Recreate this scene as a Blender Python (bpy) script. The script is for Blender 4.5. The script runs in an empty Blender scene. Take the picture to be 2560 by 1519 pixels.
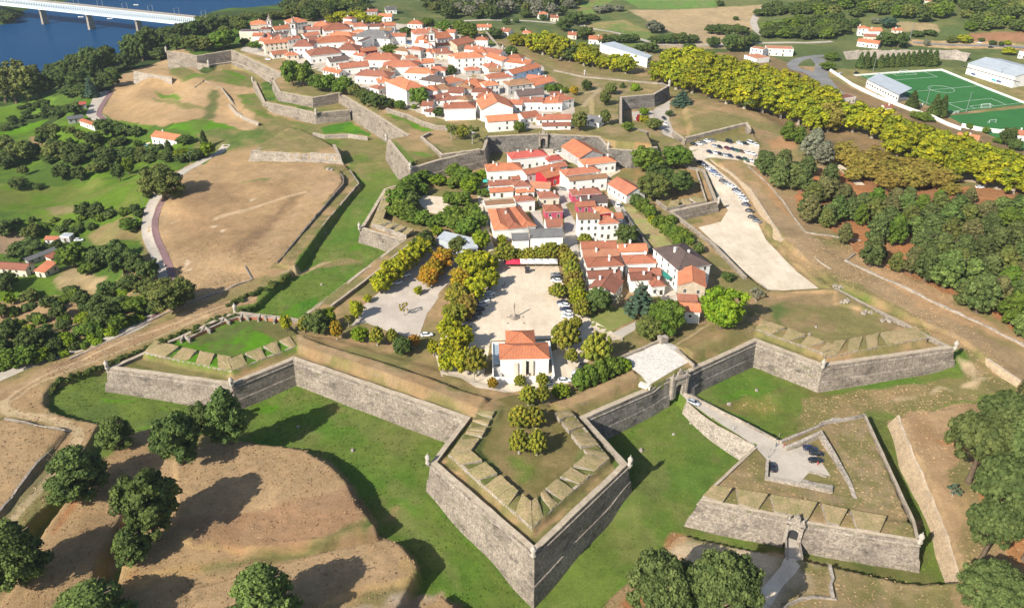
import bpy,bmesh,math,random
import numpy as np
from mathutils import Vector,Matrix
R=math.radians
random.seed(11)
SC=bpy.context.scene
COL=SC.collection
CAM_H,FPX,PITCH=168.0,2011.0,R(30.82)
cam=bpy.data.cameras.new('camera')
camo=bpy.data.objects.new('camera',cam)
COL.objects.link(camo)
camo.location=(0,0,CAM_H)
camo.rotation_euler=(R(90)-PITCH,0,0)
cam.sensor_width=36.0
cam.lens=36.0*FPX/2560.0
cam.clip_start=1.0
cam.clip_end=20000.0
SC.camera=camo
SUN_EL,SUN_AZ=R(36),R(44)
wd=bpy.data.worlds.new('World')
SC.world=wd
wd.use_nodes=True
wn=wd.node_tree.nodes
sky=wn.new('ShaderNodeTexSky')
sky.sky_type='NISHITA'
sky.sun_disc=False
sky.sun_elevation=SUN_EL
sky.sun_rotation=SUN_AZ+math.pi
bg=wn['Background']
bg.inputs[1].default_value=0.1
wd.node_tree.links.new(sky.outputs[0],bg.inputs[0])
sl=bpy.data.lights.new('sun','SUN')
sl.energy=5.0
sl.angle=R(0.5)
sl.color=(1.0,0.95,0.86)
so=bpy.data.objects.new('sun',sl)
COL.objects.link(so)
SUNV=Vector((-math.sin(SUN_AZ)*math.cos(SUN_EL),-math.cos(SUN_AZ)*math.cos(SUN_EL),math.sin(SUN_EL)))
so.rotation_euler=SUNV.to_track_quat('Z','Y').to_euler()
so.location=(-60,-60,250)
SC.view_settings.view_transform='Standard'
SC.view_settings.look='None'
SC.view_settings.exposure=0.6
SC.view_settings.gamma=1.0
SC.cycles.max_bounces=4
SC.cycles.diffuse_bounces=3
SC.cycles.glossy_bounces=2
SC.cycles.transmission_bounces=2
SC.cycles.caustics_reflective=False
SC.cycles.caustics_refractive=False
CROP={'F':(0,0,1.0),'A1':(0,0,3.7094),'A2':(560,0,3.7094),'A3':(1120,0,3.7094),'A4':(1600,0,4.946),'A5':(2040,0,3.7096),'B1':(0,380,3.7094),'B2':(560,380,3.7094),'B3':(1120,340,3.7094),'B4':(1600,300,4.946),'B5':(2000,380,3.7107),'C1':(0,760,3.7094),'C2':(560,740,3.7094),'C3':(1120,680,3.7094),'C4':(1640,680,4.946),'C5':(2000,760,3.7107),'D1':(0,1119,3.7094),'D2':(560,1119,3.7094),'D3':(1040,980,2.753),'D4':(1640,980,4.946),'D5':(1560,1160,3.908),'D6':(2100,1000,2.859)}
CT,ST=math.cos(PITCH),math.sin(PITCH)
def px(c,x,y):
 o=CROP[c]
 return(o[0]+x/o[2],o[1]+y/o[2])
def ray(x,y):
 u,v=(x-1280.0)/FPX,(759.5-y)/FPX
 return(u,CT+v*ST,-ST+v*CT)
def W(x,y,z):
 d=ray(x,y)
 t=(z-CAM_H)/d[2]
 return Vector((d[0]*t,d[1]*t,z))
def K(s):
 """'C1 10,20 30,40 | D3 5,6' -> list of survey points"""
 out=[]
 for blk in s.split('|'):
  q=blk.split()
  for p in q[1:]:
   a=p.split(',')
   out.append(px(q[0],float(a[0]),float(a[1]))+tuple(float(t)for t in a[2:]))
 return out
def KW(s,z=0.0):
 return[W(p[0],p[1],p[2]if len(p)>2 else z)for p in K(s)]
def pxm(y,z):
 return(y+440.0)*CT/(CAM_H-z)
def tag(o,label=None,cat=None,group=None,kind=None):
 if label:o['label']=label
 if cat:o['category']=cat
 if group:o['group']=group
 if kind:o['kind']=kind
 return o
def empty(name,loc,rz=0.0,sc=None):
 o=bpy.data.objects.new(name,None)
 COL.objects.link(o)
 o.location=loc
 o.rotation_euler=(0,0,rz)
 o.empty_display_size=0.5
 if sc is not None:o.scale=sc
 return o
def inst(name,me,parent=None,loc=(0,0,0),rot=(0,0,0),sc=(1,1,1)):
 o=bpy.data.objects.new(name,me)
 COL.objects.link(o)
 o.location=loc
 o.rotation_euler=rot
 o.scale=sc
 if parent is not None:o.parent=parent
 return o
class MB:
 def __init__(s):
  s.v,s.f,s.m,s.sm=[],[],[],[]
 def add(s,vs,fs,mi=0,smooth=False):
  b=len(s.v)
  s.v+=[tuple(p)for p in vs]
  for f in fs:
   s.f.append([b+i for i in f]);s.m.append(mi);s.sm.append(smooth)
  return s
 def box(s,x0,x1,y0,y1,z0,z1,mi=0,top=None):
  ti=mi if top is None else top
  vs=[(x0,y0,z0),(x1,y0,z0),(x1,y1,z0),(x0,y1,z0),(x0,y0,z1),(x1,y0,z1),(x1,y1,z1),(x0,y1,z1)]
  s.add(vs,[(3,2,1,0),(0,1,5,4),(1,2,6,5),(2,3,7,6),(3,0,4,7)],mi)
  s.add(vs[4:],[(0,1,2,3)],ti)
  return s
 def prism(s,poly,z0,z1,mi=0,top=None):
  n=len(poly)
  a=sum(poly[i][0]*poly[(i+1)%n][1]-poly[(i+1)%n][0]*poly[i][1]for i in range(n))
  if a<0:poly=poly[::-1]
  z0s=z0 if hasattr(z0,'__len__')else[z0]*n
  z1s=z1 if hasattr(z1,'__len__')else[z1]*n
  vs=[(p[0],p[1],z0s[i])for i,p in enumerate(poly)]+[(p[0],p[1],z1s[i])for i,p in enumerate(poly)]
  s.add(vs,[(i,(i+1)%n,n+(i+1)%n,n+i)for i in range(n)],mi)
  s.add(vs[n:],[tuple(range(n))],mi if top is None else top)
  s.add(vs[:n],[tuple(range(n-1,-1,-1))],mi)
  return s
 def lathe(s,prof,n=10,c=(0,0,0),mi=0,smooth=True):
  vs,fs=[],[]
  for r,z in prof:
   for k in range(n):
    a=2*math.pi*k/n
    vs.append((c[0]+r*math.cos(a),c[1]+r*math.sin(a),c[2]+z))
  for j in range(len(prof)-1):
   for k in range(n):
    fs.append((j*n+k,j*n+(k+1)%n,(j+1)*n+(k+1)%n,(j+1)*n+k))
  s.add(vs,fs,mi,smooth)
  s.add(vs[-n:],[tuple(range(n))],mi)
  s.add(vs[:n],[tuple(range(n-1,-1,-1))],mi)
  return s
 def tube(s,a,b,r0,r1=None,n=6,mi=0):
  r1=r0 if r1 is None else r1
  a,b=Vector(a),Vector(b)
  d=(b-a).normalized()
  u=d.orthogonal().normalized();w=d.cross(u)
  vs=[]
  for p,r in((a,r0),(b,r1)):
   for k in range(n):
    t=2*math.pi*k/n
    vs.append(p+(u*math.cos(t)+w*math.sin(t))*r)
  s.add(vs,[(k,(k+1)%n,n+(k+1)%n,n+k)for k in range(n)],mi,True)
  s.add(vs[n:],[tuple(range(n))],mi);s.add(vs[:n],[tuple(range(n-1,-1,-1))],mi)
  return s
 def bar(s,a,b,w,h,mi=0):
  a,b=Vector(a),Vector(b)
  d=(b-a).normalized()
  u=Vector((-d.y,d.x,0))
  u=u.normalized()if u.length>1e-4 else Vector((1,0,0))
  t=d.cross(u)
  vs=[]
  for p in(a,b):
   for i,j in((-1,-1),(1,-1),(1,1),(-1,1)):
    vs.append(p+u*(i*w/2)+t*(j*h/2))
  s.add(vs,[(0,1,5,4),(1,2,6,5),(2,3,7,6),(3,0,4,7),(3,2,1,0),(4,5,6,7)],mi)
  return s
 def mesh(s,name,mats):
  me=bpy.data.meshes.new(name)
  me.from_pydata(s.v,[],s.f)
  for m in mats:me.materials.append(m)
  me.polygons.foreach_set('material_index',s.m)
  me.polygons.foreach_set('use_smooth',s.sm)
  me.update()
  return me
 def build(s,name,mats,parent=None,loc=(0,0,0),rz=0):
  if not isinstance(mats,(list,tuple)):mats=[mats]
  return inst(name,s.mesh(name,mats),parent,loc,(0,0,rz))
def nt_new(name,rough=0.9,spec=0.2):
 m=bpy.data.materials.new(name)
 m.use_nodes=True
 nt=m.node_tree
 b=nt.nodes['Principled BSDF']
 b.inputs['Roughness'].default_value=rough
 b.inputs['Specular IOR Level'].default_value=spec
 return m,nt,b
def nnode(nt,t,**kw):
 n=nt.nodes.new(t)
 for k,v in kw.items():setattr(n,k,v)
 return n
def noise_fac(nt,vec,scale,detail=4,rough=0.6,lo=0.3,hi=0.7):
 n=nnode(nt,'ShaderNodeTexNoise')
 n.inputs['Scale'].default_value=scale
 n.inputs['Detail'].default_value=detail
 n.inputs['Roughness'].default_value=rough
 if vec is not None:nt.links.new(vec,n.inputs['Vector'])
 r=nnode(nt,'ShaderNodeMapRange')
 r.inputs[1].default_value,r.inputs[2].default_value=lo,hi
 nt.links.new(n.outputs[0],r.inputs[0])
 return r.outputs[0]
def mix(nt,fac,a,b,mode='MIX'):
 n=nnode(nt,'ShaderNodeMix',data_type='RGBA',blend_type=mode)
 for i,v in((0,fac),(6,a),(7,b)):
  if isinstance(v,(int,float)):n.inputs[i].default_value=v
  elif isinstance(v,tuple):n.inputs[i].default_value=v if len(v)==4 else v+(1,)
  else:nt.links.new(v,n.inputs[i])
 return n.outputs[2]
def objvec(nt,scale=None,kind='Object'):
 tc=nnode(nt,'ShaderNodeTexCoord')
 v=tc.outputs[kind]
 if scale:
  mp=nnode(nt,'ShaderNodeMapping')
  mp.inputs['Scale'].default_value=scale
  nt.links.new(v,mp.inputs['Vector'])
  v=mp.outputs[0]
 return v
def bump(nt,b,h,strength=0.5,dist=0.2):
 n=nnode(nt,'ShaderNodeBump')
 n.inputs['Strength'].default_value=strength
 n.inputs['Distance'].default_value=dist
 nt.links.new(h,n.inputs['Height'])
 nt.links.new(n.outputs[0],b.inputs['Normal'])
def varmat(name,c1,c2,scale=0.3,rough=0.9,fine=2.5,fine_amt=0.25,bumpd=0.0,spec=0.2,rnd=0.0,lo=.35,hi=.65):
 """two-tone weathered surface: broad blotches plus fine grain"""
 m,nt,b=nt_new(name,rough,spec)
 v=objvec(nt)
 col=mix(nt,noise_fac(nt,v,scale,5,.6,lo,hi),c1,c2)
 g=noise_fac(nt,v,fine,4,.7,.25,.75)
 col=mix(nt,fine_amt,col,mix(nt,g,(.45,.45,.45),(1.5,1.5,1.5)),'MULTIPLY')
 if rnd:
  oi=nnode(nt,'ShaderNodeObjectInfo')
  hs=nnode(nt,'ShaderNodeHueSaturation')
  r=nnode(nt,'ShaderNodeMapRange')
  r.inputs[3].default_value,r.inputs[4].default_value=1-rnd,1+rnd
  nt.links.new(oi.outputs['Random'],r.inputs[0])
  nt.links.new(r.outputs[0],hs.inputs['Value'])
  nt.links.new(col,hs.inputs['Color'])
  col=hs.outputs[0]
 nt.links.new(col,b.inputs['Base Color'])
 if bumpd:bump(nt,b,g,.6,bumpd)
 return m
def plain(name,c,rough=0.6,metal=0.0,spec=0.4):
 m,nt,b=nt_new(name,rough,spec)
 b.inputs['Base Color'].default_value=c+(1,)
 b.inputs['Metallic'].default_value=metal
 return m
def stone_mat(name,pale,mid,dark,lichen=0.5):
 m,nt,b=nt_new(name,.95,.1)
 v=objvec(nt)
 c=mix(nt,noise_fac(nt,v,.10,6,.7,.40,.60),pale,mid)
 c=mix(nt,noise_fac(nt,objvec(nt,(1,1,2.2)),.16,6,.7,.52,.68),c,(dark[0]*.75,dark[1]*.75,dark[2]*.75))
 vs=objvec(nt,(1.4,1.4,.35))
 c=mix(nt,noise_fac(nt,vs,1.1,6,.8,.44,.72),c,dark)
 vo=nnode(nt,'ShaderNodeTexVoronoi')
 vo.inputs['Scale'].default_value=1.9
 nt.links.new(objvec(nt,(1,1,1.5)),vo.inputs['Vector'])
 ma=nnode(nt,'ShaderNodeMapRange')
 ma.inputs[1].default_value,ma.inputs[2].default_value=0,1
 ma.inputs[3].default_value,ma.inputs[4].default_value=.62,1.3
 sep=nnode(nt,'ShaderNodeSeparateColor')
 nt.links.new(vo.outputs['Color'],sep.inputs[0])
 nt.links.new(sep.outputs[0],ma.inputs[0])
 cc=nnode(nt,'ShaderNodeCombineColor')
 for i in range(3):nt.links.new(ma.outputs[0],cc.inputs[i])
 c=mix(nt,.8,c,cc.outputs[0],'MULTIPLY')
 wn_=noise_fac(nt,v,3.0,6,.8,.60,.78)
 c=mix(nt,wn_,c,(pale[0]*1.3,pale[1]*1.32,pale[2]*1.35))
 gn=noise_fac(nt,objvec(nt,(.5,.5,1.4)),.35,5,.7,.60,.75)
 c=mix(nt,gn,c,(.10,.12,.035))
 nt.links.new(c,b.inputs['Base Color'])
 bump(nt,b,sep.outputs[0],.5,.12)
 return m
M={}
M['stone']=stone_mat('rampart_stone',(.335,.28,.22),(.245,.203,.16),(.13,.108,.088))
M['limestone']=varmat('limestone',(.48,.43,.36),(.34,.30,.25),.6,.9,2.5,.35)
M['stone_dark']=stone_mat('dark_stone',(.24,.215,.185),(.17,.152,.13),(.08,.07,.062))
M['stone_pale']=stone_mat('pale_stone',(.42,.36,.29),(.33,.28,.225),(.20,.17,.14))
M['cap']=varmat('wall_cap',(.46,.38,.28),(.34,.27,.19),.5,.95,3.0,.5,.05)
M['dryearth']=varmat('dry_turf',(.345,.25,.135),(.235,.20,.085),.30,.95,1.6,.7,.2)
M['pinkstone']=varmat('stony_earth_slope',(.43,.32,.20),(.34,.255,.165),.5,.95,1.6,.7,.15)
M['white']=varmat('white_plaster',(.80,.78,.73),(.72,.69,.63),.25,.85,1.2,.16)
M['cream']=varmat('cream_plaster',(.72,.64,.50),(.60,.52,.40),.3,.85,1.2,.25)
M['greywall']=varmat('grey_render',(.50,.48,.45),(.34,.32,.30),.4,.9,1.5,.35)
M['redwall']=varmat('red_plaster',(.55,.03,.04),(.45,.03,.04),.4,.8,1.2,.15)
M['magenta']=varmat('rose_plaster',(.50,.08,.14),(.42,.07,.11),.4,.8,1.2,.15)
M['maroon']=varmat('maroon_plaster',(.18,.03,.05),(.14,.03,.04),.4,.8,1.2,.15)
M['bluewall']=varmat('blue_plaster',(.45,.60,.78),(.38,.52,.70),.4,.8,1.2,.15)
M['granite']=varmat('granite_paving',(.66,.61,.54),(.52,.47,.41),.8,.9,2.6,.6,.05)
M['stonewall']=varmat('house_stone',(.52,.44,.32),(.38,.31,.22),.5,.9,2.5,.5,.05)
M['glass']=plain('window_glass',(.02,.025,.03),.12,0,.6)
M['frame']=plain('window_frame',(.55,.52,.47),.7)
M['door']=varmat('door_paint',(.10,.06,.035),(.05,.07,.05),.8,.6)
M['awning']=plain('green_awning',(.02,.16,.12),.8)
M['metal']=plain('galvanised_metal',(.42,.43,.44),.45,.6)
M['darkmetal_shade']=plain('dark_metal_and_shade',(.05,.05,.055),.5,.4)  # metal of railing and kiosk; also the shade colour inside the gate arches
M['rubber']=plain('rubber',(.015,.015,.016),.8)
M['bark']=varmat('bark',(.16,.115,.075),(.09,.065,.045),1.0,.95,6,.5)
M['barkpale']=varmat('pale_bark',(.36,.32,.25),(.22,.19,.14),1.0,.95,6,.5)
M['panelgrey']=varmat('sheet_roof',(.42,.45,.47),(.36,.39,.41),.15,.5,.8,.12,0,.4)
def roof_mat(name,c1,c2,c3,old=.75,axis=0):
 m,nt,b=nt_new(name,.85,.2)
 v=objvec(nt)
 col=mix(nt,noise_fac(nt,v,.22,5,.65,.4,.62),c1,c2)
 col=mix(nt,noise_fac(nt,v,1.1,4,.75,.62-old*.2,.85-old*.15),col,c3)
 w=nnode(nt,'ShaderNodeTexWave',wave_type='BANDS',bands_direction='XYZ'[axis],wave_profile='SIN')
 w.inputs['Scale'].default_value=.62
 w.inputs['Distortion'].default_value=.3
 nt.links.new(v,w.inputs['Vector'])
 r=nnode(nt,'ShaderNodeMapRange')
 r.inputs[3].default_value,r.inputs[4].default_value=.78,1.08
 nt.links.new(w.outputs[0],r.inputs[0])
 hs=nnode(nt,'ShaderNodeHueSaturation')
 oi=nnode(nt,'ShaderNodeObjectInfo')
 r2=nnode(nt,'ShaderNodeMapRange')
 r2.inputs[3].default_value,r2.inputs[4].default_value=.70,1.12
 nt.links.new(oi.outputs['Random'],r2.inputs[0])
 mu=nnode(nt,'ShaderNodeMath',operation='MULTIPLY')
 nt.links.new(r.outputs[0],mu.inputs[0]);nt.links.new(r2.outputs[0],mu.inputs[1])
 nt.links.new(mu.outputs[0],hs.inputs['Value'])
 nt.links.new(col,hs.inputs['Color'])
 nt.links.new(hs.outputs[0],b.inputs['Base Color'])
 bump(nt,b,w.outputs[0],.6,.08)
 return m
ROOFC={'o':((.60,.215,.10),(.50,.165,.08),(.36,.17,.11)),'t':((.46,.165,.09),(.37,.13,.075),(.29,.15,.10)),'b':((.34,.125,.075),(.26,.10,.065),(.24,.15,.11)),'d':((.15,.10,.085),(.11,.08,.07),(.17,.13,.11)),'m':((.42,.22,.11),(.33,.18,.10),(.20,.15,.10)),'r':((.47,.105,.08),(.40,.085,.065),(.40,.10,.08)),'g':((.17,.165,.16),(.13,.125,.12),(.20,.19,.18)),'p':((.56,.25,.14),(.48,.2,.11),(.4,.2,.13))}
for k_,v_ in ROOFC.items():
 for a_ in(0,1):M['roof_%s%d'%(k_,a_)]=roof_mat('roof_tiles',*v_,axis=a_)
def grow(a,step,g,end):
 out=[]
 while a<end:
  step*=g;a+=step;out.append(a)
 return out
xa=list(np.arange(0,178,.62));xa+=list(np.arange(xa[-1]+1.2,430,1.3));xa+=grow(xa[-1],1.6,1.09,5200)
XS=np.array([-v for v in xa[:0:-1]]+xa)
ya=list(np.arange(96,430,.62));ya+=list(np.arange(ya[-1]+.9,640,1.0));ya+=list(np.arange(ya[-1]+1.6,1300,2.4));ya+=grow(ya[-1],2.6,1.1,6000)
YS=np.array([-900.0,-500.0,-250.0,-100.0,0.0,40.0,65.0,80.0,90.0]+ya)
NX,NY=len(XS),len(YS)
GX,GY=np.meshgrid(XS,YS)
Z=np.zeros((NY,NX))
def vnoise(x,y,sc,seed=0):
 x=x/sc;y=y/sc
 xi=np.floor(x).astype(np.int64);yi=np.floor(y).astype(np.int64)
 fx=x-xi;fy=y-yi
 fx=fx*fx*(3-2*fx);fy=fy*fy*(3-2*fy)
 def h(a,b):
  n=(a*374761393+b*668265263+seed*974711)&0x7fffffff
  n=((n^(n>>13))*1274126177)&0x7fffffff
  return((n^(n>>16))&0xffff)/65535.0
 return(h(xi,yi)*(1-fx)+h(xi+1,yi)*fx)*(1-fy)+(h(xi,yi+1)*(1-fx)+h(xi+1,yi+1)*fx)*fy
BASE=[(0,260,-32),(90,330,-22),(0,420,-17),(150,480,-15),(300,430,-9),(0,650,-14),(200,640,-10),(330,600,-3),(0,800,-10),(200,780,-8),(370,770,.5),(0,930,0),(150,880,.5),(385,560,2),(425,690,2.5),(245,255,-3),(242,290,-3),(540,378,4),(470,430,4),(500,500,6.5),(700,440,8),(620,640,6.5),(820,435,8),(450,640,4),(560,700,4.5),(480,760,4.5),(300,860,4),(130,940,4),(400,230,2),(330,205,-1),(540,300,5),(600,335,6),(330,165,-8),(420,180,10),(520,195,12),(640,260,11),(690,290,7.5),(760,315,6.6),(800,330,6.6),(900,340,6.5),(920,400,6),(560,360,7),(620,330,8),(700,370,7),(100,175,-40),(300,150,-38),(380,110,-30),(450,60,-34),(560,40,-30),(580,80,4),(480,100,2),(700,8,-36),(60,55,-39),(900,30,2),(1000,8,-30),(1150,40,-5),(1300,30,-8),(1500,50,-8),(1700,60,-8),(1900,60,-8),(2100,40,-4),(2300,30,4),(2560,60,6),(1300,95,6),(1450,130,4),(1600,170,3),(1700,215,4),(1900,200,-1),(2100,170,-2),(2300,220,-4),(2500,300,-4),(2560,150,-4),(2200,160,-3),(2100,330,0),(2300,430,0),(2500,480,0),(1900,130,-4),(2300,110,-4),(2200,600,4),(2400,700,4),(2550,850,4),(2030,520,5),(1900,430,7),(1950,600,6.5),(2150,700,5.5),(2400,850,4.5),(2500,960,3.5),(1980,380,7),(1800,330,8),(1760,280,12),(2300,1080,4),(2450,1200,4),(2400,1400,2),(2540,1500,1),(2230,1470,-.5),(2000,1460,-1),(1750,1430,-1.5),(1620,1500,-2),(2100,1519,0),(1130,1519,-1),(900,1420,3),(700,1450,4),(860,1340,3.8),(970,1370,3),(500,1150,5.5),(700,1180,6),(850,1220,5),(600,1320,5),(400,1420,4.5),(450,1300,5),(600,1519,4),(250,1440,4),(330,1200,4.5),(50,1000,3.5),(60,1120,4.5),(60,1300,4),(120,1519,3.5),(200,1150,3.5),(130,1300,3.3),(250,1100,3.5),(1360,400,9.5),(1290,380,9),(1700,400,9.2),(1850,370,9),(1650,300,10),(1790,560,3.5),(1990,700,4.2)]
cp=np.array([tuple(W(a,b,c))for a,b,c in BASE]+[(-3000,-400,0),(3000,-400,0),(3000,4000,30),(0,5000,40),(-2000,4000,20),(-900,900,-25),(900,700,5),(-300,60,3),(300,60,0),(0,60,-2)])
def idw(x,y,pts,pw=4.0):
 num=np.zeros(x.shape);den=np.zeros(x.shape)
 for p in pts:
  w=1.0/((x-p[0])**2+(y-p[1])**2+20.0)**(pw/2)
  num+=w*p[2];den+=w
 return num/den
Z[:]=idw(GX,GY,cp,3.6)
def sdist(poly,x,y):
 """signed distance to a polygon (negative inside)"""
 n=len(poly)
 d2=np.full(x.shape,1e12)
 ins=np.zeros(x.shape,bool)
 for i in range(n):
  ax,ay=poly[i][0],poly[i][1];bx,by=poly[(i+1)%n][0],poly[(i+1)%n][1]
  ex,ey=bx-ax,by-ay
  t=np.clip(((x-ax)*ex+(y-ay)*ey)/max(ex*ex+ey*ey,1e-9),0,1)
  d2=np.minimum(d2,(x-ax-t*ex)**2+(y-ay-t*ey)**2)
  if ay!=by:
   c=((ay>y)!=(by>y))&(x<(bx-ax)*(y-ay)/(by-ay)+ax)
   ins^=c
 d=np.sqrt(d2)
 return np.where(ins,-d,d)
def window(poly,m):
 x0=min(p[0]for p in poly)-m;x1=max(p[0]for p in poly)+m
 y0=min(p[1]for p in poly)-m;y1=max(p[1]for p in poly)+m
 i0,i1=np.searchsorted(XS,[x0,x1]);j0,j1=np.searchsorted(YS,[y0,y1])
 return slice(max(j0-1,0),j1+1),slice(max(i0-1,0),i1+1)
def feature(poly,z=None,skirt=.7,mode='set',zpts=None,inner=0.0):
 """shape the ground inside a surveyed outline; skirt = width of the bank outside it"""
 sy,sx=window(poly,skirt+1)
 x,y=GX[sy,sx],GY[sy,sx]
 d=sdist(poly,x,y)
 if zpts is not None:zt=idw(x,y,zpts,3.0)
 elif z is None:zt=idw(x,y,[tuple(p)for p in poly],3.0)
 else:zt=np.full(x.shape,float(z))
 t=np.clip(1-(d+inner)/(skirt+inner),0,1)
 w=t*t*(3-2*t)if skirt>1.0 else t
 zn=Z[sy,sx]*(1-w)+zt*w
 if mode=='max':zn=np.maximum(zn,Z[sy,sx])
 if mode=='min':zn=np.minimum(zn,Z[sy,sx])
 Z[sy,sx]=zn
def hz(x,y):
 i=min(max(int(np.searchsorted(XS,x))-1,0),NX-2);j=min(max(int(np.searchsorted(YS,y))-1,0),NY-2)
 fx=(x-XS[i])/(XS[i+1]-XS[i]);fy=(y-YS[j])/(YS[j+1]-YS[j])
 return float((Z[j,i]*(1-fx)+Z[j,i+1]*fx)*(1-fy)+(Z[j+1,i]*(1-fx)+Z[j+1,i+1]*fx)*fy)
def G(x,y):
 """the spot of ground sighted at a survey point"""
 d=np.array(ray(x,y))
 ts=np.linspace((30-CAM_H)/d[2],(-60-CAM_H)/d[2],500)
 X,Y,ZZ=d[0]*ts,d[1]*ts,CAM_H+d[2]*ts
 i=np.clip(np.searchsorted(XS,X)-1,0,NX-2);j=np.clip(np.searchsorted(YS,Y)-1,0,NY-2)
 fx=np.clip((X-XS[i])/(XS[i+1]-XS[i]),0,1);fy=np.clip((Y-YS[j])/(YS[j+1]-YS[j]),0,1)
 h=(Z[j,i]*(1-fx)+Z[j,i+1]*fx)*(1-fy)+(Z[j+1,i]*(1-fx)+Z[j+1,i+1]*fx)*fy
 b=ZZ<=h
 k=int(np.argmax(b))if b.any()else len(ts)-1
 return Vector((X[k],Y[k],h[k]))
def GK(s):return[G(p[0],p[1])for p in K(s)]
RIVER_Z=-42.0
RIVER=KW('F -700,60 -60,72 64,60 72,32 150,9 230,-5 700,-55 900,-60 716,6 690,20 570,33 480,58 350,105 300,150 130,182 0,176 -500,215',RIVER_Z)
feature(RIVER,-52,14,'min')
MOAT=KW('C1 430,880,3.5 432,830,3.5 510,740,3.5 700,660,4 1000,555,4 1500,355,4 2374,15,4 | B2 620,1140,4 655,1055,5 950,640,6.5 1255,285,7 1170,160,7.5 1130,100,8 |' 'F 990,390,9 1040,440,9 1200,500,9 1300,900,4 1780,800,4 1990,735,4 2100,715,4.5 2399,843,4.5 2485,911,4.5 2550,954,4 2544,973,4 2528,984,4 2243,1039,3.9 2280,1133,3.2 2302,1180,2.4 2358,1315,.8 2400,1446,0 2380,1464,-.5 2260,1452,-.5 2100,1418,-1 2012,1396,-1 1962,1389,-1 1701,1331,-1.5 1688,1336,-1.5 1644,1382,-2 1490,1519,-2.5 1470,1640,-3 1190,1640,-3 |' 'D2 2180,1484,-1 2010,1300,0 | F 1060,1519,0 1000,1530,0 | D2 1830,1110,2 1740,1000,2.5 1640,870,3 1520,820,3 900,940,3 1430,670,3.5 1240,500,5 1140,290,5.5 1000,150,5.5 740,20,5.5 560,-10,5.5 |' 'C1 1950,1250,5 1700,1210,4.5 1500,1110,4 1200,1170,4 1100,1250,3.8 950,1290,3.8 | D1 560,560,3.6 400,735,3.5 0,1410,3 -200,1700,3 -420,1500,3 0,1015,3.3 200,825,3.4 330,650,3.5 660,365,3.5 | C1 820,1310,3.5 945,1097,3.5 650,1045,3.5 500,990,3.5 415,905,3.5')
MF=[tuple(W(a,b,c))for a,b,c in[(140,950,1.5),(300,960,.6),(300,1040,.4),(450,1040,0),(640,1050,0),(800,1100,-.5),(950,1150,-.8),(1040,1230,-.8),(1180,1350,-4),(1330,1510,-7),(1100,1400,-4),(1000,1330,-3),(900,1330,0),(1589,1227,-.8),(1500,1330,-4.5),(1650,1150,-.5),(1720,1050,0),(1800,1000,.5),(2000,995,0),(2300,960,.5),(2500,940,2.0),(2200,1040,0),(2280,1250,-2.5),(2350,1450,-4),(2100,1400,-4),(1800,1330,-4),(1700,1300,-3.5),(640,870,1.5),(760,700,2.0),(860,600,3),(900,480,4),(930,420,5.5),(960,380,7),(2000,700,3.8),(1800,560,3.5),(240,1180,-.5),(150,1250,-.5),(50,1430,-.5),(1330,1640,-8),(2399,870,3.5)]]
feature(MOAT,None,.7,'set',MF)
feature(KW('D1 1150,600 1060,740 1000,870 940,1000 870,1140 860,1300 905,1420 960,1650 1100,1650 1010,1400 1000,1310 1050,1200 1090,1050 1125,950',4.4),-.8,1.5,'set')
feature(KW('D2 1420,740 900,930 500,1030 0,1190 -300,1260 -300,1230 0,1110 500,980 900,880',3.0),None,7,'min',[tuple(W(940,1330,.5)),tuple(W(560,1430,2.8)),tuple(W(750,1390,1.5))])
feature(KW('C1 1880,1215 1980,1225 2374,1310 | D2 600,5 740,28 1000,165 1130,300 1230,510 1400,690 900,830 300,900 -60,880 -380,860 | D1 1660,560 1640,100',5.6),None,.9,'max',[tuple(W(560,1110,6.2)),tuple(W(720,1180,6.2)),tuple(W(860,1210,5.4)),tuple(W(930,1300,4.4)),tuple(W(620,1340,4.6)),tuple(W(500,1150,6.2))])
feature(KW('D2 900,985 1500,850 1640,900 1730,1010 1800,1110 1700,1190 1350,1270 800,1500 -200,1550 -300,1330 300,1150',3.8),None,.9,'max',[tuple(W(960,1370,4.2)),tuple(W(800,1440,4.4)),tuple(W(1030,1420,3.2)),tuple(W(620,1480,4.4))])
feature(KW('D1 690,400 800,380 1150,330 1120,600 980,850 860,1100 850,1300 500,1500 0,1500 150,1300 450,760',4.8),4.8,2.2,'max')
feature(KW('C1 -200,1060 40,1080 600,1185 360,1484 | D1 230,320 0,620 -300,900',4.6),5.2,.8,'max')
feature(KW('B2 1170,160 1255,285 950,640 655,1055 505,1025 860,585 1110,290 1090,190',6.8),6.5,.8,'set')
UP=KW('F 416,128 491,140 577,125 707,186 680,199 696,230 781,245 846,233 940,289 1018,338 967,347 1026,421 1102,399 1212,373 1218,352 1221,343 1350,337 1372,337 1495,343 1521,370 1580,376 1640,368 1622,330 1554,306 1554,243 1635,236 1673,214 1640,206 1460,189 1385,173 1285,127 1228,98 1215,78 1100,42 800,28 640,38 590,72',17.6)
feature(UP,17.6,.3,'set',inner=1.4)
feature(KW('F 493,160 523,165 578,157 590,160 676,196 632,203 657,255 789,283 874,275 900,250 846,233 781,245 700,235 680,200 600,150',13.4),12.2,.2,'max',inner=2.2)
feature(KW('F 626,377 850,387 838,368 800,345 752,326 722,322 690,340',12.2),None,.3,'set',[tuple(W(626,377,12)),tuple(W(850,387,12)),tuple(W(740,330,13.2)),tuple(W(700,350,12.6)),tuple(W(800,350,12.2))])
feature(KW('F 880,352 960,345 945,330 900,322 800,325',9),9.0,4,'min')
feature(KW('F 1640,372 1700,364 1720,345 1865,310 1900,365 1880,395 1770,420 1740,400',9),9.0,1.5,'set')
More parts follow.
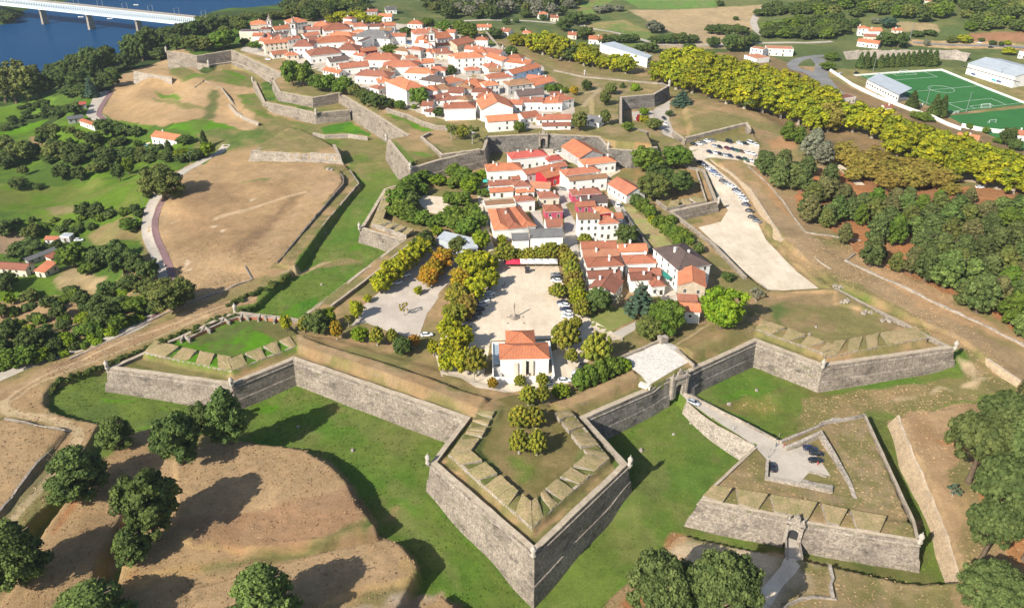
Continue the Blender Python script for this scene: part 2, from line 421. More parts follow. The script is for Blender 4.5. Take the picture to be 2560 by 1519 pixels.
feature(KW('F 1716,344 1865,308 1845,290 1780,270 1700,300 1690,325',13.5),13.0,1.0,'set')
feature(KW('F 1640,278 1680,240 1700,255 1720,345 1700,365 1660,330',9.5),9.3,3,'set')
OUT=KW('F 1006,458 960,471 900,570 1003,600 746,795 588,776 268,919 579,961 732.5,897.5 1161,1045 1076,1155 1336,1381 1570,1158.5 1465,1043 1632,971 1700,935 1753,915.5 1890.7,852 2056.5,914.5 2385,868 2091,719 1925,722 1880,690 1778,600 1683,528 1795,504 1762,423 1700,412',10)
PLAT=OUT+KW('F 1600,395 1480,385 1380,388 1240,402 1100,425 1040,440',9.2)
feature(PLAT,8.7,.5,'set')
feature(KW('F 1380,372 1330,380 1240,398 1230,420 1500,420 1560,410 1500,385',9.2),9.3,2,'set')
feature(KW('F 1003,600 746,795 | B2 1000,1425 1390,1130 1660,900 1880,735',10.1),10.0,.5,'max')
LANE=KW('F 1700,414 1745,396 1775,412 1800,436 1859,474 1891,538 1931,600 1975,650 2050,715 2091,724 1925,726 1868,690 1778,602 1700,545 1790,512 1758,430',4)
feature(LANE,None,.8,'set',[tuple(W(1740,405,8.8)),tuple(W(1790,450,7)),tuple(W(1830,500,4.8)),tuple(W(1850,600,3.6)),tuple(W(1990,700,3.6))])
SLT=KW('B4 850,475,8.3 1110,645,7.7 1360,855,7.1 1540,1130,6.6 1770,1484,6.1 | F 2095,716,5.0')
SLB=KW('F 2080,722,3.6 1975,650,3.6 1931,600,3.7 1891,538,4.2 1859,474,5.6 1802,434,7.4')
feature(SLT+SLB,None,.3,'min',[(p.x,p.y,p.z-.5)for p in SLT]+[(p.x,p.y,p.z-.3)for p in SLB]+[(p.x,p.y,p.z-.5)for p in[SLT[i].lerp(SLT[i+1],.5)for i in range(5)]])
SILL_FB=KW('D3 425,125 352,262 222,430 555,725 800,935 1005,745 1335,455 1235,330 1060,120',11)
SILL_LB=KW('F 578,792 | C1 1330,443 1590,505 2150,620 | C2 80,690 680,460',11)
SILL_RB=KW('C4 1220,700 2060,1000 | C5 235,490 1185,312',11)
SILL_LC=KW('C2 680,460,11.2 | F 1196,1023,11.2')
SILL_RC=KW('F 1425,1023,11.2 | C3 1780,980,11.2')
SILL_GR=KW('C4 440,1020,11.2 1220,700,11.2')
feature(SILL_FB,11,.6,'max')
feature(SILL_LB+KW('F 760,838',11),11,.6,'max')
feature(SILL_RB+KW('C5 950,205 | F 2091,722 1925,724 | C4 1250,420 1150,600',11),11,.6,'max')
feature(KW('C2 690,365,11.6 1000,420,9.5 1560,590,9.4 2374,845,9.4 | F 1290,1000,9.6 1390,1000,9.6 1225,1030,11.4',11),None,4,'max')
feature(SILL_LC+KW('F 1215,990,12.6 | C2 1700,680,12.5 720,360,12.5'),None,.5,'set')
feature(SILL_RC+KW('C3 1715,895,12.5 930,1212,12.6'),None,.5,'set')
feature(SILL_GR+KW('C4 1150,560,12.4 850,720,12.5 335,920,12.5'),None,.5,'set')
feature(KW('C4 335,920,11.5 850,720,11.5 1150,560,11.3 900,440,9.5 640,650,9.2 110,800,9.2 200,930,10.5'),None,3,'max')
feature(KW('D3 560,60 645,95 525,260 440,400 560,560 690,690 770,750 880,695 1010,560 1110,460 1130,380 1045,250 1005,190 890,70 700,10',10.2),10.2,.9,'set')
feature(KW('C1 1560,388 1690,300 2090,160 2200,112 | C2 350,190 520,215 690,360 440,462 300,517 140,572 0,592 | C1 2130,492 2010,482 1870,462 1710,430',10.2),10.1,.9,'set')
feature(KW('C4 1560,685 1800,765 1980,825 | C5 50,325 370,322 590,288 780,262 1180,268 930,200 700,100 300,0 | C4 2200,262 1560,245 1300,330 1200,420 1300,560',10.2),10.1,1.2,'set')
GATE_T=KW('C3 1420,845 1955,622 2290,860 1860,1062 1700,880',11.4)
feature(GATE_T,11.2,.4,'set')
RAV=KW('D5 745,345,5.6 1600,520,5.6 | F 2299,1353,5.6 2163,1033,5.4 2072,1053,5 2000,1076,4.6 1949,1099,4.5 1886,1115,4.5 1780,1214,5 1755,1238,5.4')
feature(RAV,4.8,.6,'set')
feature(KW('D4 250,-10,3.4 370,112,3.5 1215,668,4.4 1360,820,4.6 1350,1050,4.6 2190,1200,4.7 2090,1040,4.7 1890,620,4.6 1620,680,4.6 1530,582,4.5 690,150,3.7 470,42,3.5 290,-25,3.4'),None,.4,'set')
feature(KW('D6 -320,680,5.0 0,790,5.4 300,840,5.6 530,860,5.6 570,1000,5.6 0,900,5.6 | D5 1600,520,5.6 745,345,5.6 860,215,5.4 1700,330,5.4'),5.35,.3,'set',inner=.8)
feature(KW('A5 360,700 1170,640 1960,960 1960,1400 1400,1190 1190,1075',-4),-4,6,'set')
feature(KW('A5 1400,560 2100,540 2100,900 1500,720',-3.5),-3.5,4,'set')
Z+=(vnoise(GX,GY,2.2,3)-.5)*.16+(vnoise(GX,GY,9,4)-.5)*.30
Z+=np.where(GY>700,(vnoise(GX,GY,60,5)-.5)*3,0)
DRY,PINK,STRAW,OLIVE=(.395,.265,.138),(.425,.29,.16),(.50,.335,.15),(.22,.195,.075)
GREEN,BRIGHT,LEAF,RUST=(.135,.19,.036),(.10,.235,.014),(.085,.145,.024),(.42,.185,.075)
PALE,MEADOW,DARKG,EARTH=(.56,.45,.30),(.115,.195,.02),(.05,.075,.022),(.30,.20,.115)
C=np.empty((NY,NX,3))
n1=vnoise(GX,GY,24,21)*.6+vnoise(GX,GY,7,22)*.4
def blend(a,b,t):return np.array(a)*(1-t[...,None])+np.array(b)*t[...,None]
C[:]=blend(OLIVE,DRY,np.clip((n1-.40)*3,0,1))
def paint(poly,col,col2=None,soft=1.2,rag=1.6,amt=1.0,sc=9,seed=1):
 sy,sx=window(poly,soft+rag+1)
 x,y=GX[sy,sx],GY[sy,sx]
 if rag:
  x2=x+(vnoise(x,y,4,31)-.5)*2*rag;y2=y+(vnoise(x,y,4,32)-.5)*2*rag
 else:x2,y2=x,y
 d=sdist(poly,x2,y2)
 w=np.clip(.5-d/max(soft,.01),0,1)*amt
 c=np.array(col)
 if col2 is not None:
  t=np.clip((vnoise(x,y,sc,seed)*.65+vnoise(x,y,sc/3,seed+1)*.35-.38)*3.4,0,1)
  c=blend(col,col2,t)
 C[sy,sx]=C[sy,sx]*(1-w[...,None])+c*w[...,None]
def PK(s,*a,**k):
 paint(GK(s),*a,**k)
fw=np.clip((GY-950)/60,0,1)*.85
C[:]=C*(1-fw[...,None])+blend((.05,.075,.025),(.11,.14,.045),np.clip((vnoise(GX,GY,90,71)-.3)*2.2,0,1))*fw[...,None]
PK('F -900,-10 700,-40 720,60 600,120 300,330 0,420 -900,520',DARKG,LEAF,sc=25)
PK('F 720,-60 2700,-60 2700,210 1640,130 1000,60 720,40',(.10,.135,.045),(.16,.17,.06),sc=30)
PK('F 1570,25 1915,12 1880,75 1850,120 1600,125 1690,85',(.40,.30,.17),(.46,.34,.19),sc=18,soft=3)
PK('F 1555,0 1785,-10 1790,20 1600,22',(.13,.24,.05),(.17,.22,.07),soft=3)
PK('F 1380,-10 1550,-10 1480,40 1450,30',(.15,.24,.05),OLIVE,soft=3)
PK('F 1460,60 1560,50 1640,85 1600,118 1520,115 1440,80',(.17,.23,.06),(.30,.24,.10),soft=3,sc=20)
PK('F 1900,55 2080,38 2130,60 2060,72 1960,82 1910,85',(.13,.18,.03),(.16,.21,.04),soft=3)
PK('F 2050,40 2130,50 2125,72 2060,70',(.16,.2,.04),soft=2)
PK('F 2230,55 2340,60 2350,80 2250,80',(.33,.26,.14),soft=2)
PK('F 2280,98 2400,102 2560,115 2600,125 2360,122 2270,112',(.52,.38,.20),(.46,.30,.15),soft=2)
PK('F 2420,85 2600,85 2600,108 2440,104',(.30,.16,.09),soft=2)
PK('F 1640,205 1760,240 1980,330 2040,380 2100,470 2160,420 2300,440 2600,480 2600,300 2200,250 1900,130 1700,130',(.22,.16,.08),(.30,.20,.10),sc=16)
PK('F 2370,440 2440,460 2600,500 2600,470 2440,430',(.60,.48,.36),soft=2)
PK('F -300,330 250,240 480,330 560,380 470,430 380,440 360,540 350,640 300,700 -300,760',LEAF,MEADOW,sc=16,seed=5)
PK('B1 -400,300 300,330 700,300 1100,260 1360,110 1400,380 1180,560 900,600 500,720 200,560 -400,480',MEADOW,(.16,.19,.04),sc=14,seed=7)
PK('B1 380,520 700,500 720,560 500,590',(.24,.20,.09),soft=3)
PK('A1 -300,1040 0,990 440,890 540,900 400,1090 0,1130 -300,1160',MEADOW,(.13,.22,.03),soft=2)
PK('A1 -200,1260 300,1140 440,1100 380,1180 200,1240 -200,1300',(.12,.25,.015),soft=2)
PK('B1 -200,760 130,740 250,800 100,940 -200,960',(.30,.21,.13),soft=2)
PK('B1 500,1200 640,1060 900,1150 1000,1160 880,1300 600,1290',(.33,.25,.13),(.40,.30,.16),soft=2)
PK('B1 900,700 1200,580 1330,700 1320,800 1000,850 800,800',(.26,.20,.09),OLIVE,soft=2)
PK('A1 260,1290 400,1240 470,1350 330,1380',(.26,.17,.10),soft=2)
PK('A1 1230,650 1540,540 1950,700 2374,760 2374,1250 2060,1270 1880,1090 1500,1180 1200,1140 930,1060 1040,830',DRY,PINK,sc=22)
PK('A1 1500,640 1950,690 2374,700 2374,800 2000,760 1600,700',OLIVE,GREEN,soft=3)
PK('A1 1440,840 1700,910 1640,930 1480,910',BRIGHT,GREEN,soft=2)
PK('A1 1400,910 1900,1000 1950,1020 1700,1010 1400,930',OLIVE,soft=2)
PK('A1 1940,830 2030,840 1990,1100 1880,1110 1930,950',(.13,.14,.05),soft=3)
PK('A1 1640,1140 1900,1100 2080,1150 2374,1260 2374,1330 2080,1380 1950,1270 1560,1190',BRIGHT,GREEN,sc=14)
PK('A2 330,780 440,740 510,930 860,1020 1110,1000 840,1030 380,930',GREEN,(.06,.13,.02),soft=1)
PK('A2 130,880 300,860 420,1060 860,1180 1000,1250 700,1230 420,1110 200,1000',GREEN,OLIVE,soft=2)
PK('A2 880,1190 1150,1130 1390,1270 1150,1230 920,1240',BRIGHT,(.07,.19,.02),soft=1)
PK('A2 0,640 200,710 180,740 0,680',BRIGHT,GREEN)
PK('A2 -200,1200 440,1210 500,1260 200,1340 0,1420 -300,1420',(.12,.17,.04),OLIVE,soft=3)
PK('A2 780,1210 1000,1300 1500,1310 1490,1484 1050,1484 1100,1400 800,1330',OLIVE,GREEN,sc=12)
GL='B2 -600,300 -300,110 0,120 890,112 960,170 1090,230 1110,290 860,580 500,1020 260,1180 0,1310 -500,1520 -700,1300 -640,1000 -680,800 -700,500'
PK(GL,DRY,PINK,sc=26)
PK('B2 1000,180 1100,240 1110,290 860,580 500,1020 250,1060 760,380',(.43,.29,.165),(.40,.27,.14),soft=3)
PK('B2 -500,330 700,230 720,300 500,560 200,900 0,960 -400,930',(.33,.215,.115),DRY,soft=8,sc=20)
PK('B2 100,860 600,430 760,360 500,640 150,960',(.26,.17,.095),soft=4)
PK('B2 -100,610 760,360 770,375 -100,640',(.50,.36,.22),soft=1,rag=.4)
for s_ in('B1 1730,1000 1770,1020 1700,1090','B1 1790,1060 1760,1100 1720,1100','B2 230,440 300,430 240,460','B1 1590,650 1650,635 1580,660','B1 1960,690 2010,680 1980,700','B1 2050,730 2100,720 2060,745'):
 PK(s_,(.62,.50,.36),soft=1,rag=.8)
PK('B2 1110,300 1255,285 950,640 655,1055 505,1025 860,585',OLIVE,DRY,sc=8)
PK('B2 500,1020 655,1055 600,1140 260,1180',(.38,.25,.13),OLIVE)
PK('B2 230,260 420,240 400,265 120,290',(.20,.2,.07),soft=2)
paint(MOAT,GREEN,(.105,.19,.028),1.0,.6,1.0,14)
paint(PLAT,OLIVE,DRY,1.0,.3,1.0,10)
paint(LANE,DRY,OLIVE,1.0,.5,1.0,8)
PK('B2 1170,110 1500,60 1690,270 1480,340 1250,690 1230,880 1430,940 700,1484 480,1484 0,1484 620,1150 700,1050 960,650 1300,310',GREEN,(.105,.19,.028),sc=14)
PK('F 630,378 850,387 838,366 752,326 722,322 690,340',OLIVE,(.28,.22,.10),sc=8)
PK('B2 1290,0 1490,20 1600,180 1330,300 1180,150',OLIVE,GREEN,sc=12)
PK('B2 700,1100 950,1010 1300,1000 1290,1040 900,1080 720,1090',(.27,.2,.1),OLIVE,soft=2)
PK('B2 460,1150 900,1030 1000,1010 960,1030 600,1130',(.42,.32,.18),soft=.8,rag=.5)
PK('B2 1000,960 1220,860 1430,940 1300,1010',BRIGHT,GREEN)
PK('C2 570,130 850,0 990,0 690,195 600,190',BRIGHT,(.07,.19,.02))
PK('C1 430,880 560,720 1000,560 1060,580 945,850 1750,945 2080,880 2374,900 2374,1300 1700,1250 1480,1110 1200,1170 940,1100 650,1045 500,990',GREEN,(.11,.16,.04),sc=14)
PK('C1 945,860 1350,930 1700,945 1730,1000 1350,950 1000,900',BRIGHT,GREEN)
PK('C2 250,960 650,780 840,860 700,960 380,1080 280,1040',BRIGHT,GREEN)
PK('C2 640,800 850,870 2020,1350 1850,1484 900,1484 740,1380 440,1370 260,1340',GREEN,(.105,.195,.026),sc=16)
PK('C2 950,1020 1080,1030 1150,1100 1000,1090',(.26,.22,.09),soft=3,amt=.7)
PK('D3 20,680 -20,560 -140,300 -330,240 -480,300 -360,480 -190,760 100,900 -100,960 -30,1120 100,1240 -200,1330 200,1340 500,1700 1200,1700 1400,1330 1700,1010 1762,700 2200,500 1762,160 1420,290 1520,680 800,1455',GREEN,(.105,.19,.026),sc=16)
PK('D2 1450,560 1620,520 1900,900 2150,1120 2200,1300 1900,1050',(.22,.21,.08),soft=4,amt=.55)
PK('D2 1520,540 1620,540 1580,640 1500,660',(.30,.22,.10),soft=2,amt=.7)
PK('D2 1800,490 1900,480 2374,900 2374,1060 2000,700',BRIGHT,GREEN,amt=.5,soft=3)
PK('D4 0,300 350,200 1090,740 570,1270 480,1484 -500,1484 -700,600',GREEN,(.10,.17,.03),sc=12,seed=9)
PK('D4 780,640 1090,740 1030,800 800,720',BRIGHT,(.14,.22,.02),soft=2)
PK('D4 560,100 1700,-60 2374,80 2374,310 1530,570 690,140',(.17,.155,.05),GREEN,sc=12,seed=14)
PK('D4 1000,130 1400,80 1510,190 1350,270 1050,210',(.27,.25,.06),soft=5,amt=.8)
PK('D4 560,90 1300,-110 1500,-50 900,60',BRIGHT,GREEN,amt=.7)
PK('C5 0,1100 0,880 190,870 1500,660 1560,560 2040,730 2000,800 880,1030 640,1020 0,1190',OLIVE,(.30,.22,.11),sc=14)
PK('C5 1480,520 1560,560 1700,640 1620,690 1740,700 1640,800 1520,780 1600,690',(.55,.42,.25),soft=2)
PK('C5 1210,800 1400,780 1230,830',(.5,.4,.25),soft=2)
PK('C5 860,890 1060,860 900,905',(.5,.4,.25),soft=2,rag=.5)
PK('C5 1180,275 1330,380 1500,430 1560,560 2040,730 1820,560 1480,305 800,0 560,-20',OLIVE,DRY,sc=8)
PK('D6 210,110 350,160 800,1320 600,1240 560,960',GREEN,(.13,.15,.04),sc=8)
PK('D5 600,580 1560,730 1570,890 550,670',GREEN,(.14,.16,.04),sc=8)
PK('D5 1770,790 2501,960 2600,1090 1760,910',GREEN,(.16,.15,.05),sc=8)
PK('D6 0,1100 600,1240 800,1325 500,1310 0,1190',(.12,.15,.04),(.17,.16,.055),sc=8)
sy_,sx_=window(MOAT,0)
mk=np.clip(-sdist(MOAT,GX[sy_,sx_],GY[sy_,sx_]),0,1)*np.clip((vnoise(GX[sy_,sx_],GY[sy_,sx_],11,61)*.6+vnoise(GX[sy_,sx_],GY[sy_,sx_],3.5,62)*.4-.55)*5,0,1)*.42*(C[sy_,sx_,1]>C[sy_,sx_,0])
C[sy_,sx_]=C[sy_,sx_]*(1-mk[...,None])+np.array((.21,.19,.075))*mk[...,None]
PK('C1 40,1085 600,1190 360,1484 | D1 230,320 0,620 -500,1000 -500,-100',PINK,DRY,sc=18)
PK('D1 510,10 540,120 320,420 0,820 -200,900 0,630 230,330',(.26,.22,.11),OLIVE,soft=2)
PK('D2 -60,0 600,0 740,25 1000,155 1140,290 1240,500 1430,680 1410,720 900,900 -60,1000',DRY,PINK,sc=20,rag=.8)
PK('D2 -60,1180 900,960 1500,830 1640,880 1740,1000 1830,1110 1740,1240 1400,1320 940,1484 -60,1600',DRY,PINK,sc=18,rag=.8)
PK('D1 1180,200 1620,100 2374,-40 2374,1484 600,1484 860,1300 870,1150 1100,650',DRY,PINK,sc=22)
PK('C1 940,1300 1200,1270 1500,1350 1500,1484 | D1 1180,300 1100,650 870,1150 700,1300 500,1500 0,1600 0,1400 400,730 700,400',DRY,(.33,.22,.115),sc=14)
PK('C1 950,1290 1120,1310 1000,1420 900,1484 | D1 640,390 420,740 0,1400 -60,1320 320,740',GREEN,(.13,.17,.04),soft=2)
PK('D1 700,430 760,430 500,790 480,780',RUST,soft=2,rag=.6)
PK('D1 1120,950 1200,1010 1000,1340 980,1330',GREEN,OLIVE,soft=2)
PK('D1 1190,1010 1300,1150 1290,1290 1090,1330',STRAW,RUST,soft=3)
PK('D1 1650,860 1950,860 2300,900 2300,960 2000,930 1680,890',STRAW,(.56,.38,.16),soft=1.5)
PK('D2 -20,910 200,900 300,970 1000,840 1300,760 1420,690 1410,720 1000,880 300,1010 -20,940',STRAW,(.46,.26,.12),soft=1.5)
PK('D2 -400,620 400,560 1240,480 1420,670 1000,860 300,970 -300,880',(.33,.205,.12),(.38,.22,.12),sc=14,amt=.8)
PK('D1 1300,1180 1900,1080 2300,1040 1700,1180 1300,1290 1100,1320',STRAW,(.42,.25,.11),soft=2)
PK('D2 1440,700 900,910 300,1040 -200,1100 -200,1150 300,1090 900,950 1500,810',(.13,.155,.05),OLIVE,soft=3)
PK('D2 1650,1000 1760,1020 1830,1110 1750,1240 1620,1150',(.38,.26,.12),STRAW)
PK('D2 940,1340 1300,1310 1700,1200 1750,1240 1500,1330 1000,1420',STRAW,(.40,.26,.13),soft=3)
PK('D2 1000,1480 1400,1470 2010,1310 2180,1484 1900,1600',(.46,.36,.26),DRY)
PK('C2 690,365 720,350 2374,900 2374,960 2374,1180 2300,1060 690,460',(.37,.26,.145),(.33,.22,.115),sc=10)
PK('C2 740,370 1000,420 1560,590 2100,700 2374,830 2374,930 1500,640',OLIVE,(.30,.21,.10),sc=10)
PK('C1 1560,390 2200,110 | C2 520,215 690,360 0,592 | C1 2130,492 1710,430',(.17,.155,.055),(.13,.16,.045),sc=10)
PK('C1 1660,410 1900,400 2374,330 2374,460 2130,500 1760,440',BRIGHT,GREEN,amt=.8)
PK('C1 1060,580 1320,455 1270,560 2150,720 2374,620 2374,650 2150,745 1100,590',(.16,.155,.05),OLIVE,sc=5)
paint(SILL_FB,(.13,.15,.045),OLIVE,1.0,.5,1.0,6)
paint(SILL_LB,BRIGHT,(.12,.15,.04),1.0,.5,1.0,6)
PK('D3 560,60 645,95 525,260 440,400 560,560 690,690 770,750 880,695 1010,560 1110,460 1130,380 1045,250 1005,190 890,70 700,10',(.18,.155,.055),(.25,.19,.085),sc=7)
PK('D3 620,470 760,470 840,560 720,620',BRIGHT,GREEN,amt=.6,soft=3)
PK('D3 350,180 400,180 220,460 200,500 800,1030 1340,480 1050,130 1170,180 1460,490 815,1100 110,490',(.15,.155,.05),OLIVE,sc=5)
PK('C4 1220,560 1560,680 1980,825 | C5 370,322 780,262 1180,268 700,100 300,0 | C4 2200,262 1300,340 1000,600',OLIVE,(.30,.215,.11),sc=10)
PK('C4 1400,420 1600,380 1540,600 1720,740 1600,700 1420,560',(.12,.16,.045),soft=3)
PK('C4 110,840 640,660 1000,560 1220,700 440,1020',(.32,.23,.11),OLIVE,sc=8)
PK('C3 2020,640 2374,460 2374,560 2100,700',OLIVE,(.28,.2,.1))
PK('C3 930,1215 1715,895 1790,985 1130,1280',(.34,.235,.12),DRY)
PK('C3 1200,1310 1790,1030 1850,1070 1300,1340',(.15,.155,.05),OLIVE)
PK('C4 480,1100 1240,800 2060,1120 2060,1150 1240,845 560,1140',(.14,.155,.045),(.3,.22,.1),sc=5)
PK('B3 1620,660 1760,650 2100,1020 2010,1180 1980,1180',(.36,.35,.13),(.40,.30,.16),sc=6)
PK('B3 1700,650 1790,600 2374,960 2374,1100 2100,1000',OLIVE,(.30,.24,.11),sc=6)
PK('B4 -300,300 700,420 800,1000 200,980 -100,700',(.34,.22,.10),OLIVE,sc=8)
PK('A3 1250,1150 1640,1100 2374,1300 2374,1484 1500,1400 1400,1270 1270,1250',OLIVE,(.32,.24,.13),sc=12)
PK('A3 900,560 1000,640 1900,760 2050,790 1620,890 1620,1100 1250,1150 1000,760',OLIVE,(.30,.225,.12),sc=12)
PK('A3 450,370 600,370 1000,500 1900,740 2000,770 1900,760 980,630',(.26,.19,.09),OLIVE,sc=14)
PK('A3 300,360 400,440 460,440 370,320',GREEN,soft=2)
PK('A2 1500,1060 1600,1050 1940,1220 1850,1230',BRIGHT,GREEN,soft=2)
PK('B2 1690,0 1840,0 1950,80 1880,90',BRIGHT,GREEN,amt=.7)
PK('B4 1300,40 1950,250 1750,380 2100,800 2374,1000 2374,1420 2040,1400 1700,1000 1350,580 860,470 1900,350 1400,250',(.27,.21,.10),(.33,.22,.12),sc=14)
PK('B4 1560,260 1800,200 1960,260 1950,350 1620,340',(.42,.24,.12),soft=3)
PK('B4 1330,580 1500,640 2050,1400 2374,1440 2374,1484 1980,1380',(.40,.24,.12),soft=3)
PK('F 1800,440 1850,470 1990,640 2140,710 2400,850 2560,960 2580,1000 2620,950 2560,890 2440,830 2200,700 2030,590 1900,470',(.37,.26,.15),(.31,.22,.12),sc=16)
PK('F 1990,520 2100,590 2150,640 2460,770 2560,840 2700,800 2700,480 2000,420',RUST,(.34,.17,.08),sc=12)
PK('F 2120,640 2180,650 2560,850 2560,870 2300,770',(.44,.28,.15),soft=3)
PK('F 2222,1056 2242,1038 2535,985 2480,1060 2370,1180 2400,1300 2380,1455',(.42,.28,.155),(.36,.23,.12),sc=14)
PK('F 2310,1100 2420,1130 2480,1350 2600,1450 2600,1100',RUST,(.40,.21,.09),sc=10)
PK('F 1640,1385 1690,1335 1962,1390 2100,1420 2380,1466 2400,1600 1500,1600',(.33,.25,.13),OLIVE,sc=10)
PK('D5 330,880 500,680 620,720 480,870 200,1403 -200,1600 0,1403',RUST,(.38,.22,.11),soft=2)
PK('D5 480,860 560,720 1000,800 1570,900 1540,1000 1240,1403 800,1403',(.60,.47,.32),(.52,.38,.22),soft=3)
PK('D5 1740,960 1990,990 1850,1150 1500,1403 1250,1403',(.52,.41,.28),OLIVE,soft=3)
paint(RAV,OLIVE,(.31,.225,.12),.6,.3,1.0,7)
PK('D4 1215,690 1350,820 1350,1050 700,1160',OLIVE,(.29,.21,.11),sc=6)
PK('D4 1360,1060 2200,1250 2374,1300 2374,1484 1500,1300 700,1165',OLIVE,(.33,.25,.14),sc=6)
PK('D6 0,200 190,110 560,960 300,830 0,760',OLIVE,(.33,.25,.14),sc=6)
PK('D6 0,790 300,840 540,870 570,1000 0,900',(.34,.245,.13),(.28,.21,.10),sc=6)
PK('D5 745,345 860,215 1700,330 2501,500 2501,690 1600,520',(.35,.25,.135),(.28,.22,.1),sc=6)
def track(s,w,col,amt=.85,soft=.8):
 pts=GK(s)
 for a,b in zip(pts,pts[1:]):
  d=(b-a);d.z=0
  if d.length<.1:continue
  d.normalize();n=Vector((-d.y,d.x,0))*(w/2)
  e=d*(w*.25)
  paint([a-e+n,b+e+n,b+e-n,a-e-n],col,None,soft,.35,amt)
PK('C1 -100,830 250,700 700,480 1300,250 2000,-20 2200,-40 2374,-100 2374,-20 1600,240 1050,460 620,620 130,870 90,960 240,1000 600,1060 720,1130 790,1250 740,1340 560,1484 500,1484 680,1250 640,1180 500,1110 100,1050 0,960',(.36,.235,.13),(.42,.29,.165),sc=8)
track('C1 60,960 60,890 150,810 400,670 800,500 1300,290 1800,110 2300,-60',1.1,(.56,.42,.25))
track('C1 110,900 260,790 800,560 1300,370 1900,110 2374,-60',.8,(.54,.41,.25))
track('C1 40,900 40,980 130,1010 400,1060 600,1110 720,1180 730,1290 600,1440',3.4,(.55,.42,.25))
track('D1 680,20 520,210 330,430 140,640 0,830',2.6,(.47,.37,.22))
track('C4 220,915 640,660',.7,(.55,.42,.24))
track('F 2250,1060 2330,1290 2400,1420',3,(.46,.32,.18),.6,2)
track('A3 1180,880 1340,850 1410,820 1250,990',3,(.42,.33,.20))
track('A3 1700,1210 1920,1330',3.5,(.46,.33,.16))
track('A3 1330,920 1330,1060',3,(.44,.34,.17))
C*=(1+(vnoise(GX,GY,1.6,41)-.5)*.16+(vnoise(GX,GY,5,42)-.5)*.16)[...,None]
sl_y,sl_x=np.gradient(Z,YS,XS)
Z+=np.where(np.hypot(sl_x,sl_y)>.5,(vnoise(GX,GY,1.5,51)-.5)*.35,0)
C=np.clip(C,0.005,.9)
def ground_mesh():
 me=bpy.data.meshes.new('ground')
 co=np.stack([GX,GY,Z],-1).reshape(-1,3).astype(np.float32)
 idx=np.arange(NY*NX).reshape(NY,NX)
 q=np.stack([idx[:-1,:-1],idx[:-1,1:],idx[1:,1:],idx[1:,:-1]],-1).reshape(-1,4).astype(np.int32)
 me.vertices.add(len(co));me.vertices.foreach_set('co',co.ravel())
 me.loops.add(q.size);me.loops.foreach_set('vertex_index',q.ravel())
 me.polygons.add(len(q));me.polygons.foreach_set('loop_start',np.arange(0,q.size,4,dtype=np.int32))
 me.polygons.foreach_set('use_smooth',np.ones(len(q),bool))
 me.update(calc_edges=True)
 a=me.color_attributes.new('cover','FLOAT_COLOR','POINT')
 c4=np.ones((NY*NX,4),np.float32);c4[:,:3]=C.reshape(-1,3)
 a.data.foreach_set('color',c4.ravel())
 return me
def ground_mat():
 m,nt,b=nt_new('turf_and_soil',.95,.08)
 at=nnode(nt,'ShaderNodeVertexColor',layer_name='cover')
 v=objvec(nt)
 g1=noise_fac(nt,v,1.9,8,.85,.3,.7)
 gs=noise_fac(nt,objvec(nt,(.35,1.2,1)),.9,6,.8,.3,.7)
 at_=mix(nt,.22,at.outputs[0],mix(nt,gs,(.4,.4,.4),(1.5,1.5,1.5)),'MULTIPLY')
 c=mix(nt,.58,at_,mix(nt,g1,(.42,.42,.42),(1.5,1.45,1.4)),'MULTIPLY')
 g2=noise_fac(nt,v,.22,5,.7,.35,.65)
 c=mix(nt,.30,c,mix(nt,g2,(.62,.68,.6),(1.3,1.2,1.12)),'MULTIPLY')
 nt.links.new(c,b.inputs['Base Color'])
 g3=noise_fac(nt,v,2.4,7,.85,.2,.8)
 bump(nt,b,g3,1.0,.28)
 return m
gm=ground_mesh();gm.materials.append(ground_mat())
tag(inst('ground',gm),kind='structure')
wm,nt_,b_=nt_new('river_water',.35,.15)
b_.inputs['Base Color'].default_value=(.004,.046,.12,1);b_.inputs['IOR'].default_value=1.12
wv=objvec(nt_,(1,1.6,1))
bump(nt_,b_,noise_fac(nt_,wv,.35,4,.6,.2,.8),.22,.5)
mb=MB();mb.add([(-2500,500,RIVER_Z),(700,500,RIVER_Z),(700,3500,RIVER_Z),(-2500,3500,RIVER_Z)],[(0,1,2,3)])
tag(mb.build('water',wm),kind='structure')
def sheet(name,pts,mat,lift=.06,maxe=3.5,flat=False):
 bm=bmesh.new()
 vs=[bm.verts.new((p[0],p[1],0))for p in pts]
 f=bm.faces.new(vs)
 bmesh.ops.triangulate(bm,faces=[f])
 for _ in range(7):
  es=[e for e in bm.edges if e.calc_length()>maxe]
  if not es:break
  bmesh.ops.subdivide_edges(bm,edges=es,cuts=1)
  bmesh.ops.triangulate(bm,faces=[f for f in bm.faces if len(f.verts)>3])
 bm.normal_update()
 if sum(f.normal.z for f in bm.faces)<0:bmesh.ops.reverse_faces(bm,faces=bm.faces[:])
 for v in bm.verts:
  x,y=v.co.x,v.co.y
  v.co.z=max(hz(x,y),hz(x+.35,y),hz(x-.35,y),hz(x,y+.35),hz(x,y-.35))+lift
 me=bpy.data.meshes.new(name);bm.to_mesh(me);bm.free()
 me.materials.append(mat)
 return tag(inst(name,me),kind='structure')
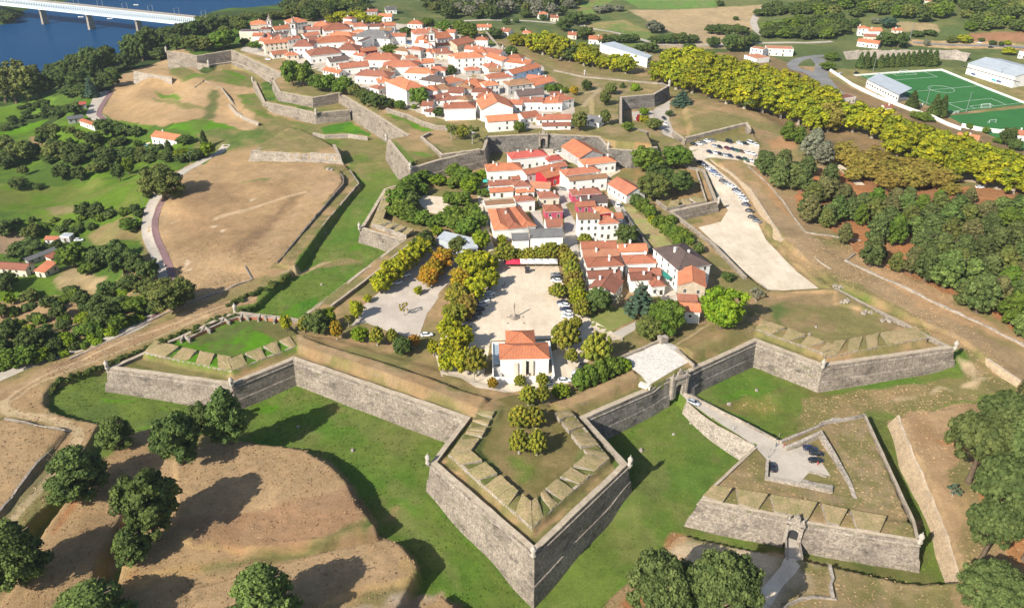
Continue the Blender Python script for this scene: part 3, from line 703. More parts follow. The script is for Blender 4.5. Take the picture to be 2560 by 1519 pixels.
def ribbon(name,pts,w,mat,lift=.07):
 """a strip following a line of ground points"""
 P=[Vector((p[0],p[1]))for p in pts]
 Q=[]
 for a,b in zip(P,P[1:]):
  n=max(1,int((b-a).length/2.2))
  Q+=[a.lerp(b,i/n)for i in range(n)]
 Q.append(P[-1])
 for _ in range(3):Q=[Q[0]]+[(Q[i-1]+Q[i]*2+Q[i+1])/4 for i in range(1,len(Q)-1)]+[Q[-1]]
 mbb=MB();vs=[]
 k=4
 for i,p in enumerate(Q):
  d=(Q[min(i+1,len(Q)-1)]-Q[max(i-1,0)]).normalized();n=Vector((-d.y,d.x))
  ww=w(i/(len(Q)-1))if callable(w)else w
  row=[p+n*(ww*(j/k-.5))for j in range(k+1)]
  hs=[hz(r.x,r.y)for r in row]
  for r,h in zip(row,hs):vs.append((r.x,r.y,max(h,sum(hs)/len(hs))+lift))
 fs=[(i*(k+1)+j,i*(k+1)+j+1,(i+1)*(k+1)+j+1,(i+1)*(k+1)+j)for i in range(len(Q)-1)for j in range(k)]
 mbb.add(vs,[f[::-1]for f in fs],0,True)
 return tag(mbb.build(name,mat),kind='structure')
M['sand']=varmat('pale_sand',(.67,.56,.425),(.57,.465,.34),.09,.95,1.0,.22)
M['gravel']=varmat('gravel',(.66,.56,.43),(.56,.46,.34),.10,.95,2.2,.25)
M['oldtar']=varmat('grey_parking',(.42,.355,.29),(.52,.445,.365),.10,.95,2.0,.35)
M['tar']=varmat('asphalt',(.17,.165,.16),(.24,.23,.215),.12,.9,2.0,.25)
M['palroad']=varmat('pale_road',(.47,.41,.335),(.40,.345,.28),.2,.95,2.0,.25)
M['sett']=varmat('granite_setts',(.52,.46,.38),(.43,.375,.31),.3,.9,3.0,.4,.03)
M['bikelane']=varmat('reddish_lane',(.20,.115,.115),(.24,.15,.14),.3,.9,2.0,.2)
M['turf']=varmat('artificial_turf',(.035,.15,.035),(.03,.13,.03),.06,.9,1.5,.15)
M['line']=plain('line_paint',(.78,.8,.78),.8)
M['lawn']=varmat('lawn',(.17,.20,.045),(.22,.21,.07),.3,.95,2.0,.4)
M['townpave']=varmat('town_paving',(.52,.45,.36),(.40,.34,.27),.12,.95,2.0,.3)
sheet('plaza',GK('C3 300,-40 470,-130 1000,-130 1090,200 1150,440 1100,620 1080,700 960,620 400,640 380,700 240,640 110,540 250,400 330,260 440,120'),M['sand'])
sheet('street',GK('C3 -60,950 120,985 260,1070 520,1120 680,1100 1000,1080 1180,1010 1260,860 1420,740 1530,560 1330,440 1200,330 1160,420 1130,640 1010,720 1010,1000 400,1010 330,960 200,930 60,850 -60,800'),M['gravel'],.05)
nt_=M['sand'].node_tree;b_=nt_.nodes['Principled BSDF'];l_=b_.inputs['Base Color'].links[0].from_socket
nt_.links.new(mix(nt_,.35,l_,mix(nt_,noise_fac(nt_,objvec(nt_,(.25,.05,1)),1.6,6,.75,.45,.62),(1,1,1),(.72,.68,.62)),'MULTIPLY'),b_.inputs['Base Color'])
nt_=M['gravel'].node_tree;b_=nt_.nodes['Principled BSDF'];l_=b_.inputs['Base Color'].links[0].from_socket
nt_.links.new(mix(nt_,.4,l_,mix(nt_,noise_fac(nt_,objvec(nt_,(.22,.07,1)),1.6,6,.75,.45,.62),(1,1,1),(.70,.66,.60)),'MULTIPLY'),b_.inputs['Base Color'])
sheet('street',GK('A2 150,470 340,300 900,180 1350,180 1750,240 2110,300 2374,400 | A3 330,420 870,600 900,760 1170,930 1180,1180 400,1215 350,1140 270,1110 0,1120 | A2 1800,1050 1680,1000 1500,920 1250,800 1000,700 820,640 560,540 380,530'),M['townpave'],.05,9)
sheet('street',GK('C3 -60,970 60,850 200,930 330,970 385,700 240,640 110,540 250,400 330,260 440,120 470,-120 330,-180 150,-60 60,240 -40,520 -120,760'),M['gravel'],.035)
sheet('parking',GK('B2 1300,1420 1700,1080 1900,850 1960,900 2240,960 2200,1100 2000,1300 1900,1484 | C2 2000,0 1890,150 1810,370 1700,380 1500,320 1320,250 1180,280 1290,130'),M['oldtar'])
sheet('street',GK('B3 1040,1040 1200,1000 1250,1200 1290,1440 1240,1440 1180,1150 1060,1100'),M['sett'],.05)
sheet('street',GK('B3 1090,640 1160,600 1120,480 1000,380 1000,460 1040,640 1080,760 1120,960 1070,1040 1210,1040 1180,800'),M['sett'],.05)
sheet('street',GK('B3 760,700 860,690 900,870 830,870 '),M['sett'],.05)
sheet('street',GK('B3 270,540 420,440 360,700 400,960 440,1050 330,1100 300,800 '),M['gravel'],.05)
sheet('street',GK('B3 1480,390 1540,480 1640,680 1990,1190 2374,1484 2250,1484 2080,1460 1980,1300 1940,1130 1650,860 1560,700 1480,560'),M['sett'],.05)
sheet('street',GK('C3 2000,0 2060,0 2140,200 2120,470 2000,330 1960,200'),M['sett'],.05)
sheet('street',GK('B3 860,130 920,150 1010,150 1220,240 1560,200 1600,330 1480,400 1380,330 1080,230 940,180'),M['gravel'],.05)
sheet('lawn',GK('C3 1310,370 1490,320 1700,340 1760,420 1490,570 1330,510'),M['lawn'],.05)
sheet('path',GK('C3 1500,580 1740,460 1780,510 1600,620 1520,640'),M['palroad'],.05)
sheet('gravel_lane',GK('B4 600,340 900,250 1050,280 1200,290 1480,320 1430,580 1320,550 1000,480 860,470 790,490 1000,650 1250,870 1400,1190 1460,1280 1560,1484 | C4 1740,0 2010,205 1560,232 1380,225 1090,0 | B4 880,1484 720,1330 1000,1260 1090,1120 960,960 870,730 640,430'),M['gravel'])
sheet('road',GK('A3 2060,930 1920,1010 1900,1030 1700,1040 1720,1120 1900,1130 2000,1250 2100,1290 2090,1210 2050,1120'),M['palroad'])
sheet('sand_court',GK('B2 1790,430 1860,405 2040,420 2140,510 2030,590 1900,560 1830,500'),M['sand'])
sheet('causeway_road',GK('D4 275,0 380,100 600,290 900,500 1190,690 1350,820 1400,870 1400,1050 1780,1130 1830,1060 1900,980 2160,1040 1870,640 1620,690 1510,585 1200,430 690,150 470,45'),M['palroad'])
sheet('gate_terrace',GK('C3 1430,845 1955,632 2275,860 1860,1050 1790,960 1690,890'),M['granite'],.05)
sheet('road',GK('D5 1580,910 1740,930 1720,1000 1660,1080 1560,1180 1420,1403 1220,1403 1400,1150 1530,1000'),M['gravel'],.05)
ribbon('road',GK('A1 1010,850 930,890 890,1000 860,1060 930,1110'),9,M['palroad'])
ribbon('cycle_lane',GK('A1 1035,850 985,920 930,1010 915,1070 970,1110'),3.5,M['bikelane'],.14)
ribbon('road',GK('A1 2100,1340 2060,1400 | B1 2040,10 1900,70 1700,180 1640,230'),5,M['palroad'])
ribbon('road',GK('B1 1520,330 1440,440 1385,540 1375,640 1370,760 1430,900 1490,1020 1530,1110 1530,1250 | C1 1440,40 1380,140 1280,220 1050,300 800,390 500,480 200,590 0,680 -300,800'),5.6,M['palroad'])
ribbon('cycle_lane',GK('B1 1530,430 1470,530 1440,620 1440,750 1480,860 1540,990 1580,1080 1600,1180 | C1 1480,60 1430,130'),3.0,M['bikelane'],.14)
ribbon('road',GK('A4 2374,690 2150,700 1960,740 1880,800 1900,850 | A4 2100,900 2374,1100'),9,M['tar'])
ribbon('road',GK('A5 0,540 60,600 40,700 110,790 180,860 330,930'),11,M['tar'])
ribbon('road',GK('A5 900,395 1300,420 1900,440 2200,470'),7,M['tar'])
ribbon('railway_track',GK('F 1160,53 1300,52 1450,62 1640,112 1760,113 1890,108 2010,108 2080,104'),6,M['palroad'])
ribbon('road',GK('A4 1560,80 1430,200 1400,280 1430,360 1520,440'),7,M['palroad'])
ribbon('road',GK('B5 330,120 400,160 560,310'),5,M['gravel'])
PITCH_PTS=GK('A5 390,700 1165,652 1960,965 1215,1058')
sheet('pitch',PITCH_PTS,M['turf'],.08)
sheet('pitch',GK('A5 1215,1075 1960,1000 2030,1100 1960,1420 1700,1290 1380,1165'),M['turf'],.08)
def mitres(P,out=1,pre=None,post=None):
 ns=[]
 n=len(P)
 for i in range(n):
  a=P[i-1]if i>0 else pre
  c=P[i+1]if i<n-1 else post
  d1=(P[i]-a).to_2d().normalized()if a is not None else None
  d2=(c-P[i]).to_2d().normalized()if c is not None else None
  if d1 is None:d1=d2
  if d2 is None:d2=d1
  n1=Vector((d1.y,-d1.x));n2=Vector((d2.y,-d2.x))
  m=(n1+n2)
  m=m/max(m.length,1e-4)
  k=min(1.0/max(m.dot(n1),.35),2.6)
  ns.append(Vector((m.x,m.y,0))*k*out)
 return ns
WALLS=[]
def wall(name,pts,label=None,th=1.6,bat=.12,drop=1.3,zb=None,mat='stone',cap='cap',out=1,pre=None,post=None,step=True,cordon=False,group=None,parent=None,cat='rampart wall',jit=.13,deep=.7,capslope=.12):
 ns=mitres(pts,out,pre,post)
 P,N=[],[]
 for i in range(len(pts)-1):
  L=(pts[i+1]-pts[i]).length
  k=max(1,int(L/3.0))
  for j in range(k):
   t=j/k
   P.append(pts[i].lerp(pts[i+1],t));N.append(ns[i].lerp(ns[i+1],t))
   if j>0:
    d=(pts[i+1]-pts[i]).to_2d().normalized();N[-1]=Vector((d.y,-d.x,0))*out
 P.append(pts[-1]);N.append(ns[-1])
 rows=[]
 cor=[]
 for p,n in zip(P,N):
  zt=p.z
  q=p+n*1.6
  b=(min(hz(q.x,q.y),hz(p.x+n.x*2.6,p.y+n.y*2.6))-deep)if zb is None else zb
  b=min(b,zt-.4)
  H=zt-b
  j=(random.random()-.5)*2*jit
  zm=b+.42*H
  e=.32 if(step and H>5)else 0
  def o(z):return n*(bat*(zt-z))
  pr=[(p+o(b)+n*e,b),(p+o(zm)+n*e,zm),(p+o(zm),zm+.16),(p+o(zt-min(1.6,H*.3)),zt-min(1.6,H*.3)),(p,zt-.1+j),(p-n*th,zt-.1+capslope+j),(p-n*(th+.02),zt-drop-.7)]
  rows.append([Vector((v.x,v.y,z))for v,z in pr])
  c0=p+o(zt-1.5)
  cor.append((c0,n,zt-1.5))
 mb=MB()
 k=len(rows[0])
 fl=(lambda f:f[::-1])if out<0 else(lambda f:f)
 vs=[v for r in rows for v in r]
 for i in range(len(rows)-1):
  for j in range(k-1):
   pass
 f0,f1=[],[]
 for i in range(len(rows)-1):
  for j in range(k-1):
   f=fl((i*k+j,(i+1)*k+j,(i+1)*k+j+1,i*k+j+1))
   (f1 if j==4 else f0).append(f)
 ends=[fl(tuple(range(k-1,-1,-1))),fl(tuple((len(rows)-1)*k+j for j in range(k)))]
 b=len(mb.v)
 mb.add(vs,f0+ends,0)
 mb.f+=[list(f)for f in f1];mb.m+=[1]*len(f1);mb.sm+=[False]*len(f1)
 o=mb.build(name,[M[mat],M[cap]],parent)
 if label:tag(o,label,cat,group)
 if cordon:
  cb=MB();vs=[]
  for c0,n,z in cor:
   vs+=[(c0+n*(-.05)).to_tuple()[:2]+(z-.14,),(c0+n*.24).to_tuple()[:2]+(z-.08,),(c0+n*.24).to_tuple()[:2]+(z+.12,),(c0+n*(-.05)).to_tuple()[:2]+(z+.2,)]
  fs=[]
  for i in range(len(cor)-1):
   for j in range(3):fs.append(fl((i*4+j,(i+1)*4+j,(i+1)*4+j+1,i*4+j+1)))
  cb.add(vs,fs)
  cb.build('cordon',M['stone_pale'],o)
 return o
def merlons(root,line,segs,depth=5.5,top=1.7,wo=3.4,wi=1.1,out=1,mat='stone',pre=None,post=None,drop=.9):
 """earth merlons with stone cheeks between the embrasures; segs = list of (segment index, [cut positions 0..1])"""
 ns=mitres(line,out,pre,post)
 for si,cuts in segs:
  A,B=line[si],line[si+1]
  A2,B2=A-ns[si]*depth,B-ns[si+1]*depth
  L=(B-A).length;L2=(B2-A2).length
  ed=[None]+list(cuts)+[None]
  for i in range(len(ed)-1):
   t0=0.0 if ed[i]is None else ed[i]+wo/2/L
   t1=1.0 if ed[i+1]is None else ed[i+1]-wo/2/L
   u0=0.0 if ed[i]is None else ed[i]+wi/2/L2
   u1=1.0 if ed[i+1]is None else ed[i+1]-wi/2/L2
   if t1-t0<.03:continue
   ins=.12/L
   q=[A.lerp(B,t0+ins),A.lerp(B,t1-ins),A2.lerp(B2,u1),A2.lerp(B2,u0)]
   z=A.z
   n_=(ns[si]+ns[si+1]).normalized()*.12
   mb=MB()
   zs=[z+top-drop+random.uniform(-.1,.1)for _ in range(2)]+[z+top+random.uniform(-.1,.1)for _ in range(2)]
   nu,nv=7,4
   grid=[]
   for a in range(nv+1):
    for c in range(nu+1):
     u,v=c/nu,a/nv
     p=q[0].lerp(q[1],u).lerp(q[3].lerp(q[2],u),v)
     h=(zs[0]*(1-u)+zs[1]*u)*(1-v)+(zs[3]*(1-u)+zs[2]*u)*v
     h+=.2*math.sin(math.pi*min(max(u,0),1))*math.sin(math.pi*v)+random.uniform(-.13,.13)
     p=p+Vector((random.uniform(-.12,.12),random.uniform(-.12,.12),0))
     grid.append((p.x-n_.x*(1-v),p.y-n_.y*(1-v),h))
   w=nu+1
   fs=[(a*w+c,a*w+c+1,(a+1)*w+c+1,(a+1)*w+c)for a in range(nv)for c in range(nu)]
   if out<0:fs=[f[::-1]for f in fs]
   mb.add(grid,fs,1,True)
   rim=[c for c in range(nu)]+[a*w+nu for a in range(nv)]+[nv*w+c for c in range(nu,0,-1)]+[a*w for a in range(nv,0,-1)]
   vs=[grid[i]for i in rim]+[(grid[i][0],grid[i][1],z-.5)for i in rim]
   m_=len(rim)
   fs=[(i,m_+i,m_+(i+1)%m_,(i+1)%m_)for i in range(m_)]
   if out<0:fs=[f[::-1]for f in fs]
   mb.add(vs,fs,0)
   mb.build('merlon',[M['stone_pale'],M['dryearth']],root)
def T(s,z):return KW(s,z)
OP=KW('F 1006,458 960,471 900,570 1003,600 746,795 588,776 268,919 579,961 732.5,897.5 1161,1045 1076,1155 1336,1381 1570,1158.5 1465,1043 1632,971 1662,948 1722,931 1753,915.5 1890.7,852 2056.5,914.5 2385,868 2091,719',10)
for p in(OP[15],OP[16]):pass
OPG=OP[13:15]+[W(1658,950,11.0),W(1674,944,11.0)]
OPG2=[W(1716,932,10.9),W(1736,924,10.9),OP[17],OP[18]]
wall('bastion_wall',OP[0:4],'grey north west bastion wall with a turret above the green ditch',post=OP[4],cordon=True,cat='bastion',group='bastions of the near fortress')
wall('curtain_wall',OP[3:5],'long straight curtain wall beside the plane tree car park, seen along its top',pre=OP[2],post=OP[5],cordon=True,group='curtains of the near fortress')
wall('bastion_wall',OP[4:9],'pale sunlit left bastion wall with three turrets and brick lined parapet',pre=OP[3],post=OP[9],cordon=True,cat='bastion',group='bastions of the near fortress')
wall('curtain_wall',OP[8:10],'sunlit curtain wall between the left bastion and the front arrowhead bastion',pre=OP[7],post=OP[10],cordon=True,group='curtains of the near fortress')
wall('bastion_wall',OP[9:14],'arrowhead front bastion wall, left face sunlit and right face dark',pre=OP[8],post=OP[14],cordon=True,cat='bastion',group='bastions of the near fortress')
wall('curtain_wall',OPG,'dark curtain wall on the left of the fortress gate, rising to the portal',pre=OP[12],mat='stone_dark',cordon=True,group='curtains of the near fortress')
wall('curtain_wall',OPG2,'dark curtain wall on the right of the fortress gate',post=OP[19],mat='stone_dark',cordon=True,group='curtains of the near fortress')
wall('bastion_wall',OP[18:22],'grey right bastion wall with two turrets above the dry moat',pre=OP[17],mat='stone',cordon=True,cat='bastion',group='bastions of the near fortress')
EP=KW('F 1868,690 1778,600 1683,528 1795,504 1762,423 1716,413',10)
wall('bastion_wall',EP,'low bastion wall jutting into the gravel lane beside the parked cars',out=-1 if False else 1,cat='bastion',group='bastions of the near fortress',mat='stone')
LB=SILL_LB;FB=SILL_FB;RB=SILL_RB;LC=[LB[-1],SILL_LC[1]];RC=[SILL_RC[0],SILL_RC[1]]
r=wall('rampart_parapet',LB[1:],'inner parapet of the left bastion with grassy embrasures',th=.8,bat=.08,drop=.2,mat='stone_pale',step=False,cat='parapet',group='embrasured parapets',capslope=0)
merlons(r,LB[1:],[(0,[.93]),(1,[.33,.70]),(2,[]),(3,[.30,.58,.82])],depth=6,top=1.0,wo=3.3)
r=wall('rampart_parapet',LC,'long inner parapet with a small arched doorway behind the left curtain',th=.8,bat=.08,drop=.2,mat='stone_pale',step=False,cat='parapet',group='inner curtain parapets',capslope=.05)
mb=MB()
dp=LC[0].lerp(LC[1],.47);dn=mitres(LC)[0];dd=(LC[1]-LC[0]).normalized()
arch=[(-.8,0),(.8,0),(.8,1.5),(.57,2.05),(0,2.3),(-.57,2.05),(-.8,1.5)]
for sc_,off,mi in((1.25,.34,0),(1.0,.37,1)):
 vs=[tuple(dp+dd*(a*sc_)+dn*off+Vector((0,0,-2.6+b*sc_)))for a,b in arch]+[tuple(dp+dd*(a*sc_)-dn*.3+Vector((0,0,-2.6+b*sc_)))for a,b in arch]
 mb.add(vs,[tuple(range(7))]+[(i,(i+1)%7,7+(i+1)%7,7+i)[::-1]for i in range(7)],mi)
mb.build('doorway',[M['stone_pale'],M['darkmetal_shade']],r)
r=wall('rampart_parapet',FB,'inner parapet of the front arrowhead bastion with earth embrasures',th=.8,bat=.08,drop=.2,mat='stone_pale',step=False,cat='parapet',group='embrasured parapets',capslope=0)
merlons(r,FB,[(0,[.33,.72]),(1,[.28]),(2,[.32,.68]),(3,[.42]),(4,[.5,.98]),(5,[.30,.62]),(6,[.55]),(7,[.35,.72])],depth=5.6,top=1.1,wo=2.9,wi=1.3)
r=wall('rampart_parapet',RC,'inner parapet with brown grassy top left of the gate terrace',th=.8,bat=.08,drop=.2,mat='stone',step=False,cat='parapet',group='inner curtain parapets',capslope=.05)
GRP=[SILL_GR[0],SILL_GR[1]]
r=wall('rampart_parapet',GRP,'inner parapet with brown grassy top right of the gate terrace',th=.8,bat=.08,drop=.2,mat='stone',step=False,cat='parapet',group='inner curtain parapets',capslope=.05)
r=wall('rampart_parapet',RB,'inner parapet of the right bastion with stone cheeked embrasures',th=.8,bat=.08,drop=.2,mat='stone',step=False,cat='parapet',group='embrasured parapets',capslope=0)
merlons(r,RB,[(0,[.33,.60,.85]),(1,[]),(2,[.16,.36,.55])],depth=6.5,top=.95,wo=3.8,drop=.8)
NWS=KW('B2 1490,340 1360,660 1690,790',11)
r=wall('rampart_parapet',[W(*px('B2',1500,345),10.9),W(*px('B2',1365,655),10.9),W(*px('B2',1690,770),10.9)],'broken inner parapet of the north west bastion beside dark trees',th=.8,bat=.08,drop=.2,mat='stone_pale',step=False,cat='parapet',group='embrasured parapets',capslope=0)
merlons(r,[W(*px('B2',1500,345),10.9),W(*px('B2',1365,655),10.9),W(*px('B2',1690,770),10.9)],[(0,[.35,.62]),(1,[.3,.55,.8])],depth=5,top=1.0,wo=2.6)
wall('retaining_wall',KW('B2 1880,735 1660,900 1390,1130 1000,1425',10.3),'retaining wall in shadow between the curtain walk and the plane tree car park',th=.9,bat=.05,drop=.3,out=-1,step=False,cat='retaining wall')
r=wall('rampart_parapet',KW('B4 200,985 330,1085 830,1000 705,610',10.6),'low grassy parapet beside the five round trees',th=.8,bat=.1,drop=.2,mat='stone',step=False,cat='parapet',group='embrasured parapets',capslope=0)
merlons(r,KW('B4 200,985 330,1085 830,1000 705,610',10.6),[(1,[.36,.68])],depth=5,top=.9,wo=2.5)
M['brick']=varmat('red_brick',(.42,.17,.10),(.34,.13,.08),.6,.9,3,.3)
BR=KW('C1 1735,318 1900,240 2085,160 2205,118 | C2 345,193 530,218',11.3)
r=wall('brick_parapet',BR,'red brick parapet with white stone posts along the left bastion',th=.7,bat=0,drop=1.3,mat='brick',cap='stone_pale',out=1,step=False,cat='parapet',zb=9.9)
for cx_,cy_,c_ in((1715,318,'C1'),(1905,236,'C1'),(2085,158,'C1'),(2262,120,'C1'),(350,195,'C2'),(497,216,'C2')):
 p=W(*px(c_,cx_,cy_),11.3)
 for s in(-1,1):
  mb=MB();mb.prism([(-.3,-1.2),(.3,-1.2),(.3,1.6),(-.3,1.6)],-1.3,[.1,.1,.7,.7])
  mb.build('embrasure_cheek',M['stone_pale'],r,(p.x+s*1.1,p.y,p.z),.5*s+.45)
tb=MB()
tb.lathe([(.15,-2.0),(.55,-1.3),(.95,-.35),(1.1,-.3),(1.1,.0),(.95,.02),(.95,2.1),(1.12,2.15),(1.12,2.35),(1.0,2.4)],8,smooth=False)
TUR_BODY=tb.mesh('turret_body',[M['limestone']])
tb=MB();tb.lathe([(1.0,2.4),(.93,2.8),(.70,3.2),(.36,3.48),(.14,3.6),(.10,3.8),(.22,3.95),(.22,4.1),(.1,4.25),(.02,4.45)],10)
TUR_DOME=tb.mesh('turret_dome',[M['limestone']])
tb=MB();tb.box(-.16,.16,-.03,.03,0,.8)
TUR_SLIT=tb.mesh('turret_slit',[M['darkmetal_shade']])
TUR=[('F 588,776',10,'on the far corner of the brick lined left bastion',1),('F 268,919',10,'on the westmost tip of the left bastion',1),('F 579,961',10,'above the round pine on the left bastion corner',1),('F 1070,1155',10,'on the left shoulder of the arrowhead bastion',1),('F 1333,1386',10,'on the front point of the arrowhead bastion',1),('F 1575,1160',10,'on the right shoulder of the arrowhead bastion',1),('F 2057,916',10,'on the middle corner of the right bastion',1),('F 2388,869',10,'on the eastmost tip of the right bastion',1),('F 899,571',10,'on the north west bastion above the ditch',1),('F 1026,421',18,'on the upper fortress corner behind the dark garden trees',1.1),('F 966,348',18,'on the western tip of the upper fortress bastion',1.1),('F 416,128',18,'at the far riverside end of the upper fortress',1.2),('F 522,163',13.5,'on the lower tier near the river',1.3),('F 790,284',13.4,'where the western outwork turns to the curtain',1.1),('F 632,203',13.4,'at the far end of the western outwork',1.1),('F 1521,371',18,'right of the upper gate beside a tiled roof',1.2),('F 1796,505',10,'above the gravel lane of parked cars',1),('F 1673,214',18,'on the north east bastion by the blue cedar',1.3),('F 2300,1353',5.6,'on the ravelin corner at lower right',1),('F 1462,186',18,'on the low north east parapet',1.1),('F 1257,124',18,'white one behind the far houses',1.2)]
for s,z,where,k in TUR:
 p=KW(s,z)[0]
 e=tag(empty('sentry_turret',p,random.random(),(k*.74,k*.74,k*.8)),'domed stone sentry turret '+where,'sentry turret','domed sentry turrets')
 inst('body',TUR_BODY,e);inst('dome',TUR_DOME,e)
 for a in(0,2.1,4.2):inst('slit',TUR_SLIT,e,(.96*math.sin(a),-.96*math.cos(a),.9),(0,0,a))
def portal(p,ang,w,h,aw,ah,label,tall=0,sc=1):
 e=tag(empty('gate_portal',p,ang,(sc,)*3),label,'gateway')
 mb=MB()
 for s in(-1,1):
  mb.box(min(s*w/2,s*aw/2),max(s*w/2,s*aw/2),-.7,.7,-.6,ah)
 n=8
 prev=None
 for i in range(n+1):
  a=math.pi*(1-i/n)
  q=(aw/2*math.cos(a),ah+aw/2*math.sin(a))
  if prev:mb.add([(prev[0],-.7,prev[1]),(q[0],-.7,q[1]),(q[0],-.7,h),(prev[0],-.7,h),(prev[0],.7,prev[1]),(q[0],.7,q[1]),(q[0],.7,h),(prev[0],.7,h)],[(0,1,2,3),(0,4,5,1),(7,6,5,4),(3,2,6,7)])
  prev=q
 for s in(-1,1):mb.box(min(s*w/2,s*aw/2),max(s*w/2,s*aw/2),-.7,.7,ah,h)
 mb.build('archway',[M['stone_pale']],e)
 mb=MB();mb.box(-aw/2+.02,aw/2-.02,.45,.6,-.5,ah+aw/2-.05);mb.build('passage_shade',[M['darkmetal_shade']],e)  # flat dark panel in the arch, its colour stands for the shaded passage
 for s in(-1,1):
  mb=MB();x=s*(w/2-.45)
  mb.box(x-.4,x+.4,-1.0,-.7,-.6,h-.5);mb.box(x-.5,x+.5,-1.1,-.7,-.6,.1);mb.box(x-.5,x+.5,-1.1,-.7,h-.9,h-.5)
  mb.build('pilaster',[M['stone_pale']],e)
 mb=MB();mb.box(-w/2-.25,w/2+.25,-1.25,.9,h,h+.45);mb.box(-w/2,w/2,-1.0,.7,h+.45,h+.75);mb.build('cornice',[M['stone_pale']],e)
 mb=MB();mb.prism([(-.9,-.5),(.9,-.5),(.9,.3),(-.9,.3)],h+.75,h+2.2);mb.prism([(-.5,-.55),(.5,-.55),(.5,.2),(-.5,.2)],h+2.2,h+2.9);mb.lathe([(.3,h+2.9),(.34,h+3.1),(.1,h+3.4)],8);mb.build('coat_of_arms',[M['stone_pale']],e)
 for s in(-1,1):
  mb=MB();mb.lathe([(.4,h+.75),(.4,h+1.1),(.22,h+1.2),(.3,h+1.6),(.05,h+2.3)],8,(s*(w/2-.45),-.2,0));mb.build('finial',[M['stone_pale']],e)
 return e
g0=OPG[-1];g1=OPG2[0]
gc=(g0+g1)/2;gd=(g1-g0)
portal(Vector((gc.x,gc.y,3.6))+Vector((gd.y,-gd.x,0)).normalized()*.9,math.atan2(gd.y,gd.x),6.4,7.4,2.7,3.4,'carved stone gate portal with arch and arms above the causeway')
mb=MB();L_=gd.length;mb.box(-L_/2,L_/2,.45,2.0,-1,7.3);
o=mb.build('gate_backing',[M['stone_dark']],None,(gc.x,gc.y,3.6),math.atan2(gd.y,gd.x));tag(o,'dark masonry behind the carved gate portal','gate wall')
wall('terrace_parapet',KW('C3 1425,850 1955,622',12.2),'granite parapet along the town side of the paved gate terrace',th=.8,bat=0,drop=1.0,mat='stone_pale',step=False,cat='parapet',zb=9,out=-1)
wall('terrace_parapet',KW('C3 2125,700 2290,848',12.3),'granite parapet on the right edge of the paved gate terrace',th=.7,bat=0,drop=1.0,mat='stone_pale',step=False,cat='parapet',zb=9,out=-1)
p=W(*px('C3',1990,650),11.3)
mb=MB();mb.box(-1.6,1.6,-1.0,1.0,0,2.3);mb.box(-1.8,-.6,-1.1,1.1,2.3,2.8);tag(mb.build('stone_block',M['stone_pale'],None,p,.5),'square granite block at the back corner of the gate terrace','stone block')
p=W(*px('C3',1830,1045),10.9)
mb=MB();mb.box(-2.0,2.0,-.8,.8,-1,.25);tag(mb.build('stone_slab',M['granite'],None,p,-.55),'pale stone landing at the front corner of the gate terrace','stone slab')
wall('causeway_wall',KW('D4 372,118,4.4 540,275,4.8 760,420,5.2 1215,668,5.5'),'stone side wall of the ramp below the parked silver car',th=.5,bat=.25,drop=1.0,mat='stone_pale',step=False,cat='ramp wall')
wall('causeway_wall',KW('D4 300,-30,4.4 480,44,4.6 690,152,4.8 1100,360,5.2 1528,592,5.4'),'far side parapet of the ramp leading to the gate',th=.5,bat=.1,drop=1.0,mat='stone_pale',step=False,out=-1,cat='ramp wall')
wall('ravelin_wall',KW('D4 1528,592,5.4 2100,358,5.5 2374,303,5.5 | C5 235,1088,5.6 602,1015,5.7'),'pale capped ravelin wall running right from the end of the ramp',th=.9,bat=.08,drop=.5,mat='stone_pale',cap='stone_pale',step=False,out=-1,cat='ravelin wall')
RVF=KW('D4 1215,668,5.4 690,1158,5.5 | D5 745,345,5.6 1605,522,5.6')
RVF2=KW('D5 1768,570,5.6 2501,692,5.6 | D6 572,1008,5.6 540,862,5.5 185,97,5.6')
wall('ravelin_wall',RVF,'ravelin front wall left of its small arched gate',th=.9,bat=.22,drop=.4,cat='ravelin wall',cordon=True)
r2=wall('ravelin_wall',RVF2,'ravelin front wall right of its small arched gate, with a turret',th=.9,bat=.16,drop=.4,cat='ravelin wall',cordon=True)
def rav_merlon(s,label=None):
 q=KW(s,6.1)
 mb=MB();mb.prism([(v.x,v.y)for v in q],5.2,[6.25,6.25,6.9,6.9],0,1)
 return mb
rr=tag(empty('ravelin_parapet',W(*px('D5',1500,450),5.6)),'earth parapet with four wedge embrasures along the ravelin front','parapet','embrasured parapets')
for s in('D5 770,305 965,370 1055,245 865,220','D5 1120,385 1310,440 1405,305 1095,255','D5 1470,458 1590,480 1800,530 1885,385 1430,310','D5 1985,562 2105,590 2180,455 1930,400','D5 2280,628 2500,660 2560,520 2210,460'):
 q=KW(s,6.0)
 n=len(q)
 mb=MB();zz=[6.1]*(n-2)+[6.75]*2
 if sum(q[i].x*q[(i+1)%n].y-q[(i+1)%n].x*q[i].y for i in range(n))<0:q=q[::-1];zz=zz[::-1]
 loc=rr.location
 mb.prism([(v.x-loc.x,v.y-loc.y)for v in q],5.0-loc.z,[z-loc.z for z in zz],0,1)
 mb.build('merlon',[M['stone_pale'],M['dryearth']],rr)
ga,gb=RVF[-1],RVF2[0]
gc=(ga+gb)/2;gd=gb-ga
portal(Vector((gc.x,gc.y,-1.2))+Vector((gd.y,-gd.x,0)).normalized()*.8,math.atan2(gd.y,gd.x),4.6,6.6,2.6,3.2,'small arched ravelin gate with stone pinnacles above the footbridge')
mb=MB();mb.box(-gd.length/2,gd.length/2,.3,1.6,-1,6.4)
tag(mb.build('gate_backing',[M['stone']],None,(gc.x,gc.y,-1.2),math.atan2(gd.y,gd.x)),'masonry behind the small arched ravelin gate','gate wall')
ba=KW('D5 1610,700,-1.2 1735,700,-1.2 1740,935,-1 1578,915,-1')
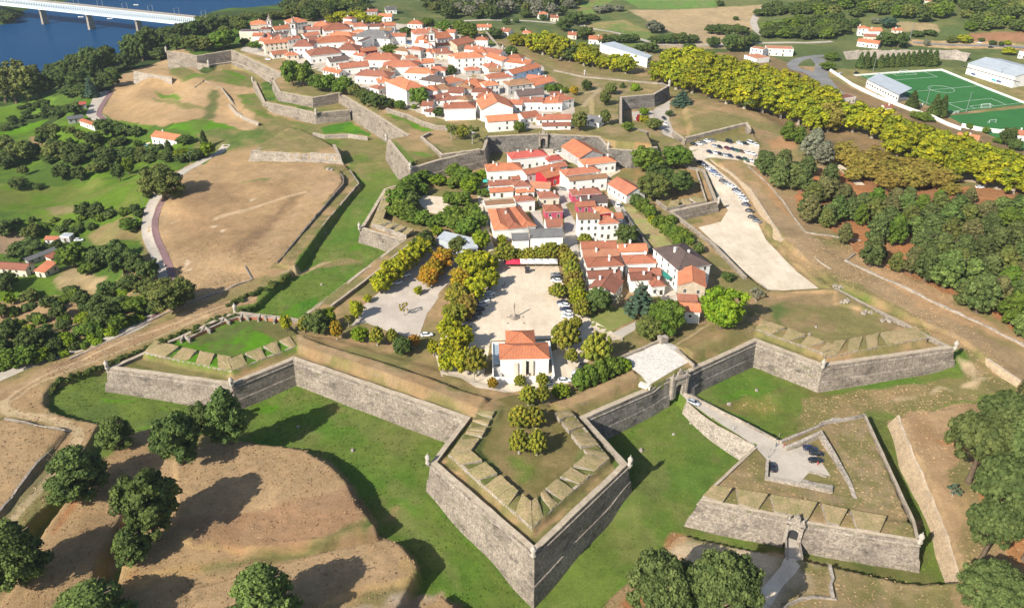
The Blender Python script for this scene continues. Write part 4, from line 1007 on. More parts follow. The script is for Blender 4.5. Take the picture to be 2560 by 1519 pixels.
fb=tag(empty('stone_bridge',ba[0]),'stone bridge with low parapets leading to the small ravelin gate','bridge')
o=ba[0]
mid0=(gc.x-1.25,gc.y-.9);
lf=[Vector((gc.x,gc.y,-1.2))+gd.normalized()*(-1.7),ba[3]];rt=[Vector((gc.x,gc.y,-1.2))+gd.normalized()*1.7,ba[2]]
mb=MB();vs=[lf[0]-o,lf[1]-o,rt[1]-o,rt[0]-o]
mb.prism([(v.x,v.y)for v in vs],-7.0,.05,0,1);mb.build('deck',[M['stone'],M['palroad']],fb)
for a,b in(lf,rt):
 mb=MB();d=(b-a).normalized();a2=a+d*.6;mb.bar(a2-o+Vector((0,0,.45)),b-o+Vector((0,0,.45)),.35,1.0);mb.build('parapet',[M['stone_pale']],fb)
IW=dict(th=.8,bat=.03,drop=1.2,mat='stone_pale',cap='stone_pale',step=False,cat='wall')
wall('yard_wall',KW('D4 1362,830,5.6 1348,1060,5.7 2190,1212,5.9 2195,1145,5.9'),'low stone wall round the front of the ravelin car yard',**IW)
wall('yard_wall',KW('D4 1815,1062,5.9 2000,1115,5.9 2180,1150,5.9'),'broad stone ramp wall at the corner of the ravelin yard',th=2.2,bat=.03,drop=1.2,mat='stone_pale',cap='stone_pale',step=False,cat='wall',out=-1)
wall('yard_wall',KW('D4 1620,692,5.8 1800,620,6.2 2030,512,6.6 2110,640,6.6 2260,900,6.0 2374,1120,5.4 | D5 2240,328,5.0'),'angled stone wall sheltering the three parked black cars',th=1.1,bat=.05,drop=1.4,mat='stone_pale',cap='stone_pale',step=False,cat='wall',out=1)
wall('yard_wall',KW('D4 1880,985,5.1 2000,1010,5.1 2110,1045,5.1'),'low stone edging beside the ravelin yard grass',th=.4,bat=0,drop=.5,mat='stone_pale',cap='stone_pale',step=False,cat='wall',out=1)
wall('boundary_wall',KW('D5 1998,975,.1 2030,1110,.3 2005,1160,.5 2030,1290,.8'),'short crumbling stone wall at bottom right by the bridge road',th=.7,bat=.05,drop=.8,mat='stone_pale',cap='stone_pale',step=False,cat='wall')
wall('boundary_wall',KW('D5 2080,1303,.4 1850,1272,.3 1720,1295,.2 1600,1350,.1 1500,1430,.1'),'curved stone kerb wall at the bottom right corner',th=.5,bat=.05,drop=.5,mat='stone_pale',cap='stone_pale',step=False,cat='wall',out=1)
wall('counterscarp_wall',SLT[:5],'pinkish stone slope wall along the parked cars',th=.8,bat=1.05,drop=.4,mat='pinkstone',step=False,cat='counterscarp')
wall('counterscarp_wall',KW('F 1965,597,6 2100,690,5 2194,740,4.6 2269,778,4.4 2399,842,4.2 2487,910,4.2 2552,953,4.2'),'long pale stone slope wall below the pine slope, right of the right bastion',th=.8,bat=.5,drop=.4,mat='pinkstone',step=False,cat='counterscarp')
wall('counterscarp_wall',KW('F 2243,1039,3.9 2280,1133,3.2 2302,1180,2.4 2358,1315,.8 2402,1448,0'),'straight pale stone slope wall right of the ravelin ditch',jit=.4,th=.6,bat=.55,drop=.4,mat='pinkstone',step=False,cat='counterscarp')
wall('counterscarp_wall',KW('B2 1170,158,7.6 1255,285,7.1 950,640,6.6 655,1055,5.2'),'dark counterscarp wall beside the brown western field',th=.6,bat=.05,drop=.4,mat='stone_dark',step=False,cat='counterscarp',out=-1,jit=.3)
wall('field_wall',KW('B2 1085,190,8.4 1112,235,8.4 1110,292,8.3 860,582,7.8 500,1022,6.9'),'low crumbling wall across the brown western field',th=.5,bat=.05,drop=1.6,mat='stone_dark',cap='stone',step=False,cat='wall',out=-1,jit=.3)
wall('field_wall',[p+Vector((0,0,.5))for p in GK('D1 515,-10 360,160 230,325 0,620 -200,860')],'rubble wall down the lower left field edge',th=.6,bat=.05,drop=.8,mat='stone',cap='stone_pale',step=False,cat='wall',out=-1,jit=.35)
wall('field_wall',[p+Vector((0,0,.4))for p in GK('C1 40,1078 230,1108 420,1145 600,1178 660,1185')],'rubble wall across the top of the lower left field',th=.5,bat=.05,drop=.8,mat='stone',cap='stone_pale',step=False,cat='wall',out=1,jit=.35)
wall('field_wall',[p+Vector((0,0,.55))for p in GK('B4 1330,580 1490,720 1640,870 1760,1010 1900,1220 2040,1400 2200,1425 2374,1445 | B5 560,830')],'thin whitewashed boundary wall below the pines, upper right',th=.45,bat=0,drop=.6,mat='stone_pale',cap='stone_pale',step=False,cat='wall',jit=.12)
wall('field_wall',[p+Vector((0,0,.7))for p in GK('B5 500,950 412,1015 560,1085 720,1160 1100,1335 1400,1480 | C5 1700,200 2100,410')],'long broken rubble wall along the foot of the pine slope',th=.7,bat=.1,drop=.8,mat='stone_pale',cap='stone_pale',step=False,cat='wall',jit=.4)
wall('field_wall',[p+Vector((0,0,.4))for p in GK('C1 650,515 900,400 1150,290 1400,160 1700,20 | B2 270,1185 200,1060')],'line of stones beside the dirt track west of the fortress',th=.5,bat=.05,drop=.5,mat='stone',cap='stone_pale',step=False,cat='wall',jit=.3)
UPG=dict(cordon=False,cat='rampart wall',group='walls of the upper fortress')
U=KW('F 416,128 491,140 577,126 707,187',18.2)
wall('bastion_wall',U,'tall far left wall of the upper fortress above the riverside slope',**UPG)
wall('rampart_wall',KW('F 493,158 523,163 578,155 590,158 680,194',13.3),'lower tier wall with small embrasures below the far left wall',**UPG)
wall('outwork_wall',KW('F 632,202 657,255 789,283 874,275',13.4),'angled outwork wall round a strip of bright grass',drop=1.0,**UPG)
wall('rampart_wall',KW('F 680,200 696,230 781,245 846,233 940,289 1018,339',18.1),'inner wall above the grass strip, running on beside the dark trees',**UPG)
wall('bastion_wall',KW('F 967,347 1026,421 1102,399 1212,374 1219,352',18.1),'broad upper bastion wall behind the garden trees',mat='stone',**UPG)
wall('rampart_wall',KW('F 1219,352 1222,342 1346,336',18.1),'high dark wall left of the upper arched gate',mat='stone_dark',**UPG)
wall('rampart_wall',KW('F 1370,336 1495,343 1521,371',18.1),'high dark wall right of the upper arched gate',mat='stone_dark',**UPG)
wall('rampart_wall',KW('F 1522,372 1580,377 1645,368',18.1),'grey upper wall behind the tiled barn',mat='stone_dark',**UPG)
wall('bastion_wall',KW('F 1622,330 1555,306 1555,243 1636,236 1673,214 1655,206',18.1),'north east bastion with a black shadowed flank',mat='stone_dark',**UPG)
wall('rampart_wall',KW('F 1660,207 1640,206 1560,199 1460,190 1385,174',18.5),'low north east parapet along the brown bank',th=1,bat=.05,drop=1,mat='stone_pale',step=False,cat='parapet',out=1)
wall('rampart_wall',KW('A3 515,470 440,380 360,290',18.6),'pale parapet descending behind the far houses',th=1,bat=.05,drop=1,mat='stone_pale',step=False,cat='parapet',out=1)
wall('rampart_wall',KW('A2 1500,1005 1690,1062 1840,1130 1960,1165 2070,1175',20.2),'curving retaining wall on the upper bastion below white houses',th=1,bat=.05,drop=.4,mat='stone',step=False,cat='retaining wall',zb=17)
feature_wall=wall('rampart_wall',KW('A2 1900,1225 1815,1265 2015,1435 2374,1385',19.2),'low embrasured parapet on the upper bastion',th=1.4,bat=.05,drop=1.2,mat='stone',step=False,cat='parapet',zb=17)
wall('ravelin_wall',KW('F 690,352 626,377 851,387 838,360',12.2),'broad stone front of the western ravelin above the brown field',mat='stone_pale',cat='ravelin wall')
wall('counterscarp_wall',KW('A2 40,960,9.3 110,1040,9.3 190,1088,9.3 318,1142,9.0'),'small stone counterscarp west of the outwork',th=.8,bat=.15,drop=.4,mat='stone_pale',step=False,cat='counterscarp')
wall('counterscarp_wall',[p+Vector((0,0,.8))for p in GK('A1 1800,820 1895,752 | A1 1896,754 2062,826 2255,1080')],'thin wall on the grassy bank west of the outwork',th=.5,bat=.05,drop=1,mat='stone_pale',step=False,cat='wall',out=-1)
wall('counterscarp_wall',KW('A1 1238,662,10.5 1330,680,10.5 1592,716,9.6'),'long pale stone face at the top of the far brown slope',th=.8,bat=.25,drop=.3,mat='stone_pale',step=False,cat='counterscarp',zb=2)
wall('counterscarp_wall',KW('A1 1712,856,8 1790,850,8 1885,858,8'),'short stone face in the middle of the far brown slope',th=.8,bat=.15,drop=.3,mat='stone_pale',step=False,cat='counterscarp',zb=3)
wall('ravelin_wall',KW('B4 400,140,12 560,250,12.4 575,222,13.4 1310,42,13.4 1345,110,12.5'),'ravelin wall behind the upper right parking lot',mat='stone',step=False,cat='ravelin wall')
wall('ruin_wall',KW('A2 820,1230,8.8 935,1255,8.8 1150,1245,8.8 1330,1270,8.8'),'ruined low wall by the path west of the upper bastion',th=.8,bat=.05,drop=1,mat='stone_pale',step=False,cat='wall')
wall('lawn_wall',KW('B3 1607,672,11.2 1700,800,11.2 1990,1188,11.2'),'dark brown boundary wall along the lawn strip',th=.5,bat=0,drop=.6,mat='stone_dark',cap='stone_dark',step=False,cat='wall',zb=8)
wall('garden_wall',KW('C3 1335,515,9.8 1490,578,9.8 1620,612,9.8'),'low hedge bank wall below the small lawn',th=.6,bat=0,drop=.5,mat='stone_pale',step=False,cat='wall',zb=8)
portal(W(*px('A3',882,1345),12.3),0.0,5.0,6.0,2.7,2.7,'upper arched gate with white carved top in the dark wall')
mb=MB();mb.box(-3.2,3.2,.5,2.2,-3,5.9)
p=W(*px('A3',882,1345),12.3);tag(mb.build('gate_backing',[M['stone_dark']],None,p),'dark masonry behind the upper arched gate','gate wall')
q=[W(*px('A3',862,1345),12.3),W(*px('A3',902,1345),12.3),W(*px('B3',975,165),9.4),W(*px('B3',862,165),9.4)]
mb=MB();mb.prism([(v.x,v.y)for v in q],7,[12.25,12.25,9.4,9.4]);tag(mb.build('ramp',M['sett']),kind='structure')
rk=MB()
_r=random.Random(5)
for _ in range(1):
 bm_=bmesh.new();bmesh.ops.create_icosphere(bm_,subdivisions=1,radius=.6)
 for v in bm_.verts:v.co*=_r.uniform(.7,1.2)
 ROCK=bpy.data.meshes.new('stone');bm_.to_mesh(ROCK);bm_.free();ROCK.materials.append(M['stone_pale'])
for s,k,w in[('C2 690,1215',1.0,'right of the long tree shadow'),('C2 1195,1437',1.2,'in the middle of the front moat'),('D4 430,390',1,'near the ramp foot'),('D4 215,522',1,'left of the ramp foot'),('D4 905,155',1.4,'beside the ramp on the moat grass'),('D3 1550,405',1.4,'right of the arrowhead bastion shadow'),('C4 1245,1468',1.2,'below the right bastion'),('B2 905,1235',1.1,'in the bright western ditch'),('B2 940,755',1.2,'below the western shadow bank'),('C5 150,215',1.1,'upper one in the right bastion'),('C5 85,285',1.1,'lower one in the right bastion'),('B2 970,165',2.2,'at the head of the western field'),('B2 1000,170',1.7,'beside the taller stone of the western field')]:
 p=GK(s)[0];o=inst('boulder',ROCK,None,p+Vector((0,0,.2*k)),(0,0,_r.random()*6),(k,k,k*.8));tag(o,'pale loose stone '+w,'stone','loose stones')
for s,w in[('C5 620,80','left'),('C5 780,160','right'),('C4 2330,375','upper'),('C4 2250,190','whitewashed end')]:
 e=tag(empty('rubble_heap',GK(s)[0]),'heap of pale rubble on the right bastion, '+w+' one','rubble','rubble heaps on the right bastion')
 for i in range(9):inst('stone',ROCK,e,(_r.uniform(-2,2),_r.uniform(-1.2,1.2),.3),(_r.random()*3,_r.random(),_r.random()*6),(_r.uniform(.7,1.5),)*3)
def win_mesh(w,h,name='window',arch=False):
 mb=MB()
 mb.box(-w/2,w/2,-.03,.02,0,h,0)
 t=.11
 mb.box(-w/2-t,-w/2,-.07,.02,-t,h+t,1);mb.box(w/2,w/2+t,-.07,.02,-t,h+t,1)
 mb.box(-w/2,w/2,-.07,.02,h,h+t,1);mb.box(-w/2,w/2,-.12,.02,-t,0,1)
 mb.box(-.03,.03,-.05,.02,0,h,1)
 return mb.mesh(name,[M['glass'],M['frame']])
WIN=win_mesh(1.0,1.5);WINS=win_mesh(.8,.9)
mb=MB();mb.box(-.55,.55,-.03,.02,0,2.2,0);mb.box(-.7,-.55,-.08,.02,0,2.35,1);mb.box(.55,.7,-.08,.02,0,2.35,1);mb.box(-.55,.55,-.08,.02,2.2,2.35,1)
DOOR=mb.mesh('door',[M['door'],M['frame']])
mb=MB();mb.box(-.35,.35,-.35,.35,-1.0,1.1,0);mb.box(-.45,.45,-.45,.45,1.1,1.25,0);mb.box(-.3,.3,-.3,.3,1.25,1.45,1)
CHIM=mb.mesh('chimney',[M['white'],M['greywall']])
mb=MB();mb.box(-.5,.5,-.6,.6,0,.1,0);mb.box(-.42,.42,-.52,.52,.1,.12,1)
SKYL=mb.mesh('skylight',[M['metal'],M['glass']])
HR=random.Random(77)
def roof_build(parent,kind,w,d,h,rise,mk,oh=.4):
 x0,x1,y0,y1=-w/2-oh,w/2+oh,-oh,d+oh
 mb=MB()
 z0,zt=h-.06,h+.10
 def skin(quads):
  pass
 top=[]
 if kind=='flat':
  mb.box(-w/2-.05,w/2+.05,-.05,d+.05,h,h+.55,1);mb.box(-w/2+.25,w/2-.25,.25,d-.25,h+.5,h+.58,0)
  return mb.build('roof',[M['panelgrey']if mk=='s' else M['roof_%s0'%mk],M['white']],parent)
 base=[(x0,y0,zt),(x1,y0,zt),(x1,y1,zt),(x0,y1,zt)]
 low=[(x,y,z0)for x,y,z in base]
 zr=zt+rise
 if kind=='mono':
  v=[base[0],base[1],(x1,y1,zr),(x0,y1,zr)]
  mb.add(v,[(0,1,2,3)],0)
  l=[low[0],low[1],(x1,y1,zr-.16),(x0,y1,zr-.16)]
  mb.add(l,[(3,2,1,0)],1);mb.add(v+l,[(4,5,1,0),(5,6,2,1),(6,7,3,2),(7,4,0,3)],0)
  ax=0
 elif kind=='gx':
  ym=(y0+y1)/2
  v=base+[(x0,ym,zr),(x1,ym,zr)];l=low+[(x0,ym,zr-.16),(x1,ym,zr-.16)]
  mb.add(v,[(0,1,5,4),(2,3,4,5)],0);mb.add(l,[(4,5,1,0),(5,4,3,2)],1)
  mb.add(v+l,[(6,7,1,0),(8,9,3,2),(6,0,4,10),(3,9,10,4),(1,7,11,5),(8,2,5,11)],0);ax=0
  mb.tube((x0,ym,zr+.03),(x1,ym,zr+.03),.14,n=5)
 elif kind=='gy':
  v=base+[(0,y0,zr),(0,y1,zr)];l=low+[(0,y0,zr-.16),(0,y1,zr-.16)]
  mb.add(v,[(0,4,5,3),(4,1,2,5)],0);mb.add(l,[(3,5,4,0),(5,2,1,4)],1)
  mb.add(v+l,[(0,6,10,4),(10,7,1,4),(7,8,2,1),(9,6,0,3),(8,11,5,2),(11,9,3,5)],0);ax=1
  mb.tube((0,y0,zr+.03),(0,y1,zr+.03),.14,n=5)
 else:
  W_,D_=x1-x0,y1-y0
  if W_>=D_:
   r0,r1=(x0+D_/2,(y0+y1)/2),(x1-D_/2,(y0+y1)/2);ax=0
  else:
   r0,r1=(0,y0+W_/2),(0,y1-W_/2);ax=1
  v=base+[(r0[0],r0[1],zr),(r1[0],r1[1],zr)]
  if ax==0:f=[(0,1,5,4),(1,2,5),(2,3,4,5),(3,0,4)]
  else:f=[(0,1,4),(1,2,5,4),(2,3,5),(3,0,4,5)]
  mb.add(v,f,0);mb.add(base+low,[(4,5,1,0),(5,6,2,1),(6,7,3,2),(7,4,0,3)],1);mb.add(low,[(3,2,1,0)],1)
  for a,b in((0,4),(1,4 if ax else 5),(2,5),(3,5 if ax else 4),(4,5)):
   if(Vector(v[a])-Vector(v[b])).length>.3:mb.tube(Vector(v[a])+Vector((0,0,.03)),Vector(v[b])+Vector((0,0,.03)),.13,n=5)
 return mb.build('roof',[M['roof_%s%d'%(mk,ax)],M['white']],parent)
def house(p,ang,w,d,h,kind,mk,wm,label,rise=None,rows=None,cols=None,chim=1,side=1,group=None,cat='house',name='house',door=True,small=False,base=2.0,sky=0,top=None):
 e=tag(empty(name,p,ang),label,cat,group)
 if rise is None:rise=.23*(d if kind in('gx',)else(w if kind=='gy' else(d*.6 if kind=='mono' else min(w,d))))
 mb=MB();mb.box(-w/2,w/2,0,d,-base,h)
 zr=h+rise-.08
 if kind=='gx':
  for x in(-w/2,w/2):mb.add([(x,0,h),(x,d,h),(x,d/2,zr)],[(0,1,2)if x>0 else(0,2,1)])
 if kind=='gy':
  for y in(0,d):mb.add([(-w/2,y,h),(w/2,y,h),(0,y,zr)],[(0,1,2)if y==0 else(0,2,1)])
 if kind=='mono':
  mb.add([(-w/2,d,h),(w/2,d,h),(w/2,d,zr),(-w/2,d,zr),(-w/2,0,h),(w/2,0,h)],[(1,0,3,2),(4,3,0),(5,1,2)])
 mb.build('wall',[M[wm]],e)
 rf=roof_build(e,kind,w,d,h,rise,mk)
 rows=max(1,int(h/3.0))if rows is None else rows
 cols=max(1,min(5,int(w/3.0)))if cols is None else cols
 wme=WINS if small else WIN
 for r in range(rows):
  z=(h/rows)*r+min(1.1,h/rows*.35)
  for c in range(cols):
   x=-w/2+w*(c+.5)/cols
   if r==0 and door and c==cols//2:inst('door',DOOR,e,(x,0,0));continue
   if HR.random()<.9:inst('window',wme,e,(x,0,z))
  if side:
   k=max(1,min(4,int(d/4)))
   for c in range(k):
    y=d*(c+.5)/k
    if p[0]<60:inst('window',wme,e,(w/2,y,z),(0,0,R(90)))
    else:inst('window',wme,e,(-w/2,y,z),(0,0,R(-90)))
 if kind!='flat':
  for _ in range(chim):
   inst('chimney',CHIM,rf,(HR.uniform(-.35,.35)*w,d*HR.uniform(.3,.7),h+rise*.7),(0,0,0),(1,1,HR.uniform(.9,1.5)))
  for i in range(sky):inst('skylight',SKYL,rf,(HR.uniform(-.3,.3)*w,d*.28,h+rise*.5+.12),(math.atan2(rise,d/2)if kind in('gx','hip')else 0,0,0))
 return e
FOOT=[]
def H(c,xl,yl,xr,yr,h,d,kind,mk,wm,label,zg=9.2,**k):
 a=W(*px(c,xl,yl),zg+h);b=W(*px(c,xr,yr),zg+h)
 v=b-a
 p=(a+b)/2
 if k.get('group')=='houses of the upper town':d*=1.12
 c_=p+Vector((-v.y,v.x,0)).normalized()*d/2
 FOOT.append((c_.x,c_.y,.5*(v.length+d)*.5))
 e=house(Vector((p.x,p.y,zg)),math.atan2(v.y,v.x),math.hypot(v.x,v.y),d,h,kind,mk,wm,label,**k)
 return e
N_=dict(group='houses of the near quarter')
H('B3',590,215,925,182,6,9,'hip','r','white','long white house with crimson roof, nearest the upper arched gate',chim=3,cols=5,rows=1,**N_)
H('B3',930,236,1068,218,4.5,7,'hip','r','white','small crimson roofed house tucked right of the long crimson roof',cols=2,**N_)
H('B3',365,330,690,312,5.5,9.5,'hip','o','white','white house with orange roof, skylight and two white chimneys below the dark wall',chim=2,sky=2,cols=4,rows=1,**N_)
H('B3',1220,207,1440,168,5,20,'gy','o','greywall','big tiled barn with grey gable against the upper wall',rows=1,cols=1,chim=0,**N_)
H('B3',1262,272,1558,240,5,8,'hip','o','white','long orange roofed house with a row of dark windows beside the barn',rows=1,cols=5,**N_)
H('B3',728,360,1105,275,4,6,'gx','t','white','narrow row house with terracotta roof behind the red house',rows=1,cols=5,**N_)
H('B3',912,392,1072,348,4.5,9,'gx','o','redwall','bright red house with orange roof and white framed windows',rows=1,cols=3,chim=1,**N_)
H('B3',1090,372,1415,330,6.5,8,'hip','t','white','tall white house with faded terracotta roof, right of the red house',**N_)
H('B3',1130,418,1476,385,6,5,'gx','m','white','white house with mottled tan roof and awning window row',rows=2,cols=4,**N_)
H('B3',385,462,602,448,3.5,6,'gx','b','white','low house with brown roof above the street cafe umbrellas',cols=3,**N_)
H('B3',392,525,605,510,3,5,'gx','o','white','low house with clean orange roof beside the garden street',cols=3,chim=0,**N_)
H('B3',620,472,765,462,4,7,'hip','b','white','brown hipped roof house in the middle of the left row',cols=2,**N_)
H('B3',600,405,670,400,4.5,3,'mono','t','white','little terracotta lean-to roof in the left row',cols=1,chim=0,**N_)
H('B3',760,478,940,488,3,7.5,'gx','p','white','bright pale orange roof shed by the red house',cols=2,chim=0,**N_)
H('B3',635,527,800,515,3,4,'gx','o','white','small orange roof house above the roof terrace',cols=2,**N_)
H('B3',853,580,1032,570,3.6,7.5,'hip','b','cream','square house with brown pyramid roof in the middle street',cols=2,**N_)
H('B3',1155,552,1422,532,3.2,7,'hip','b','magenta','rose walled house with brown roof and roof aerials',cols=3,**N_)
H('B3',1250,625,1480,615,3,8,'gx','d','white','house with dark grey brown roof among the orange ones',cols=2,**N_)
H('B3',345,660,632,638,4.5,6.5,'flat','m','cream','cream house with cluttered flat roof terrace',rows=1,cols=4,**N_)
H('B3',637,610,806,596,5,6.5,'hip','b','white','white house with brown hipped roof right of the roof terrace',rows=1,cols=2,**N_)
for x0,x1,y0,y1,l in((428,560,872,864,'left'),(560,692,864,850,'middle'),(692,812,850,832,'right')):
 H('B3',x0,y0,x1,y1,5,22,'hip','o' if l!='middle' else 't','white',l+' roof of the big triple roofed orange hall',rows=1,cols=1,chim=1 if l=='middle' else 0,**N_)
H('B3',905,705,1065,697,3.5,7.5,'hip','t','magenta','rose walled house with terracotta roof above the shaded street',rows=1,cols=2,chim=0,**N_)
H('B3',920,845,1062,838,4,9,'gx','b','white','house with weathered red roof behind the church',rows=1,cols=2,**N_)
H('B3',1200,657,1366,648,3,5.5,'gx','t','magenta','narrow house with lilac front below a terracotta roof',rows=1,cols=3,chim=0,**N_)
H('B3',1212,772,1405,766,9.5,7,'gx','m','white','tall white house with mottled lichen roof and shuttered windows',rows=3,cols=3,**N_)
H('B3',1400,722,1515,706,6,7,'hip','o','redwall','house with orange hipped roof and red dormer',rows=1,cols=2,**N_)
H('B3',1405,817,1582,806,7.6,8,'hip','t','white','white two storey inn with green awnings and terracotta roof',rows=2,cols=3,**N_)
H('B3',1540,768,1622,762,4,6,'gx','o','white','small orange roof annex right of the inn',rows=1,cols=1,chim=0,**N_)
H('B3',1655,548,1830,508,4,16,'gy','t','white','white gabled hall with repaired tiles beside the dark round trees',rows=1,cols=2,chim=0,sky=2,**N_)
H('B3',1245,1052,1562,1046,4.5,7.5,'gx','t','white','first house of the right block with long pale orange roof',rows=1,cols=4,chim=2,**N_)
H('B3',1260,1120,1586,1112,5,7,'gx','p','white','second stepped roof of the right block, plain pale orange',rows=1,cols=4,**N_)
H('B3',1297,1217,1627,1202,6,8,'hip','t','white','right block house with two roof dormers and brick red roof',rows=2,cols=4,chim=2,**N_)
H('B3',1310,1320,1602,1304,5,6,'gx','b','white','right block house with brown red roof below the dormered one',rows=1,cols=4,**N_)
H('B3',1310,1412,1540,1462,4,11,'gy','b','white','right block corner house with big brown gable',rows=1,cols=3,**N_)
H('B3',1490,1386,1602,1380,3.5,6,'gx','t','white','right block small house by the garden conifer',rows=1,cols=2,**N_)
H('B3',1596,1073,1846,1066,6,7,'gx','o','white','white house with clean orange roof at the end of the lawn wall',rows=1,cols=3,chim=2,**N_)
H('B3',1652,1188,1930,1176,5,7.5,'hip','t','white','white house with roof terrace in the right block',rows=1,cols=4,**N_)
H('B3',1690,1288,1972,1290,4,6,'gx','b','white','long brown red roof at the right end of the right block',rows=1,cols=4,**N_)
H('B3',1700,1337,1892,1327,5,6,'gx','b','white','white house with reddish roof above the garden conifer',rows=1,cols=3,**N_)
H('B3',1892,1397,2012,1387,4,8,'hip','t','white','corner house with terracotta hipped roof and balcony',rows=1,cols=2,**N_)
e=H('F',1697,676,1776,661,9,20,'hip','d','white','large white block with dark brown hipped roof and green awnings',rows=3,cols=3,chim=3,cat='building',**N_)
mb=MB();mb.prism([(-9.7,3),(-8,3),(-8,9),(-9.7,9)],[3.6,4.3,4.3,3.6],[3.75,4.45,4.45,3.75]);mb.build('awning',M['awning'],e)
H('C4',281,160,612,186,8.3,12,'gy','o','stonewall','stone gabled house with orange roof next to the dark roofed block',rows=2,cols=2,door=False,chim=0,**N_)
H('C4',275,347,502,357,3.6,5,'gx','b','white','low annex with brown roof in front of the stone gable',rows=1,cols=2,chim=0,**N_)
e=H('C4',256,477,547,492,4.6,6.5,'gx','o','white','little white chapel with vivid orange roof beside the big round tree',rows=0,chim=0,side=0,cat='chapel',name='chapel')
mb=MB();mb.lathe([(.55,-.03),(.55,.05)],12);o=mb.build('oculus',M['glass'],e,(.8,-.02,2.6));o.rotation_euler=(R(90),0,0)
e=H('C3',487,806,935,797,6.6,9,'hip','o','white','white hall with vivid orange hipped roof at the end of the plaza',rows=0,chim=0,side=0,cat='building',name='hall',zg=8.8)
for x in(-3.0,-.3,2.2):
 mb=MB();mb.box(x-.7,x+.7,-.7,0,-1,6.0 if x>-2 else 5.2);mb.build('buttress',M['cream'],e)
mb=MB();mb.box(.55,1.5,-.05,.02,.2,5.6);mb.build('glass_strip',M['glass'],e)
mb=MB();mb.box(-5.6,3.9,9.0,16.5,-1,6.4);mb.build('wall',M['white'],e)
rf=roof_build(e,'hip',9.4,8.5,6.5,2.0,'o');rf.location=(-.9,8.6,0)
hall_w=None
tw=tag(empty('terrace',e.location,e.rotation_euler.z),'white walled terrace wrapped around the orange roofed hall','terrace')
for x0,x1,y0,y1,z in((-10.8,-10.4,-4.0,16.5,2.6),(9.4,9.8,-4.0,16.5,2.6),(-10.4,9.4,-4.4,-4.0,2.3),(-10.4,-6.2,16.0,16.4,2.6),(4.5,9.4,16.0,16.4,2.6)):
 mb=MB();mb.box(x0,x1,y0,y1,-2,z);mb.build('parapet',M['white'],tw)
mb=MB();mb.box(-10.4,-7.4,4,16,-1,2.0);mb.build('glass_canopy',plain('pale_glass',(.30,.36,.40),.2),tw)
mb=MB();mb.box(7.2,9.4,6,16,-1,2.0);mb.build('deck',M['greywall'],tw)
mb=MB()
for i in range(9):mb.box(-10.2,-7.6,-3.6+i*.7,-2.9+i*.7,-1,.2+i*.2)
mb.build('steps',M['greywall'],tw)
ch=H('B3',765,940,1067,932,6.6,8,'gx','g','white','white church with grey slate roof facing the tree shaded square',rows=1,cols=3,chim=0,door=False,cat='church',name='church')
w2=4.2
mb=MB();mb.box(-14.6,-7.6,.6,7,-2,5.2);mb.build('chancel',M['white'],ch)
rf=roof_build(ch,'gx',7,6.4,5.2,1.5,'g');rf.location=(-11.1,.6,0)
for x in(-7.4,7.4):
 mb=MB();mb.prism([(x-.25,-.4),(x+.25,-.4),(x+.25,8.4),(x-.25,8.4)],6.2,7.2);mb.build('gable_coping',M['stone_pale'],ch)
 for y in(-.3,8.2):
  mb=MB();mb.lathe([(.28,7.2),(.28,7.6),(.1,8.0),(.22,8.3),(.02,8.9)],8,(x,y,0));mb.build('pinnacle',M['stone_pale'],ch)
M['whiteconc']=varmat('white_concrete',(.46,.48,.49),(.38,.40,.41),.3,.7,1.5,.15)
a=[W(*px(*q),13.4)for q in(('B2',1965,800),('B2',2040,735),('B2',2310,800),('B2',2350,880),('B2',2245,890))]
e=tag(empty('pavilion',(a[0].x,a[0].y,9.0)),'modern grey white pavilion with folded roof between garden and plane trees','pavilion')
rel=[(v.x-a[0].x,v.y-a[0].y)for v in a]
mb=MB();mb.prism(rel,-1,4.0);mb.build('wall',M['whiteconc'],e)
mb=MB();mb.prism([(x*1.02,y*1.02)for x,y in rel],4.0,[4.4,4.3,4.6,4.5,4.3]);mb.build('roof',M['whiteconc'],e)
v=Vector((rel[3][0]-rel[4][0],rel[3][1]-rel[4][1]));n_=Vector((v.y,-v.x)).normalized()*.06
mb=MB();p0=Vector(rel[4])+v*.1+n_;p1=Vector(rel[4])+v*.9+n_
mb.prism([tuple(p0),tuple(p1),tuple(p1-n_*2),tuple(p0-n_*2)],.3,3.4);mb.build('opening',M['darkmetal_shade'],e)
Fz=dict(zg=17.6,group='houses of the upper town',small=False)
def F(c,xl,yl,xr,yr,h,d,kind,mk,wm,label,**k):
 q=dict(Fz);q.update(k);q.setdefault('door',False)
 return H(c,xl,yl,xr,yr,h,d,kind,mk,wm,label,**q)
F('A2',245,236,412,226,5.5,10,'hip','o','cream','leftmost orange roofed house by the riverside trees')
F('A2',470,282,607,266,4,8,'gx','o','white','orange roof church nave between the two far bell towers',rows=1)
F('A2',612,222,772,202,6,12,'hip','o','greywall','orange hipped roof behind the right far bell tower')
F('A2',140,302,325,302,6.5,8,'flat','d','cream','pale flat roofed block at the left end of the upper town',rows=1)
F('A2',330,348,450,352,3,10,'hip','t','white','low terracotta roof below the left far bell tower')
F('A2',445,332,592,312,4,5,'gx','d','white','brown ridge roof between the far bell towers')
F('A2',510,367,592,352,4,7,'gy','t','white','small gabled terracotta roof under the right far bell tower',cols=1)
F('A2',590,375,712,355,3.5,6,'gx','t','white','long low terracotta roof at the foot of the right far bell tower')
F('A2',376,412,592,392,8,7,'gx','o','cream','cream row house with three rows of windows near the lower wall',rows=3,cols=5)
F('A2',640,436,826,434,8,15,'hip','b','white','large white house with brown hipped roof and tall windows',rows=2,cols=4)
F('A2',452,512,587,496,3,7,'gx','t','white','low brown red roof in front of the cream row house',rows=1)
